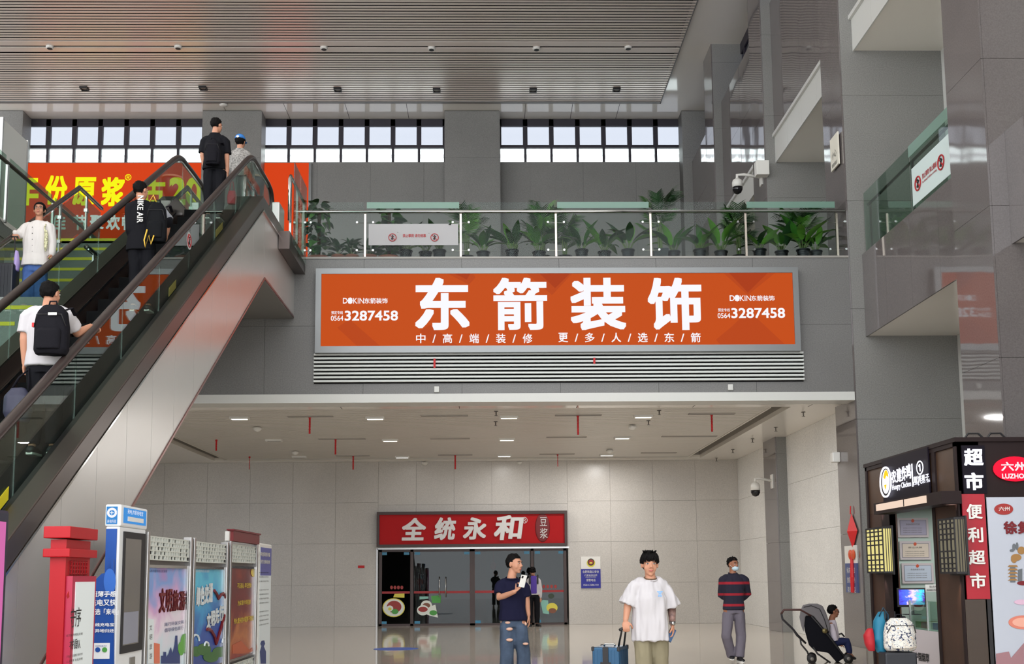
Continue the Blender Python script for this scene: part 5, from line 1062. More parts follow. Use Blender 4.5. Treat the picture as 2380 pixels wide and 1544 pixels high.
part('plate', MB().box(p0.x, p1.x, 15.0, 15.01, p0.z, p1.z), M_PLA, pl); putU(pl, '投诉电话', 2160, 1361, 2184, 1367, 14.995, M_INK); putU(pl, '4008590183', 2153, 1369, 2185, 1374, 14.995, M_INK)
# glass counter
gc = empty('display_counter', (XK+0.35, 13.6, 0), 'white counter with a glass display case in the kiosk opening', 'counter')
cz = pX(2140, 1478, XK+0.12).z; cz = max(cz, 0.72); ctz = 1.08
part('base', MB().box(XK+0.1, XK+0.7, yL0+0.1, yL1-0.3, 0, cz), mat('counter_pink_white', (200, 192, 196), 0.4), gc)
part('glass_top', MB().box(XK+0.1, XK+0.7, yL0+0.1, yL1-0.3, ctz-0.012, ctz), M_GREEN, gc); part('glass_front', MB().box(XK+0.1, XK+0.11, yL0+0.1, yL1-0.3, cz, ctz-0.012), M_GREEN, gc); part('glass_side', MB().box(XK+0.1, XK+0.7, yL0+0.1, yL0+0.11, cz, ctz-0.012), M_GREEN, gc)
for y in (yL0+0.1, (yL0+yL1)/2-0.1, yL1-0.3): part('corner_post', MB().box(XK+0.09, XK+0.11, y-0.01, y+0.01, cz, ctz), M_STEELP, gc)
part('shelf', MB().box(XK+0.12, XK+0.68, yL0+0.12, yL1-0.32, cz+0.0, cz+0.01), M_WHT, gc)
putX(gc, '中国烟草', 2127, 1518, 2160, 1538, XK+0.098, M_INK, 0.02, sgn=-1)
for k, (nm_, c_) in enumerate((('red', (170, 40, 36)), ('gold', (200, 170, 90)), ('blue', (70, 100, 150)), ('white', (205, 205, 200)), ('brown', (120, 74, 50)), ('green', (70, 120, 70)))):
    y = yL0+0.25+0.19*k; tag(MB().box(XK+0.2, XK+0.42, y, y+0.14, cz+0.0102, cz+0.09).build('packet', mat('packet_'+nm_, c_, 0.4)), 'small %s packet in the glass display case of the kiosk counter' % nm_, 'packet', 'packets in the glass case')
# front face: characters, red strip, oval logo, poster
fs_ = empty('illuminated_sign', (XK+0.2, YK0, 2.5), 'glowing white characters for supermarket above the red strip at the kiosk corner', 'sign')
part('board', MB().box(U(2236, 1100, YK0).x, U(2290, 1100, YK0).x, YK0-0.02, YK0-0.0, U(2260, 1148, YK0).z, U(2260, 1036, YK0).z), mat('sign_deep', (22, 18, 26), 0.5, spec=0.1), fs_)
putU(fs_, '超', 2241, 1043, 2283, 1083, YK0-0.04, M_WL, 0.03); putU(fs_, '市', 2243, 1099, 2284, 1140, YK0-0.04, M_WL, 0.03)
rs = empty('shop_sign', (XK+0.2, YK0, 1.8), 'vertical red sign strip with four white characters on the kiosk front', 'sign')
part('board', MB().box(U(2240, 1270, YK0).x, U(2293, 1270, YK0).x, YK0-0.02, YK0, U(2265, 1393, YK0).z, U(2265, 1149, YK0).z), mat('strip_red', (160, 24, 40), 0.4), rs)
for s, x0, y0, x1, y1 in (('便', 2247, 1172, 2281, 1207), ('利', 2250, 1226, 2283, 1261), ('超', 2252, 1279, 2288, 1313), ('市', 2255, 1333, 2290, 1368)): putU(rs, s, x0, y0, x1, y1, YK0-0.03, M_PLA, 0.02)
part('glass_panel', MB().box(U(2245, 1450, YK0).x, U(2296, 1450, YK0).x, YK0-0.012, YK0-0.002, 0.1, U(2265, 1394, YK0).z), mat('brown_glass', (60, 48, 40), 0.1), ks)
ol = empty('illuminated_sign', (6.2, YK0, 2.5), 'glowing red oval logo sign with white characters at the right edge', 'sign')
c = U(2356, 1091, YK0); rx = (U(2356, 1091, YK0).x-U(2305, 1091, YK0).x); rz2 = U(2356, 1062, YK0).z-c.z
part('oval', MB().ell((c.x, YK0-0.03, c.z), (rx, 0.03, rz2), seg=28, ring=14), emis('red_led', (225, 20, 50), 1.6), ol, smooth=True)
putU(ol, '六州', 2327, 1074, 2385, 1095, YK0-0.07, M_TXT, 0.02); putU(ol, 'LUZHOO', 2329, 1101, 2392, 1113, YK0-0.07, M_TXT, 0.03)
ps = empty('poster', (6.5, YK0, 0.3), 'large pale food poster with pagoda drawing, on the kiosk front at right', 'poster')
px0 = U(2300, 1300, YK0).x
part('sheet', MB().box(px0, 8.6, YK0-0.01, YK0+0.08, 0.12, U(2340, 1156, YK0).z), mat('poster_grey', (176, 180, 190), 0.4), ps)
YO = YK0-0.014
def ds(cx, cy, rx, ry, m, k=1): part('print', disc(MB(), cx, cy, rx, ry, YO-0.002*k), m, ps)
ds(2333, 1184, 22, 13, SM[5]); putU(ps, '六州', 2321, 1178, 2346, 1188, YO-0.008, M_PLA, 0.01)
putU(ps, '徐', 2333, 1212, 2362, 1242, YO, M_DR, 0.03); putU(ps, '集', 2366, 1212, 2396, 1242, YO, M_DR, 0.03)
M_NUT = mat('print_nut', (150, 110, 60), 0.5); M_ASH = mat('print_ash', (96, 100, 104), 0.5)
for (cx, cy, rx, ry) in ((2362, 1296, 12, 8), (2374, 1280, 9, 9), (2357, 1300, 7, 9)): ds(cx, cy, rx, ry, M_NUT)
for (cx, cy, rx, ry) in ((2357, 1272, 4, 8), (2364, 1270, 3, 9), (2352, 1280, 5, 3)): ds(cx, cy, rx, ry, M_ASH)
for k in range(5): part('print', poly(MB(), [(2346+k*0.5, 1314+8*k), (2362-k*0.3+1, 1314+8*k), (2366, 1318+8*k), (2342, 1318+8*k)], YO-0.002), M_NUT, ps); part('print', poly(MB(), [(2348, 1318+8*k), (2360, 1318+8*k), (2360, 1322+8*k), (2348, 1322+8*k)], YO-0.002), M_ASH, ps)
part('print', poly(MB(), [(2366, 1352), (2366, 1325), (2376, 1322), (2376, 1352)], YO-0.002), M_ASH, ps); ds(2378, 1356, 14, 5, M_DR)
ds(2378, 1447, 34, 16, mat('print_salmon', (205, 120, 100), 0.5)); ds(2380, 1447, 27, 11, mat('print_peach', (220, 160, 140), 0.5), 2); ds(2375, 1400, 18, 6, mat('print_blush', (205, 170, 190), 0.5))
part('print', poly(MB(), [(2315, 1520), (2345, 1515), (2350, 1530), (2380, 1495), (2380, 1560), (2315, 1560)], YO-0.002), mat('print_mauve', (150, 110, 115), 0.5), ps)
for x in (2262, 2314): p = U(x, 1018, YK0+0.2); tag(MB().tube([(p.x-0.1, YK0+0.2, KZ+0.012), (p.x-0.06, YK0+0.2, KZ+0.07), (p.x+0.06, YK0+0.2, KZ+0.07), (p.x+0.12, YK0+0.2, KZ+0.012)], 0.012, 6).build('cable', M_INK), 'black cable loop on the kiosk roof, %s one' % ('left' if x < 2300 else 'right'), 'cable')

# ================================================================== PEOPLE
SKIN = mat('skin', (186, 134, 108), 0.5, spec=0.25); SKIN2 = mat('skin_tan', (150, 100, 76), 0.5, spec=0.25); HAIR = mat('hair_black', (14, 12, 12), 0.7, spec=0.1, bump=0.5, bump_scale=60)
EYE_M = mat('eye_dark', (26, 20, 18), 0.2); EYE_W = mat('eye_white', (222, 216, 210), 0.3); LIP = mat('lip', (176, 96, 88), 0.5); BROW = mat('brow', (34, 26, 24), 0.7)
def V(*a): return Vector(a)
def limb(mb, pts, rad, seg=12, flat=1.0):
    """rounded tapering limb along joints"""
    pts = [Vector(p) for p in pts]; P = []; Rr = []
    for i in range(len(pts)-1):
        for k in range(4): t = k/4; P.append(pts[i].lerp(pts[i+1], t)); Rr.append(rad[i]+(rad[i+1]-rad[i])*t)
    P.append(pts[-1]); Rr.append(rad[-1])
    d0 = (P[0]-P[1]).normalized(); d1 = (P[-1]-P[-2]).normalized(); cap0 = [(P[0]+d0*Rr[0]*s, Rr[0]*c) for s, c in ((0.95, 0.3), (0.7, 0.7))]; cap1 = [(P[-1]+d1*Rr[-1]*s, Rr[-1]*c) for s, c in ((0.7, 0.7), (0.95, 0.3))]
    P = [c[0] for c in cap0]+P+[c[0] for c in cap1]; Rr = [c[1] for c in cap0]+Rr+[c[1] for c in cap1]
    return mb.tube(P, Rr, seg, flat=flat)
def torso(mb, rings, seg=20):
    """rings: (center Vector, half width, half depth, yaw)"""
    vs = []
    for c, a, b, yw in rings:
        for j in range(seg):
            th = 2*pi*j/seg; x = math.copysign(abs(math.cos(th))**0.85, math.cos(th))*a; y = math.copysign(abs(math.sin(th))**0.9, math.sin(th))*b
            vs.append(Vector(c)+Vector((x*math.cos(yw)-y*math.sin(yw), x*math.sin(yw)+y*math.cos(yw), 0)))
    n = len(rings); fs = [(i*seg+j, i*seg+(j+1) % seg, (i+1)*seg+(j+1) % seg, (i+1)*seg+j) for i in range(n-1) for j in range(seg)]
    fs += [tuple(range(seg-1, -1, -1)), tuple(range((n-1)*seg, n*seg))]; return mb.add(vs, fs)
def fuse(mb, name, m, parent, voxel=0.01, smooth=2, wrinkle=0.0, wscale=(9, 9, 3), seed=0):
    """one continuous skin over the pieces (voxel remesh)"""
    me = bpy.data.meshes.new('tmp'); me.from_pydata(mb.v, [], mb.f); bm = bmesh.new(); bm.from_mesh(me); bmesh.ops.recalc_face_normals(bm, faces=bm.faces); bm.to_mesh(me); bm.free()
    o = bpy.data.objects.new('tmp', me); COL.objects.link(o)
    r = o.modifiers.new('r', 'REMESH'); r.mode = 'VOXEL'; r.voxel_size = voxel; r.use_smooth_shade = True
    s = o.modifiers.new('s', 'SMOOTH'); s.factor = 0.5; s.iterations = smooth
    dg = bpy.context.evaluated_depsgraph_get(); out = bpy.data.meshes.new_from_object(o.evaluated_get(dg)); bpy.data.objects.remove(o); bpy.data.meshes.remove(me)
    if wrinkle:
        nrm = [v.normal.copy() for v in out.vertices]
        for v, n in zip(out.vertices, nrm):
            q = Vector((v.co.x*wscale[0]+seed, v.co.y*wscale[1], v.co.z*wscale[2])); f = noise.noise(q)+0.5*noise.noise(q*2.3+V(5, 1, 2)); v.co += n*(wrinkle*f)
    out.name = name
    for p in out.polygons: p.use_smooth = True
    out.materials.clear()
    for mm in (m if isinstance(m, (list, tuple)) else [m]): out.materials.append(mm)
    ob = bpy.data.objects.new(name, out); COL.objects.link(ob); ob.parent = parent; return ob
def hand(mb, wrist, d, n, side, curl=0.5, sc=1.0, spread=0.05):
    """wrist point, direction of palm d, palm normal n (fingers curl towards n), side=+1/-1 thumb side along d x n"""
    w = Vector(wrist); d = Vector(d).normalized(); n = Vector(n); n = (n-d*n.dot(d)).normalized(); s = d.cross(n)*side
    pc = w+d*0.045*sc; M = Matrix((s, d, n)).transposed()
    mb.ell(pc, (0.041*sc, 0.052*sc, 0.017*sc), M, seg=12, ring=8)
    for k, (off, L) in enumerate(((0.03, 0.07), (0.01, 0.078), (-0.01, 0.073), (-0.029, 0.058))):
        p = w+d*0.083*sc+s*off*sc; dd = (d+s*off*2*spread*8).normalized(); pts = [p-d*0.02*sc, p]; a = curl*0.6
        for seg_ in (0.45, 0.32, 0.23): p = p+(dd*math.cos(a)+n*math.sin(a))*L*seg_*sc; pts.append(p); a += curl
        mb.tube(pts, [0.0095*sc, 0.0095*sc, 0.009*sc, 0.0082*sc, 0.007*sc], 8)
    p = w+d*0.025*sc+s*0.028*sc; a = 0.7
    pts = [p, p+(s*0.75+d*0.6+n*0.25).normalized()*0.032*sc]; pts.append(pts[-1]+(s*0.35+d*0.85+n*0.4*curl*2).normalized()*0.032*sc); pts.append(pts[-1]+(d*0.9+n*0.6*curl*2).normalized()*0.024*sc)
    mb.tube(pts, [0.013*sc, 0.012*sc, 0.010*sc, 0.008*sc], 8); return mb
def head_frame(yaw, pitch=0.0, tilt=0.0):
    """local head axes: x right (viewer), y = face direction; yaw 0 faces the camera (-Y), + turns to image right"""
    return Matrix.Rotation(yaw, 3, 'Z') @ Matrix.Rotation(pi, 3, 'Z') @ Matrix.Rotation(tilt, 3, 'Y') @ Matrix.Rotation(pitch, 3, 'X')
def head_geo(mb, c, M, sc=1.0):
    c = Vector(c); L = lambda x, y, z: c+M @ Vector((x*sc, y*sc, z*sc)); E = lambda x, y, z, a, b, d, **k: mb.ell(L(x, y, z), (a*sc, b*sc, d*sc), M, **k)
    E(0, -0.015, 0.03, .074, .094, .088, seg=18, ring=12); E(0, .022, -.015, .064, .07, .088, seg=16, ring=12); E(0, .03, -.065, .05, .05, .045); E(0, .062, -.094, .022, .018, .018)
    E(.036, .05, -.03, .026, .025, .03); E(-.036, .05, -.03, .026, .025, .03); E(0, .078, .034, .05, .014, .012)
    mb.tube([L(0, .083, .02), L(0, .098, -.01), L(0, .108, -.028)], [.009*sc, .011*sc, .015*sc], 8); E(.013, .094, -.031, .009, .01, .008, seg=8, ring=6); E(-.013, .094, -.031, .009, .01, .008, seg=8, ring=6)
    E(0, .082, -.058, .024, .012, .013, seg=10, ring=6)
    for s in (-1, 1): E(s*.078, -.008, -.005, .011, .02, .032, seg=10, ring=8)
def head_parts(e, c, M, sc=1.0, hair='short', skin=SKIN, hairm=None, hairamp=0.006, seed=0):
    c = Vector(c); L = lambda x, y, z: c+M @ Vector((x*sc, y*sc, z*sc))
    for s in (-1, 1):
        eo = MB().ell(L(s*.031, .0815, .008), (.0145*sc, .007*sc, .0065*sc), M, seg=10, ring=6).build('eye', EYE_W, e, smooth=True)
        MB().ell(L(s*.031, .087, .008), (.0062*sc, .003*sc, .0062*sc), M, seg=8, ring=6).build('iris', EYE_M, eo, smooth=True)
        MB().tube([L(s*.016, .09, .029), L(s*.032, .089, .035), L(s*.05, .079, .03)], [.0035*sc, .0045*sc, .002*sc], 6).build('eyebrow', BROW, e, smooth=True)
        MB().tube([L(s*.018, .088, .013), L(s*.031, .0885, .0165), L(s*.046, .081, .012)], [.0015*sc, .0022*sc, .0015*sc], 5).build('eyelid', BROW, e, smooth=True)
    MB().tube([L(-.022, .0865, -.058), L(-.008, .094, -.055), L(0, .0945, -.057), L(.008, .094, -.055), L(.022, .0865, -.058)], [.002*sc, .005*sc, .0045*sc, .005*sc, .002*sc], 6).ell(L(0, .0925, -.0635), (.016*sc, .004*sc, .0045*sc), M, seg=10, ring=6).build('lips', LIP, e, smooth=True)
    if hair is None: return
    # hair cap: ellipsoid, pushed under the skin outside the hairline
    A, B, Cc = (.083, .104, .098); seg, ring = 40, 26; vs = []; fs = []
    R = random.Random(seed)
    for i in range(ring+1):
        ph = pi*i/ring
        for j in range(seg):
            th = 2*pi*j/seg; u = Vector((math.sin(ph)*math.cos(th), math.sin(ph)*math.sin(th), math.cos(ph)))
            x, y, z = A*u.x, -0.017+B*u.y, 0.032+Cc*u.z
            if hair == 'short': line = 0.072 if y > .045 else (0.012+(y+0.0)*1.25 if y > -0.02 else -0.045); th_ = 1.0
            elif hair == 'fringe': line = 0.052 if y > .03 else (0.0 if y > -0.02 else -0.06); th_ = 1.12
            elif hair == 'bun': line = 0.068 if y > .05 else (-0.03 if y > -0.01 else -0.09); th_ = 1.06
            elif hair == 'long': line = 0.068 if y > .05 else (-0.09 if y > -0.01 else -0.2); th_ = 1.1
            else: line = 0.06; th_ = 1.0
            k = 1.0 if z > line else 0.0; zz = z
            nz = noise.noise(Vector((x*45+seed, y*45, z*45)))*hairamp*2+noise.noise(Vector((x*110, y*110+seed, z*110)))*hairamp
            f = (th_ if z > 0.02 else min(th_, 1.04)) if k else 0.80
            p = Vector((x*f, -0.017+(y+0.017)*f, 0.032+(z-0.032)*f))+u*nz*k
            vs.append(c+M @ (p*sc))
    fs = [(i*seg+j, (i+1)*seg+j, (i+1)*seg+(j+1) % seg, i*seg+(j+1) % seg) for i in range(ring) for j in range(seg)]
    MB().add(vs, fs).build('hair', hairm or HAIR, e, smooth=True)
    if hair == 'fringe':
        mb = MB()
        for k in range(46):
            a = R.uniform(-1.35, 1.35); b = L(math.sin(a)*.06, math.cos(a)*.075, .085+R.uniform(-.01, .02)); t = L(math.sin(a)*.089+R.uniform(-.01, .01), math.cos(a)*.098, .038+R.uniform(-.012, .012)+abs(a)*-.012)
            mb.tube([b, (b+t)/2+M @ V(0, .014*math.cos(a), .012)*sc, t], [.016*sc, .014*sc, .002*sc], 6)
        for k in range(14): a = R.uniform(-3.1, 3.1); mb.tube([L(math.sin(a)*.05, math.cos(a)*.05, .12), L(math.sin(a)*.07, math.cos(a)*.07, .135+R.uniform(0, .012))], [.014*sc, .002*sc], 5)
        mb.build('hair_fringe', hairm or HAIR, e, smooth=True)
def shoe(e, ankle, toe, m, sole=None, h=0.09, name='shoe'):
    a = Vector(ankle); t = Vector(toe); a0 = Vector((a.x, a.y, t.z)); d = (t-a0); L = d.length; d.normalize(); s = Vector((-d.y, d.x, 0)); up = Vector((0, 0, 1))
    heel = a0-d*0.07; mb = MB(); prof = [(-0.0, .03, .05), (.05, .038, .085), (.1, .04, .09), (.16, .042, .07), (.22, .046, .052), (.27, .036, .04), (.295, .015, .025)]; k = (L+0.07)/0.29
    vs = []; seg = 12
    for q, w_, hh in prof:
        for j in range(seg): th = 2*pi*j/seg; vs.append(heel+d*q*k+s*w_*math.cos(th)+up*(max(0.0, hh*0.5+hh*0.5*math.sin(th))+0.012))
    n = len(prof); fs = [(i*seg+j, i*seg+(j+1) % seg, (i+1)*seg+(j+1) % seg, (i+1)*seg+j) for i in range(n-1) for j in range(seg)]+[tuple(range(seg-1, -1, -1)), tuple(range((n-1)*seg, n*seg))]
    o = mb.add(vs, fs).build(name, m, e, smooth=True)
    pts = [heel+d*q*k+s*w_ for q, w_, hh in prof]+[heel+d*q*k-s*w_ for q, w_, hh in reversed(prof)]; N = len(pts)
    MB().add([p+up*0.0 for p in pts]+[p+up*0.022 for p in pts], [tuple(range(N)), tuple(range(2*N-1, N-1, -1))]+[(i, (i+1) % N, (i+1) % N+N, i+N) for i in range(N)]).build('sole', sole or M_PLA, o)
def child(mb, name, m, e, smooth=True, bevel=0.0): return mb.build(name, m, e, smooth, bevel)
def figure(name, label, loc, J, top, bottom, shoes, hair='short', yaw=0.0, hyaw=0.0, hpitch=0.0, htilt=0.0, voxel=0.009, skin=SKIN, sleeve=0.55, hem=0.86, build_=1.0, loose=1.0, hcurl=(0.5, 0.5), hn=((0, 1, 0), (0, 1, 0)), hd=(None, None), cat='person', pants_r=(.098, .078, .062), topwrinkle=0.007, sc=1.0, hs=1.0, pantwr=0.008, kneelen=None, hairamp=0.006, seed=1, tside=(1, 1), collar=0.0):
    """J: joints in metres, x = image right, y = away, z up; L = image left side"""
    e = empty(name, loc, label, cat); b = build_
    nk, hd_c, hp = V(*J['neck']), V(*J['head']), V(*J['hip'])
    SL_, SR_ = V(*J['sL']), V(*J['sR']); c_sh = (SL_+SR_)/2; shw = (SR_-SL_).length/2
    HL_, HR_ = V(*J['hL']), V(*J['hR'])
    M = head_frame(hyaw, hpitch, htilt)
    body = MB(); head_geo(body, hd_c, M, hs)
    limb(body, [nk+V(0, 0.01, -0.05), nk, hd_c+M @ V(0, -.02, -.05)*hs], [.062, .056, .05])
    ch = c_sh.lerp(hp, 0.35); wa = c_sh.lerp(hp, 0.75)
    torso(body, [(hp+V(0, 0, -.05), .11*b, .07*b, yaw), (hp+V(0, 0, .05), .105*b, .07*b, yaw), (wa, .115*b, .08*b, yaw), (ch, .145*b, .1*b, yaw), (c_sh+V(0, 0, -.03), shw*0.82, .085*b, yaw), (c_sh+V(0, 0, .02), shw*0.5, .065*b, yaw), (nk, .055, .055, yaw)])
    for s_, S, Ej, W, H_, i in (('L', SL_, V(*J['eL']), V(*J['wL']), HL_, 0), ('R', SR_, V(*J['eR']), V(*J['wR']), HR_, 1)):
        limb(body, [S+V(0, 0, -.035), Ej, W], [.046*b, .041*b, .027]); d = (W-Ej) if hd[i] is None else V(*hd[i]); hand(body, W, d, hn[i], tside[i]*(1 if i == 0 else -1), hcurl[i], 1.0)
    for s_ in ('L', 'R'):
        K, A, T = V(*J['k'+s_]), V(*J['a'+s_]), V(*J['t'+s_]); H_ = V(*J['h'+s_]); limb(body, [H_, K, A], [.078*b, .054*b, .036]); limb(body, [A+V(0, 0, -.02), V(A.x, A.y, T.z+.035).lerp(T+V(0, 0, .03), .6)], [.032, .026])
    fuse(body, 'body', skin, e, voxel, 2)
    # top garment
    g = MB(); lo = loose; ws_ = (13, 13, 2.6)
    hz = hp+(c_sh-hp)*0  # hip
    hem_c = hp.lerp(c_sh, 0)+V(0, 0, hem-hp.z)
    torso(g, [(hem_c, .168*b+.005*lo, .122*b+.006*lo, yaw), (hem_c.lerp(wa, .5), .162*b+.005*lo, .12*b+.005*lo, yaw), (wa, .15*b+.005*lo, .11*b+.005*lo, yaw), (ch, .16*b+.005*lo, .116*b+.005*lo, yaw), (c_sh+V(0, 0, -.06), shw*.98, .11*b, yaw), (c_sh+V(0, 0, .0), shw*.88, .095*b, yaw), (c_sh+V(0, 0, .035), shw*.66, .085*b, yaw), (c_sh.lerp(nk, .7)+V(0, 0, .012), .085*b, .075*b, yaw), (nk+V(0, 0, -.008+collar), .068+collar*.1, .066+collar*.1, yaw)])
    for S, Ej, W in ((SL_, V(*J['eL']), V(*J['wL'])), (SR_, V(*J['eR']), V(*J['wR']))):
        if sleeve <= 1.0: endp = S.lerp(Ej, sleeve); S2 = S+V(0, 0, -.028); limb_pts = [S2.lerp(c_sh, .4)+V(0, 0, .022), S2, endp]; rr = [.07*b, .068*b, (.064+.008*lo)*b]
        else: endp = Ej.lerp(W, sleeve-1.0); S2 = S+V(0, 0, -.028); limb_pts = [S2.lerp(c_sh, .4)+V(0, 0, .022), S2, Ej, endp]; rr = [.07*b, .067*b, .056*b, .044*b]
        limb(g, limb_pts[:2], rr[:2], 14); (limb(g, limb_pts[1:], rr[1:], 14) if sleeve > 1 else g.tube([limb_pts[1].lerp(limb_pts[2], t/4) for t in range(5)], [rr[1]+(rr[2]-rr[1])*t/4 for t in range(5)], 16))
    to = fuse(g, top[0], top[1], e, 0.011, 2, topwrinkle, ws_, seed=seed)
    # neckband
    child(MB().tube([nk+V(.072*math.sin(t), -.068*math.cos(t)-.004, -.006-.014*math.cos(t)+collar) for t in [2*pi*k/24 for k in range(25)]], .0085, 8), 'neckband', top[1], e)
    # trousers
    g = MB(); pr = pants_r
    torso(g, [(hp+V(0, 0, -.11), .155*b, .1*b, yaw), (hp+V(0, 0, -.06), .152*b, .1*b, yaw), (hp+V(0, 0, .0), .135*b, .09*b, yaw), (hp+V(0, 0, .07), .125*b, .085*b, yaw)])
    for s_ in ('L', 'R'):
        K, A = V(*J['k'+s_]), V(*J['a'+s_]); H_ = V(*J['h'+s_]); end = K.lerp(A, kneelen if kneelen else .97); limb(g, [H_+V(0, 0, -.06), K], [pr[0]*.92*b, pr[1]*b]); g.tube([K, K.lerp(end, .5), end], [pr[1]*b, (pr[1]+pr[2])/2*b, pr[2]*b], 14)
    po = fuse(g, bottom[0], bottom[1], e, 0.012, 2, pantwr, (14, 14, 5), seed=seed+3)
    if shoes:
        for s_ in ('L', 'R'): shoe(e, V(*J['a'+s_]), V(*J['t'+s_]), shoes[0], shoes[1])
    head_parts(e, hd_c, M, hs, hair, seed=seed, hairamp=hairamp)
    return e
def local_px(Y, loc):
    """pixel -> local figure coordinates on the plane of the figure"""
    return lambda x, y, dy=0.0: tuple(pY(x, y, Y+dy)-Vector(loc))

M_WTEE = mat('white_cotton', (186, 182, 184), 0.85); M_NTEE = mat('navy_cotton', (24, 24, 46), 0.9); M_DENIM = mat('denim', (66, 78, 96), 0.85, noise_amt=0.3, noise_scale=7); M_KHAKI = mat('khaki', (128, 120, 98), 0.85, noise_amt=0.1, noise_scale=5)
M_GREYT = mat('grey_trousers', (112, 106, 116), 0.85); M_BLKC = mat('black_cloth', (20, 20, 24), 0.85); M_SHOEB = mat('black_shoe', (24, 23, 26), 0.5); M_SHOEW = mat('white_shoe', (215, 214, 210), 0.5)

# --- young man in navy tee looking at his left, phone in hand
Y = 13.7; loc = tuple(Vector((pY(1192, 1441, Y).x, Y, 0))); q = local_px(Y, loc)
J = dict(head=q(1196, 1312), neck=q(1189, 1343), hip=(q(1192, 1441)[0], 0, .93), sL=q(1163, 1357, .03), sR=q(1219, 1360, .02), eL=q(1161, 1390, -.02), wL=q(1196, 1376, -.22), eR=q(1224, 1398, .03), wR=q(1228, 1430, .03),
         hL=(q(1178, 1441)[0], 0, .88), hR=(q(1208, 1441)[0], 0, .88), kL=(q(1178, 1500)[0], -.02, .5), kR=(q(1216, 1500)[0], .02, .5), aL=(q(1178, 1500)[0]-.01, .0, .09), aR=(q(1219, 1500)[0], .06, .09), tL=(q(1176, 1500)[0]-.02, -.16, .0), tR=(q(1222, 1500)[0]+.05, -.1, .0))
P1 = figure('person', 'young man in navy t-shirt and ripped light jeans looking sideways, holding a white phone', loc, J, ('t_shirt', M_NTEE), ('jeans', M_DENIM), (M_SHOEW, M_PLA), hair='short', hyaw=.95, yaw=.1, voxel=.007, build_=1.0, hem=.9, hcurl=(1.05, .35), hn=((.35, -.1, 1), (-1, 0, 0)), hd=((.75, .05, .65), None), pants_r=(.1, .085, .085), sleeve=.72, seed=3, tside=(-1, 1))
for (x, y, rx, ry) in ((1180, 1447, .034, .018), (1184, 1462, .042, .02), (1184, 1487, .042, .02), (1221, 1496, .036, .016), (1221, 1450, .016, .02)):
    p = V(*q(x, y)); child(MB().ell((p.x, -.093, p.z), (rx, .022, ry), seg=12, ring=8), 'tear', mat('torn_skin', (200, 160, 140), .7), P1)
M_ = head_frame(.95); hc = V(*J['head']); child(MB().ell(hc+M_ @ V(-.082, .01, -.012), (.006, .008, .011), M_, 8, 6).tube([hc+M_ @ V(-.086, .012, -.012), hc+M_ @ V(-.084, .018, -.035)], .004, 6), 'earphone', M_PLA, P1)
p = V(*q(1214, 1356, -.26)); ph = empty('smartphone', tuple(V(*loc)+p), 'white smartphone held up by the man in the navy t-shirt', 'phone'); ph.rotation_euler = (.25, .18, .35)
child(MB().box(-.037, .037, -.005, .005, -.05, .1), 'case', M_PLA, ph, False, .004); child(MB().box(-.03, -.008, -.008, -.005, .06, .09), 'camera_bump', M_INK, ph, False); child(MB().box(-.034, .034, .005, .006, -.046, .096), 'screen', M_INK, ph, False)
# --- young man in white tee pulling a blue suitcase
Y = 11.6; loc = (pY(1512, 1441, Y).x, Y, 0); q = local_px(Y, loc)
J = dict(head=q(1510, 1313), neck=q(1512, 1346), hip=(0, 0, .93), sL=q(1476, 1359, .0), sR=q(1543, 1359, .02), eL=q(1459, 1410, .0), wL=q(1454, 1443, -.04), eR=q(1561, 1415, .05), wR=q(1563, 1452, .0),
         hL=(-.09, 0, .88), hR=(.09, 0, .88), kL=(-.085, -.08, .5), kR=(.085, .03, .5), aL=(-.09, -.02, .1), aR=(.09, .2, .12), tL=(-.11, -.2, .0), tR=(.11, .02, .03))
P2 = figure('person', 'young man in oversized white t-shirt and khaki trousers walking toward the camera, pulling a suitcase', loc, J, ('t_shirt', M_WTEE), ('trousers', M_KHAKI), (M_SHOEW, M_PLA), hair='fringe', voxel=.007, hem=.76, build_=1.04, loose=4.2, sleeve=.93, hcurl=(1.2, .6), hn=((0.2, 1, -.1), (-1, .2, 0)), hd=((0, -.3, -1), (.05, -.1, -1)), topwrinkle=.02, hairamp=.005, seed=11, hs=1.05, pants_r=(.1, .085, .075), tside=(1, 1))
a = V(*J['eR']); b = V(*J['wR']); child(MB().tube([a.lerp(b, .0), a.lerp(b, .5), a.lerp(b, .97)], [.0455, .0375, .0305], 14), 'tattoo_sleeve', mat('tattooed_skin', (120, 92, 84), .6, noise_amt=.5, noise_scale=30), P2)
w_ = b+(a-b)*0.08; child(MB().tube([w_+(a-b).normalized()*.012, w_-(a-b).normalized()*.012], .034, 16).box(w_.x-.018, w_.x+.018, w_.y-.042, w_.y-.03, w_.z-.018, w_.z+.018), 'wristwatch', M_STEELP, P2)
nk = V(*J['neck']); child(MB().tube([nk+V(.064*math.sin(t), -.066*math.cos(t), .012-.016*math.cos(t)) for t in [2*pi*k/24 for k in range(25)]], .005, 6), 'necklace', mat('necklace_brown', (96, 72, 50), .4), P2)
p = V(*q(1528, 1380)); tm = MB().add([(p.x-.03, -.178, p.z+.025), (p.x+.03, -.178, p.z+.025), (p.x+.022, -.178, p.z+.012), (p.x-.022, -.178, p.z+.012), (p.x-.03, -.165, p.z+.025), (p.x+.03, -.165, p.z+.025), (p.x+.022, -.165, p.z+.012), (p.x-.022, -.165, p.z+.012)], [(0,1,2,3), (4,7,6,5), (0,4,5,1), (1,5,6,2), (2,6,7,3), (3,7,4,0)]).box(p.x-.012, p.x+.012, -.178, -.165, p.z-.008, p.z+.008).box(p.x-.016, p.x-.004, -.178, -.165, p.z-.03, p.z-.012).box(p.x+.004, p.x+.016, -.178, -.165, p.z-.03, p.z-.012)
child(tm, 'chest_print', mat('print_sky', (110, 160, 215), .6), P2, False)
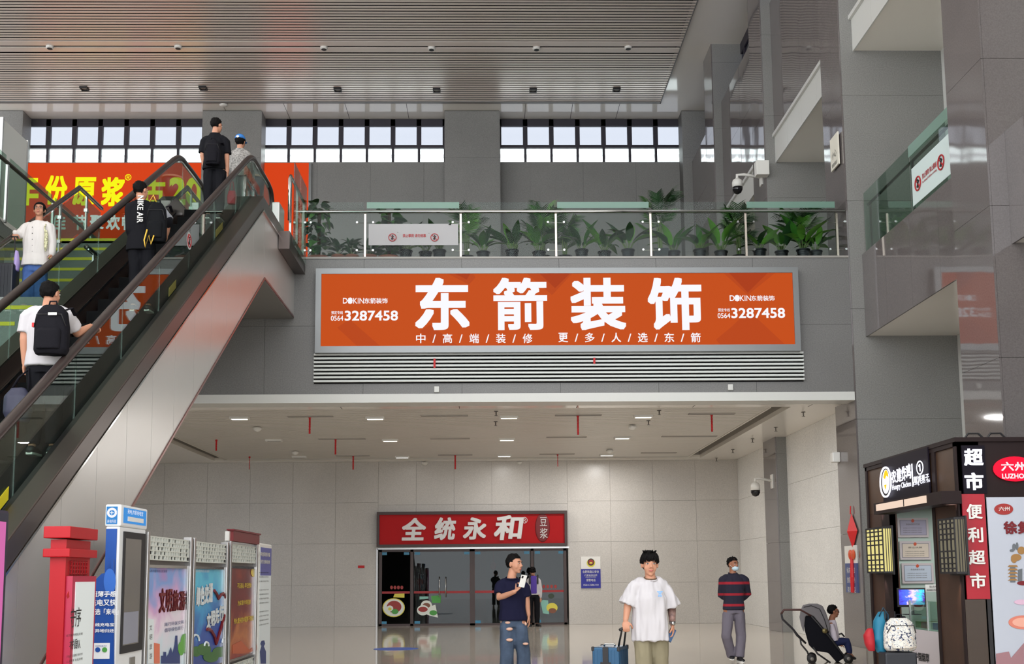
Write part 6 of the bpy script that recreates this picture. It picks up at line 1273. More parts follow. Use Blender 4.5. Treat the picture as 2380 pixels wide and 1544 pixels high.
p = V(*q(1558, 1476)); ph = empty('smartphone', tuple(V(*loc)+V(p.x, -.03, p.z)), 'dark smartphone hanging in the hand of the man in the white t-shirt', 'phone'); ph.rotation_euler = (.1, .5, .5)
child(MB().box(-.038, .038, -.005, .005, -.07, .07), 'case', M_INK, ph, False, .004); child(MB().box(-.034, .034, -.0065, -.005, -.065, .065), 'screen', mat('screen_blue', (60, 90, 130), .1), ph, False)
# suitcase
Ysc = 11.9; p0 = pY(1390, 1503, Ysc); p1 = pY(1446, 1503, Ysc)
sx = (p0.x+p1.x)/2; su = empty('suitcase', (sx, Ysc, 0), 'blue ribbed hard suitcase with black corner guards and raised handle behind the white t-shirt', 'suitcase', rz=-.35)
hwx, hy, sz0, sz1 = .145, .2, .06, p0.z
M_SB = mat('suitcase_blue', (26, 72, 104), .35, metal=.3); M_SG = mat('suitcase_grey', (120, 122, 126), .35, metal=.6)
child(MB().box(-hwx, hwx, -hy, hy, sz0, sz1), 'shell', M_SB, su, False, .018)
mb = MB()
for k in range(8): x = -hwx+.02+.036*k; mb.box(x-.006, x+.006, -hy-.004, -hy, sz0+.03, sz1-.03)
for k in range(10): y = -hy+.02+.04*k; mb.box(hwx, hwx+.004, y-.006, y+.006, sz0+.03, sz1-.03)
mb.build('rib', M_SB, su, kind='stuff')
for sx_ in (-1, 1):
    for sy_ in (-1, 1):
        for z in (sz0+.02, sz1-.02): child(MB().box(sx_*hwx-.024, sx_*hwx+.007, sy_*hy-.024, sy_*hy+.007, z-.02, z+.027) if (sx_, sy_) == (1, 1) else MB().box(min(sx_*(hwx+.007), sx_*(hwx-.024)), max(sx_*(hwx+.007), sx_*(hwx-.024)), min(sy_*(hy+.007), sy_*(hy-.024)), max(sy_*(hy+.007), sy_*(hy-.024)), z-.02, z+.027), 'corner_guard', M_INK, su, False, .008)
child(MB().box(-.03, .03, -hy-.012, -hy+.002, sz1-.16, sz1+.004), 'latch_strap', M_INK, su, False, .004); child(MB().box(-.055, .055, -hy-.012, -hy, sz1-.24, sz1-.15), 'handle_recess', M_INK, su, False, .004); child(MB().tube([(-.04, -hy-.02, sz1-.19), (-.03, -hy-.035, sz1-.19), (.03, -hy-.035, sz1-.19), (.04, -hy-.02, sz1-.19)], .012, 8), 'side_handle', M_STEELP, su)
child(MB().tube([(-.06, -.02, sz1+.003), (-.05, -.02, sz1+.025), (.05, -.02, sz1+.025), (.06, -.02, sz1+.003)], .01, 8), 'carry_handle', M_STEELP, su)
for k, z in enumerate((sz0-.03, sz0-.03, sz0-.03, sz0-.03)): child(MB().tube([((-1, 1)[k % 2]*.11-.012, (-1, 1)[k//2]*.15, .03), ((-1, 1)[k % 2]*.11+.012, (-1, 1)[k//2]*.15, .03)], .028, 12).box((-1, 1)[k % 2]*.11-.02, (-1, 1)[k % 2]*.11+.02, (-1, 1)[k//2]*.15-.02, (-1, 1)[k//2]*.15+.02, .03, sz0+.005), 'wheel', M_INK, su)
hx = pY(1450, 1460, Y-.04); Li = Matrix.Rotation(.35, 3, 'Z') @ (V(hx.x, hx.y, hx.z)-V(sx, Ysc, 0))
for s in (-.05, .04): child(MB().tube([(.1+s*.4, .1+s, sz1), (Li.x+s*.35, Li.y+s*.5, Li.z-.03)], [.011, .009], 8), 'trolley_rod', M_INK, su)
child(MB().tube([(Li.x-.035, Li.y-.04, Li.z-.02), (Li.x, Li.y, Li.z), (Li.x+.03, Li.y+.05, Li.z-.02)], .016, 8), 'trolley_grip', M_INK, su)
# --- masked man in striped sweater, hands behind his back
Y = 18.6; loc = (pY(1706, 1441, Y).x, Y, 0); q = local_px(Y, loc)
def stripemat():
    m = bpy.data.materials.new('striped_knit'); m.use_nodes = True; nt = m.node_tree; b = nt.nodes['Principled BSDF']; b.inputs['Roughness'].default_value = .9
    tc = nt.nodes.new('ShaderNodeTexCoord'); sp_ = nt.nodes.new('ShaderNodeSeparateXYZ'); nt.links.new(tc.outputs['Object'], sp_.inputs[0]); r = nt.nodes.new('ShaderNodeValToRGB'); r.color_ramp.interpolation = 'CONSTANT'
    mr = nt.nodes.new('ShaderNodeMapRange'); mr.inputs[1].default_value = .8; mr.inputs[2].default_value = 1.5; nt.links.new(sp_.outputs[2], mr.inputs[0]); nt.links.new(mr.outputs[0], r.inputs[0])
    zz = lambda y: (q(1706, y)[2]-.8)/.7; N_, Rd = (*lin((28, 26, 44)), 1), (*lin((150, 24, 40)), 1); el = r.color_ramp.elements; el[0].position = 0; el[0].color = N_; el[1].position = zz(1410); el[1].color = Rd
    for y, c_ in ((1404, N_), (1385, Rd), (1379, N_), (1359, Rd), (1353, N_)): x = el.new(zz(y)); x.color = c_
    nt.links.new(r.outputs[0], b.inputs['Base Color']); return m
J = dict(head=q(1704, 1313), neck=q(1703, 1332), hip=(0, 0, .9), sL=q(1679, 1345, .0), sR=q(1731, 1345, .0), eL=q(1676, 1384, .1), wL=q(1694, 1396, .17), eR=q(1738, 1380, .1), wR=q(1718, 1398, .17),
         hL=(-.09, 0, .84), hR=(.09, 0, .84), kL=q(1688, 1478, -.02), kR=q(1722, 1478, .05), aL=q(1701, 1527, .14), aR=q(1719, 1530, .0), tL=(q(1701, 1530)[0], -.02, .03), tR=(q(1719, 1530)[0]+.02, -.18, 0))
P3 = figure('person', 'man in navy sweater with red stripes and face mask, hands behind his back, walking', loc, J, ('sweater', stripemat()), ('trousers', M_GREYT), (M_SHOEB, M_PLA), hair='short', hyaw=.5, voxel=.01, hem=.85, build_=1.06, sleeve=1.95, hcurl=(.8, .8), seed=6, skin=SKIN2, hairamp=.012, pants_r=(.098, .08, .07))
M_ = head_frame(.5); hc = V(*J['head']); child(MB().ell(hc+M_ @ V(0, .05, -.06), (.06, .062, .047), M_, 16, 10), 'face_mask', mat('mask_blue', (190, 212, 222), .8), P3); child(MB().tube([hc+M_ @ V(-.06, .05, -.04), hc+M_ @ V(-.082, -.01, .0)], .003, 5).tube([hc+M_ @ V(.06, .05, -.04), hc+M_ @ V(.082, -.01, .0)], .003, 5), 'mask_loop', M_PLA, P3)
# --- boy-ish worker at the restaurant door, head bowed
Y = 32.3; loc = (pY(1241, 1441, Y).x, Y, 0); q = local_px(Y, loc)
J = dict(head=q(1238, 1330, -.06), neck=q(1240, 1342), hip=(0, 0, .93), sL=q(1229, 1348), sR=q(1252, 1348), eL=q(1226, 1370), wL=q(1229, 1388), eR=q(1256, 1370), wR=q(1256, 1390), hL=(-.09, 0, .88), hR=(.09, 0, .88), kL=(-.1, 0, .5), kR=(.1, 0, .5), aL=(-.1, 0, .09), aR=(.1, 0, .09), tL=(-.14, -.18, 0), tR=(.18, -.16, 0))
P4 = figure('person', 'person with bowed head, purple top, white open jacket and black trousers by the restaurant', loc, J, ('jacket', M_WTEE), ('trousers', M_BLKC), (M_SHOEB, M_SHOEB), hair='fringe', hpitch=-.6, voxel=.012, hem=.9, sleeve=1.9, seed=8)
child(MB().box(-.085, .085, -.155, -.1, .93, 1.44), 'purple_top', mat('purple_cotton', (86, 66, 150), .85), P4, True, .03)
for s in (-1, 1): child(MB().box(s*.115-.022, s*.115+.022, -.15, -.1, 1.2, 1.47), 'shoulder_strap', M_INK, P4, True, .012)
# --- people on the escalator, seen from behind (face away: yaw pi)
def stepz(y): return 3.13+SL*(y-11.5)
M_BAG = mat('bag_black', (20, 19, 24), .8, bump=.3, bump_scale=90); M_STRAP = mat('strap_black', (22, 20, 26), .8)
def backpack(name, label, loc, w_, h, d, m, extras=None, rz=0):
    e = empty(name, loc, label, 'backpack', rz=rz)
    g = MB(); torso(g, [((0, 0, 0), w_*.85, d*.8, 0), ((0, 0, h*.1), w_, d, 0), ((0, 0, h*.55), w_, d, 0), ((0, 0, h*.85), w_*.85, d*.85, 0), ((0, 0, h), w_*.5, d*.6, 0)])
    fuse(g, 'main_compartment', m, e, .012, 2, .006, seed=2)
    g = MB(); torso(g, [((0, -d*.75, h*.08), w_*.7, d*.5, 0), ((0, -d*.75, h*.45), w_*.72, d*.55, 0), ((0, -d*.7, h*.52), w_*.6, d*.35, 0)]); fuse(g, 'front_pocket', m, e, .012, 2)
    child(MB().tube([(-.04, 0, h-.01), (-.03, 0, h+.04), (.03, 0, h+.04), (.04, 0, h-.01)], .009, 8), 'grab_handle', M_STRAP, e)
    child(MB().tube([(-w_*.9, -d*.55, h*.55), (-w_*.7, -d*.9, h*.78), (w_*.7, -d*.9, h*.78), (w_*.9, -d*.55, h*.55)], .005, 6), 'zip', M_INK, e)
    for s in (-1, 1): child(MB().tube([(s*.1, d*.8, h*.95), (s*.12, d+.05, h*1.02), (s*.13, d+.12, h*.9)], [.02, .022, .02], 8, flat=.4), 'strap', M_STRAP, e)
    return e
Y = 10.8; z0 = stepz(Y)-.05; loc = (pY(112, 800, Y).x, Y, z0); q = local_px(Y, loc)
J = dict(head=q(118, 684), neck=q(112, 712), hip=(q(105, 850)[0], 0, .9), sL=q(65, 730, -.02), sR=q(152, 727, .03), eL=q(57, 790, -.02), wL=q(57, 845, .02), eR=q(180, 775, .22), wR=q(211, 758, .5), hL=(q(88, 850)[0], 0, .85), hR=(q(126, 850)[0], 0, .85), kL=(q(82, 900)[0], .05, .48), kR=(q(128, 900)[0], .0, .48), aL=(q(80, 900)[0], 0, .09), aR=(q(128, 900)[0], 0, .09), tL=(q(78, 900)[0], .2, 0), tR=(q(130, 900)[0], .2, 0))
P6 = figure('person', 'man in white t-shirt seen from behind on the escalator, right hand on the handrail', loc, J, ('t_shirt', M_WTEE), ('trousers', M_BLKC), (M_SHOEB, M_PLA), hair='short', hyaw=pi-.35, yaw=0, voxel=.008, build_=1.12, hem=.86, hcurl=(.9, .8), hn=((1, 0, 0), (0, .2, -1)), sleeve=.75, seed=14, hd=(None, (.35, .9, .02)), tside=(-1, -1))
c = V(*q(144, 838)); bp_ = backpack('backpack', 'large black backpack on the man in the white t-shirt, hanging at his right', (loc[0]+c.x, Y-.27, loc[2]+c.z), .165, .48, .1, M_BAG)
child(MB().box(.0, .08, -.115, -.108, .36, .385), 'label_patch', M_PLA, bp_, False); child(MB().box(-.17, -.15, -.06, -.03, .26, .3), 'red_tab', M_RIB, bp_, False)
child(MB().tube([V(*q(128, 735, -.14)), V(*q(133, 712, -.06)), V(*q(134, 712, .06))], [.03, .03, .028], 8, flat=.35), 'backpack_strap', M_STRAP, P6)
c = pY(42, 935, Y-.1); hb = empty('holdall', tuple(c), 'dark holdall bag hanging from the left hand of the man in the white t-shirt', 'bag')
g = MB(); torso(g, [((0, 0, -.2), .1, .07, 0), ((0, 0, -.1), .14, .09, 0), ((0, 0, .05), .13, .08, 0), ((0, 0, .14), .07, .04, 0)]); fuse(g, 'bag_body', mat('bag_navy', (40, 40, 60), .6), hb, .012, 2, .01)
child(MB().tube([(-.08, 0, .1), (.0, 0, .24), (.09, 0, .32), (.1, 0, .1)], .012, 8), 'handle', M_STRAP, hb)
# man in black with lettering
Y = 14.2; z0 = stepz(Y)-.02; loc = (pY(330, 640, Y).x, Y, z0); q = local_px(Y, loc)
J = dict(head=q(328, 444), neck=q(328, 466), hip=(q(328, 560)[0], 0, .92), sL=q(303, 480, .0), sR=q(366, 482, .05), eL=q(303, 535, -.05), wL=q(306, 570, .05), eR=q(392, 512, .0), wR=q(388, 545, .1), hL=(q(315, 600)[0], 0, .86), hR=(q(345, 600)[0], 0, .86), kL=(q(315, 600)[0], .05, .48), kR=(q(347, 600)[0], .0, .48), aL=(q(314, 600)[0], 0, .09), aR=(q(348, 600)[0], 0, .09), tL=(q(313, 600)[0], .2, 0), tR=(q(349, 600)[0], .2, 0))
P7 = figure('person', 'man in black with white lettering down his back on the escalator, seen from behind', loc, J, ('hoodie', M_BLKC), ('trousers', M_BLKC), (M_SHOEB, M_PLA), hair='short', hyaw=pi-.5, voxel=.009, build_=1.1, hem=.8, hcurl=(.9, .8), hn=((1, 0, 0), (-1, 0, 0)), sleeve=1.35, seed=15, topwrinkle=.005, tside=(-1, -1))
tm = MB(); a = V(*q(334, 464)); b = V(*q(334, 526)); text_mb(tm, 'NIKE AIR', (a.x-.03, -.132, a.z), (0, 0, -1), (1, 0, 0), (0, -1, 0), a.z-b.z, .075, .012, .02)
child(tm, 'back_lettering', M_PLA, P7, False)
a = V(*q(370, 480, .07)); child(MB().tube([V(*J['sR']), V(*J['eR'])], [.074, .07], 12), 'grey_sleeve', mat('grey_knit', (150, 152, 158), .9), P7)
c = V(*q(377, 578)); bp_ = backpack('backpack', 'black backpack with yellow cords on the right shoulder of the man with back lettering', (loc[0]+c.x, Y-.26, loc[2]+c.z), .13, .52, .085, mat('bag_slate', (14, 15, 18), .8))
M_YC = mat('cord_yellow', (214, 172, 60), .6)
child(MB().tube([(-.09, -.1, .14), (-.12, -.11, .0), (-.1, -.12, -.1), (-.06, -.11, .06), (-.03, -.12, -.06), (-.0, -.11, .06)], .01, 6), 'yellow_cord', M_YC, bp_); child(MB().tube([(-.08, -.06, .52), (-.03, -.08, .6), (0, -.06, .52)], .009, 6), 'yellow_loop', M_YC, bp_)
# man in black polo at the top
Y = 17.9; z0 = stepz(Y)+.03; loc = (pY(500, 478, Y).x, Y, z0); q = local_px(Y, loc)
J = dict(head=q(504, 292), neck=q(500, 310), hip=(q(498, 400)[0], 0, .93), sL=q(476, 326), sR=q(524, 326), eL=q(471, 362), wL=q(476, 395, .05), eR=q(527, 365), wR=q(529, 400, .03), hL=(q(487, 400)[0], 0, .87), hR=(q(512, 400)[0], 0, .87), kL=(q(486, 400)[0], 0, .48), kR=(q(512, 400)[0], 0, .48), aL=(q(486, 400)[0], 0, .09), aR=(q(512, 400)[0], 0, .09), tL=(q(485, 400)[0], .2, 0), tR=(q(513, 400)[0], .2, 0))
P8 = figure('person', 'man in black polo shirt seen from behind at the top of the escalator', loc, J, ('polo_shirt', M_BLKC), ('trousers', M_BLKC), (M_SHOEB, M_PLA), hair='short', hyaw=pi-.5, voxel=.01, build_=1.12, hem=.84, sleeve=.85, seed=17, hn=((1, 0, 0), (-1, 0, 0)), tside=(-1, -1))
c = V(*q(502, 396)); backpack('backpack', 'small black backpack on the man in the black polo shirt', (loc[0]+c.x, Y-.24, loc[2]+c.z), .13, .42, .08, M_BAG)
c = V(*q(537, 455)); e = empty('handbag', (loc[0]+c.x, Y+.05, loc[2]+c.z), 'red bag between the man in the black polo and the woman in the cap', 'bag')
g = MB(); torso(g, [((0, 0, -.13), .07, .04, 0), ((0, 0, .0), .085, .05, 0), ((0, 0, .1), .06, .03, 0)]); fuse(g, 'bag_body', mat('bag_red', (190, 30, 50), .6), e, .012, 2, .01); child(MB().tube([(-.04, 0, .08), (-.02, 0, .25), (.02, 0, .25), (.04, 0, .08)], .008, 6), 'handle', MATS['bag_red'], e)
# woman with blue cap
Y = 19.2; loc = (pY(560, 420, Y).x, Y, ZF); q = local_px(Y, loc)
J = dict(head=q(559, 331), neck=q(558, 346), hip=(0, 0, .9), sL=q(541, 357), sR=q(576, 357), eL=q(539, 388), wL=q(545, 412, .05), eR=q(579, 390), wR=q(584, 415, .05), hL=(-.08, 0, .85), hR=(.08, 0, .85), kL=(-.08, 0, .47), kR=(.08, 0, .47), aL=(-.08, 0, .08), aR=(.08, 0, .08), tL=(-.1, .17, 0), tR=(.1, .17, 0))
P9 = figure('person', 'woman in blue cap and grey patterned blouse at the top of the escalator', loc, J, ('blouse', mat('grey_pattern', (146, 142, 138), .85, noise_amt=.5, noise_scale=35)), ('skirt', mat('grey_skirt', (110, 112, 112), .85)), (M_SHOEW, M_PLA), hair='bun', hyaw=pi-.2, voxel=.011, hem=.75, sleeve=1.3, seed=19, hairamp=.004, hn=((1, 0, 0), (-1, 0, 0)), build_=.98)
hc = V(*J['head']); M_ = head_frame(pi-.2); cap = MB(); vs = []; seg = 20
for i in range(7):
    ph_ = pi/2*i/6
    for j in range(seg): th = 2*pi*j/seg; vs.append(hc+M_ @ V(.092*math.cos(th)*math.sin(ph_ if i else .01), -.017+.113*math.sin(th)*math.sin(ph_ if i else .01), .045+.1*math.cos(ph_)))
cap.add(vs, [(i*seg+j, (i+1)*seg+j, (i+1)*seg+(j+1) % seg, i*seg+(j+1) % seg) for i in range(6) for j in range(seg)]+[tuple(range(6*seg, 7*seg))]); co = child(cap, 'cap', mat('cap_blue', (60, 120, 190), .8), P9)
child(MB().ell(hc+M_ @ V(0, .13, .045), (.065, .06, .008), M_, 14, 6), 'cap_brim', MATS['cap_blue'], P9); child(MB().ell(hc+M_ @ V(0, -.125, .06), (.03, .01, .022), M_, 10, 6), 'cap_opening', M_PLA, P9)
c = V(*q(584, 470)); e = empty('handbag', (loc[0]+.19, Y-.02, ZF+.78), 'brown handbag on the right arm of the woman in the blue cap', 'bag')
g = MB(); torso(g, [((0, 0, -.13), .05, .09, 0), ((0, 0, .0), .05, .1, 0), ((0, 0, .1), .04, .08, 0)]); fuse(g, 'bag_body', mat('bag_brown', (92, 70, 62), .6), e, .012, 2, .008); child(MB().tube([(0, -.06, .08), (0, -.03, .22), (0, .03, .22), (0, .06, .08)], .008, 6), 'handle', MATS['bag_brown'], e)
# cup-shaped stand with cartons at the escalator head
e = empty('advertising_stand', (pY(592, 440, 20.9).x, 20.9, ZF), 'dark cup shaped stand with white cartons beside the top of the escalator', 'stand')
child(MB().lathe([(.1, .9), (.17, 1.1), (.19, 1.3), (.18, 1.34)], seg=18), 'cup', mat('cup_navy', (40, 46, 62), .3), e); child(MB().lathe([(.19, 1.34), (.2, 1.35), (.2, 1.38), (.16, 1.39)], seg=18), 'lid', mat('lid_tan', (170, 140, 120), .4), e)
for k in range(4): child(MB().box(-.2+.2*(k % 2), -.02+.2*(k % 2), -.1, .1, .56+.17*(k//2), .72+.17*(k//2)), 'carton', M_PLA, e, False, .006)
child(MB().box(-.2, .2, -.15, .15, 0, .56), 'base', mat('base_dark', (50, 50, 60), .4), e, False)
# --- woman on the stairs with a suitcase
Y = 16.7; zst = 5.26; loc = (pX(86, 600, -6.95).x, Y, zst); loc = (pY(86, 600, Y).x, Y, zst); q = local_px(Y, loc)
J = dict(head=q(92, 489), neck=q(91, 514), hip=(q(83, 600)[0], 0, .92), sL=q(59, 529), sR=q(117, 527), eL=q(44, 546, -.03), wL=q(36, 541, -.12), eR=q(121, 565, .0), wR=q(120, 592, -.03), hL=(q(72, 600)[0], 0, .86), hR=(q(95, 600)[0], 0, .86), kL=(q(68, 650)[0], -.05, .48), kR=(q(98, 650)[0], -.05, .46), aL=(q(64, 690)[0], 0, .08), aR=(q(98, 690)[0], .1, .1), tL=(q(62, 690)[0], -.17, .0), tR=(q(99, 690)[0], -.1, .02))
P10 = figure('person', 'woman in white shirt, glasses and blue jeans standing on the stairs with a black suitcase', loc, J, ('shirt', mat('white_linen', (214, 208, 204), .85)), ('jeans', mat('jeans_blue', (70, 96, 150), .85, noise_amt=.2, noise_scale=8)), (M_SHOEW, M_PLA), hair='bun', hyaw=.15, hpitch=.12, voxel=.008, hem=.9, build_=1.2, loose=2.2, sleeve=1.9, seed=21, topwrinkle=.01, hairamp=.004, hn=((0, 1, -.3), (-1, 0, 0)), hcurl=(1.1, .5), hd=((-.1, -.2, -.9), None))
hc = V(*J['head']); M_ = head_frame(.15, .12)
for s in (-1, 1): child(MB().tube([hc+M_ @ V(s*.031+.024*math.cos(t), .1, .006+.018*math.sin(t)) for t in [2*pi*k/16 for k in range(17)]], .002, 5), 'spectacle_rim', M_INK, P10)
child(MB().tube([hc+M_ @ V(-.008, .102, .008), hc+M_ @ V(.008, .102, .008)], .002, 5), 'spectacle_bridge', M_INK, P10)
for k in range(5): child(MB().ell(V(*q(84, 535+14*k))+V(0, -.145, 0), (.007, .004, .007), seg=8, ring=5), 'button', M_INK, P10)
child(MB().ell(V(*q(114, 565))+V(0, -.12, 0), (.03, .03, .17), seg=10, ring=10), 'patterned_bag', mat('floral', (200, 196, 160), .8, noise_amt=.7, noise_scale=40), P10)
child(MB().tube([V(*q(110, 515)), V(*q(112, 535))+V(0, -.14, 0), V(*q(113, 555))+V(0, -.13, 0)], .01, 6), 'bag_strap', MATS['floral'], P10)
p = pY(20, 700, Y-.1); e = empty('suitcase', (pY(20, 650, Y-.1).x, Y-.1, zst-.02), 'black suitcase with extended handle held by the woman on the stairs', 'suitcase')
z1 = pY(20, 617, Y-.1).z-zst+.02
child(MB().box(-.13, .13, -.17, .1, .05, z1), 'shell', mat('case_black', (26, 26, 34), .4), e, False, .03)
mb = MB()
for k in range(5): mb.box(-.1+.05*k-.008, -.1+.05*k+.008, -.176, -.17, .1, z1-.05)
mb.build('rib', MATS['case_black'], e, kind='stuff'); hx = V(*J['wL'])+V(*loc)-V(*e.location)+V(0, -.02, -.07)
child(MB().tube([(.09, 0, z1), hx], [.012, .01], 8), 'trolley_rod', M_INK, e); child(MB().tube([hx+V(-.05, 0, 0), hx+V(.05, 0, 0)], .014, 8), 'trolley_grip', M_INK, e)
for s in (-1, 1): child(MB().tube([(s*.09-.012, 0, .028), (s*.09+.012, 0, .028)], .026, 10), 'wheel', M_INK, e)
c = V(*q(46, 615)); e = empty('shopping_bag', (loc[0]+c.x, Y-.12, loc[2]+c.z-.12), 'pale violet carrier bag hanging beside the black suitcase on the stairs', 'bag')
g = MB(); torso(g, [((0, 0, -.02), .035, .06, 0), ((0, 0, .15), .04, .07, 0), ((0, 0, .3), .02, .03, 0)]); fuse(g, 'bag_body', mat('bag_violet', (170, 150, 205), .5), e, .012, 2, .012)
# ================================================================== PUSHCHAIR AND CHILD
Y = 18.3; loc = (pY(1905, 1480, Y).x, Y, 0); q = local_px(Y, loc)
pc = empty('pushchair', loc, 'black pushchair with grey hood and brown handle, standing beside the kiosk', 'pushchair')
M_HOOD = mat('hood_grey', (112, 108, 110), .85); M_FAB = mat('pram_black', (18, 18, 24), .85); M_GRIP = mat('grip_brown', (70, 40, 36), .6)
z_ = lambda x, y, dy=0: V(*q(x, y, dy))
for dy in (-.22, .22):
    child(MB().tube([z_(1816, 1427, dy), z_(1819, 1440, dy), z_(1843, 1463, dy), z_(1853, 1477, dy), z_(1873, 1496, dy)], [.016, .017, .017, .022, .016], 8), 'handle_bar', MATS['sign_black'], pc)
    child(MB().tube([z_(1860, 1485, dy), z_(1862, 1498, dy), z_(1876, 1515, dy), z_(1885, 1536, dy)], .014, 8), 'rear_leg', M_INK, pc)
    child(MB().tube([z_(1885, 1432, dy), z_(1917, 1468, dy), z_(1950, 1510, dy), z_(1972, 1538, dy)], .014, 8), 'front_leg', M_INK, pc)
    child(MB().tube([z_(1890, 1505, dy), z_(1900, 1520, dy), z_(1930, 1541, dy)], .014, 8), 'brace', M_INK, pc)
for dy in (-.22, .22):
    for x in (1887, 1972):
        c = z_(x, 1538, dy); c = V(c.x, c.y, .075); child(MB().tube([c+V(0, -.02, 0), c+V(0, .02, 0)], .075, 18), 'wheel', M_INK, pc); child(MB().tube([c+V(0, -.025, 0), c+V(0, .025, 0)], .03, 12), 'wheel_hub', M_OFF, pc)
child(MB().tube([z_(1816, 1427, -.22), z_(1816, 1427, .22)], .018, 8), 'push_handle', M_GRIP, pc); child(MB().tube([z_(1816, 1427, -.22), z_(1822, 1418, -.22), z_(1860, 1418, -.22), z_(1885, 1432, -.22)], .018, 8), 'push_handle', M_GRIP, pc)
child(MB().tube([z_(1887, 1538, -.2), z_(1887, 1538, .2)], .012, 6), 'axle', M_INK, pc)
def slab_px(pts, d0, d1):
    a = [z_(x, y, d0) for x, y in pts]; b = [z_(x, y, d1) for x, y in pts]; n = len(a)
    return MB().add(a+b, [tuple(range(n)), tuple(range(2*n-1, n-1, -1))]+[(i, (i+1) % n, (i+1) % n+n, i+n) for i in range(n)])
fuse(slab_px([(1868, 1430), (1885, 1427), (1910, 1450), (1923, 1470), (1950, 1505), (1962, 1530), (1945, 1541), (1925, 1518), (1893, 1513), (1880, 1500), (1870, 1465)], -.2, .2), 'seat_fabric', M_FAB, pc, .014, 2)
hood = [(1858, 1435), (1861, 1418), (1866, 1407), (1880, 1403.5), (1900, 1403.5), (1912, 1409), (1920, 1425), (1930, 1455), (1928, 1470), (1920, 1468), (1905, 1450), (1890, 1432), (1872, 1432), (1868, 1470), (1862, 1455)]
fuse(slab_px(hood, -.23, .23), 'hood', M_HOOD, pc, .014, 3)
child(MB().tube([z_(1868, 1412, -.235), z_(1885, 1408, -.24), z_(1905, 1416, -.24), z_(1916, 1440, -.24), z_(1926, 1472, -.235)], .006, 6), 'hood_seam', M_INK, pc); c = z_(1917, 1467, -.25); child(MB().tube([c+V(0, -.012, 0), c+V(0, .02, 0)], .04, 16), 'hinge_disc', mat('brass_disc', (120, 108, 70), .4, metal=.6), pc)
child(MB().tube([z_(1950, 1475, -.15), z_(1956, 1473, -.15), z_(1962, 1480, -.1), z_(1962, 1480, .1), z_(1956, 1473, .15)], .013, 8), 'bumper_bar', M_INK, pc)
# child
ch = empty('child', loc, 'small child with short dark hair and sunglasses sitting in the pushchair, facing right', 'child')
hc = z_(1937, 1422); M_ = head_frame(pi/2)
b = MB(); head_geo(b, hc, M_, .86); limb(b, [z_(1932, 1446), z_(1935, 1434)], [.055, .05])
torso(b, [(z_(1935, 1487), .1, .09, pi/2), (z_(1932, 1465), .1, .085, pi/2), (z_(1931, 1448), .1, .07, pi/2), (z_(1934, 1440), .05, .045, pi/2)])
for dy in (-.11, .11): limb(b, [z_(1932, 1452, dy), z_(1938, 1482, dy), z_(1952, 1500, dy*.7)], [.035, .03, .022]); hand(b, z_(1952, 1500, dy*.7), (1, 0, -.3), (0, 0, -1), 1, .7, .62)
for dy in (-.07, .07): limb(b, [z_(1940, 1492, dy), z_(1970, 1492, dy), z_(1974, 1520, dy), z_(1984, 1530, dy)], [.055, .045, .034, .026])
fuse(b, 'body', SKIN2, ch, .008, 2)
b = MB(); torso(b, [(z_(1937, 1493), .12, .11, pi/2), (z_(1932, 1465), .125, .105, pi/2), (z_(1931, 1449), .12, .085, pi/2), (z_(1934, 1441), .06, .055, pi/2)])
for dy in (-.11, .11): b.tube([z_(1931, 1451, dy), z_(1937, 1472, dy*1.15), z_(1941, 1490, dy*1.1)], [.05, .052, .05], 12)
fuse(b, 'shirt', mat('child_shirt', (196, 186, 196), .85), ch, .01, 2, .006)
b = MB()
for dy in (-.07, .07): limb(b, [z_(1940, 1493, dy), z_(1968, 1491, dy), z_(1974, 1515, dy)], [.07, .06, .05])
fuse(b, 'trousers', mat('child_denim', (38, 44, 78), .85), ch, .01, 2, .005)
for dy in (-.07, .07): child(MB().ell(z_(1981, 1529, dy), (.07, .035, .03), Matrix.Rotation(.35, 3, 'Y'), 12, 8), 'shoe', M_SHOEB, ch)
head_parts(ch, hc, M_, .86, 'short', seed=4)
for s in (-1, 1): child(MB().ell(hc+M_ @ V(s*.03, .09, .006)*.86, (.024, .006, .016), M_, 10, 6), 'sunglass_lens', mat('lens_plum', (60, 20, 34), .1), ch); child(MB().tube([hc+M_ @ V(s*.055, .08, .012)*.86, hc+M_ @ V(s*.08, 0, .008)*.86], .003, 5), 'sunglass_arm', M_INK, ch)
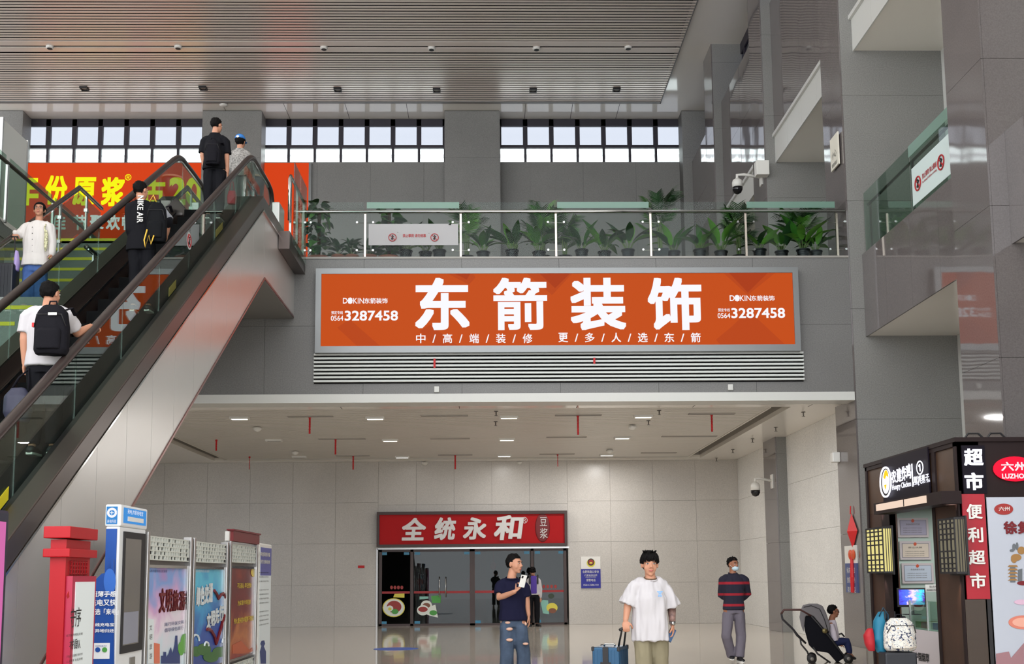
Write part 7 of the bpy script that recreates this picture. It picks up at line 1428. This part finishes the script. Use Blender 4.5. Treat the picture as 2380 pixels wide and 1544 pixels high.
# ================================================================== LUGGAGE AT THE KIOSK
Yb = 13.0; x0 = 4.75
def w(x, y, Y_=Yb): return pY(x, y, Y_)
c = w(2088, 1544); e = empty('suitcase', (c.x, Yb, 0), 'black suitcase under the patterned backpack in front of the kiosk', 'suitcase')
zt = w(2088, 1516).z; child(MB().box(-.19, .18, -.12, .12, .05, zt), 'shell', mat('case_dark', (34, 36, 42), .5), e, False, .02)
for sx_ in (-1, 1): child(MB().tube([(sx_*.14-.012, 0, .028), (sx_*.14+.012, 0, .028)], .027, 10), 'wheel', M_INK, e)
child(MB().tube([(-.1, .09, zt), (-.1, .09, zt+.46), (.02, .09, zt+.46), (.02, .09, zt)], .009, 8), 'trolley_handle', M_INK, e)
def camo():
    m = bpy.data.materials.new('leaf_print_fabric'); m.use_nodes = True; nt = m.node_tree; b = nt.nodes['Principled BSDF']; b.inputs['Roughness'].default_value = .8
    tc = nt.nodes.new('ShaderNodeTexCoord'); n = nt.nodes.new('ShaderNodeTexNoise'); n.inputs['Scale'].default_value = 17; n.inputs['Detail'].default_value = 2; n.inputs['Distortion'].default_value = 1.5; nt.links.new(tc.outputs['Object'], n.inputs['Vector'])
    r = nt.nodes.new('ShaderNodeValToRGB'); r.color_ramp.interpolation = 'CONSTANT'; el = r.color_ramp.elements; el[0].position = 0; el[0].color = (*lin((60, 66, 92)), 1); el[1].position = .4; el[1].color = (*lin((222, 218, 208)), 1)
    for p_, c_ in ((.52, (150, 152, 160)), (.56, (225, 222, 214)), (.64, (196, 150, 90)), (.67, (222, 218, 208))): x = el.new(p_); x.color = (*lin(c_), 1)
    nt.links.new(n.outputs[0], r.inputs[0]); nt.links.new(r.outputs[0], b.inputs['Base Color']); return m
CAM = camo(); zb = w(2088, 1514).z+.005; ht = w(2088, 1437).z-zb
backpack('backpack', 'white backpack with a blue and yellow leaf print standing on the black suitcase', (w(2091, 1480).x, Yb, zb), .185, ht, .12, CAM)
tb = empty('rucksack', (w(2052, 1470).x, Yb+.15, zb-.03), 'teal rucksack with a red pouch leaning behind the patterned backpack', 'backpack')
g = MB(); torso(g, [((.03, 0, -.0), .06, .07, 0), ((.0, 0, .15), .08, .1, 0), ((.02, 0, .36), .07, .08, 0), ((.05, 0, .47), .04, .04, 0)]); fuse(g, 'main_compartment', mat('teal_nylon', (20, 110, 140), .6), tb, .012, 2, .01)
g = MB(); torso(g, [((-.1, -.04, .02), .035, .04, 0), ((-.12, -.04, .1), .055, .06, 0), ((-.13, -.04, .2), .06, .06, 0), ((-.11, -.04, .28), .03, .03, 0)]); fuse(g, 'red_pouch', mat('red_nylon', (170, 24, 36), .6), tb, .012, 2, .008)
child(MB().tube([(.0, -.05, .42), (.04, -.08, .52), (.1, -.06, .44), (.1, -.06, .3)], .016, 8, flat=.5), 'strap', mat('strap_teal', (20, 60, 80), .7), tb)
p = pZ(920, 1509, 0.0); tag(MB().lathe([(0.45, 0.001), (0.45, 0.004)], (p.x, p.y, 0), 28).build('floor_disc', mat('disc_blue', (60, 100, 190), .3)), 'round blue disc lying flat on the floor left of the man in the navy t-shirt', 'sticker')  # thin blue disc flat on the floor
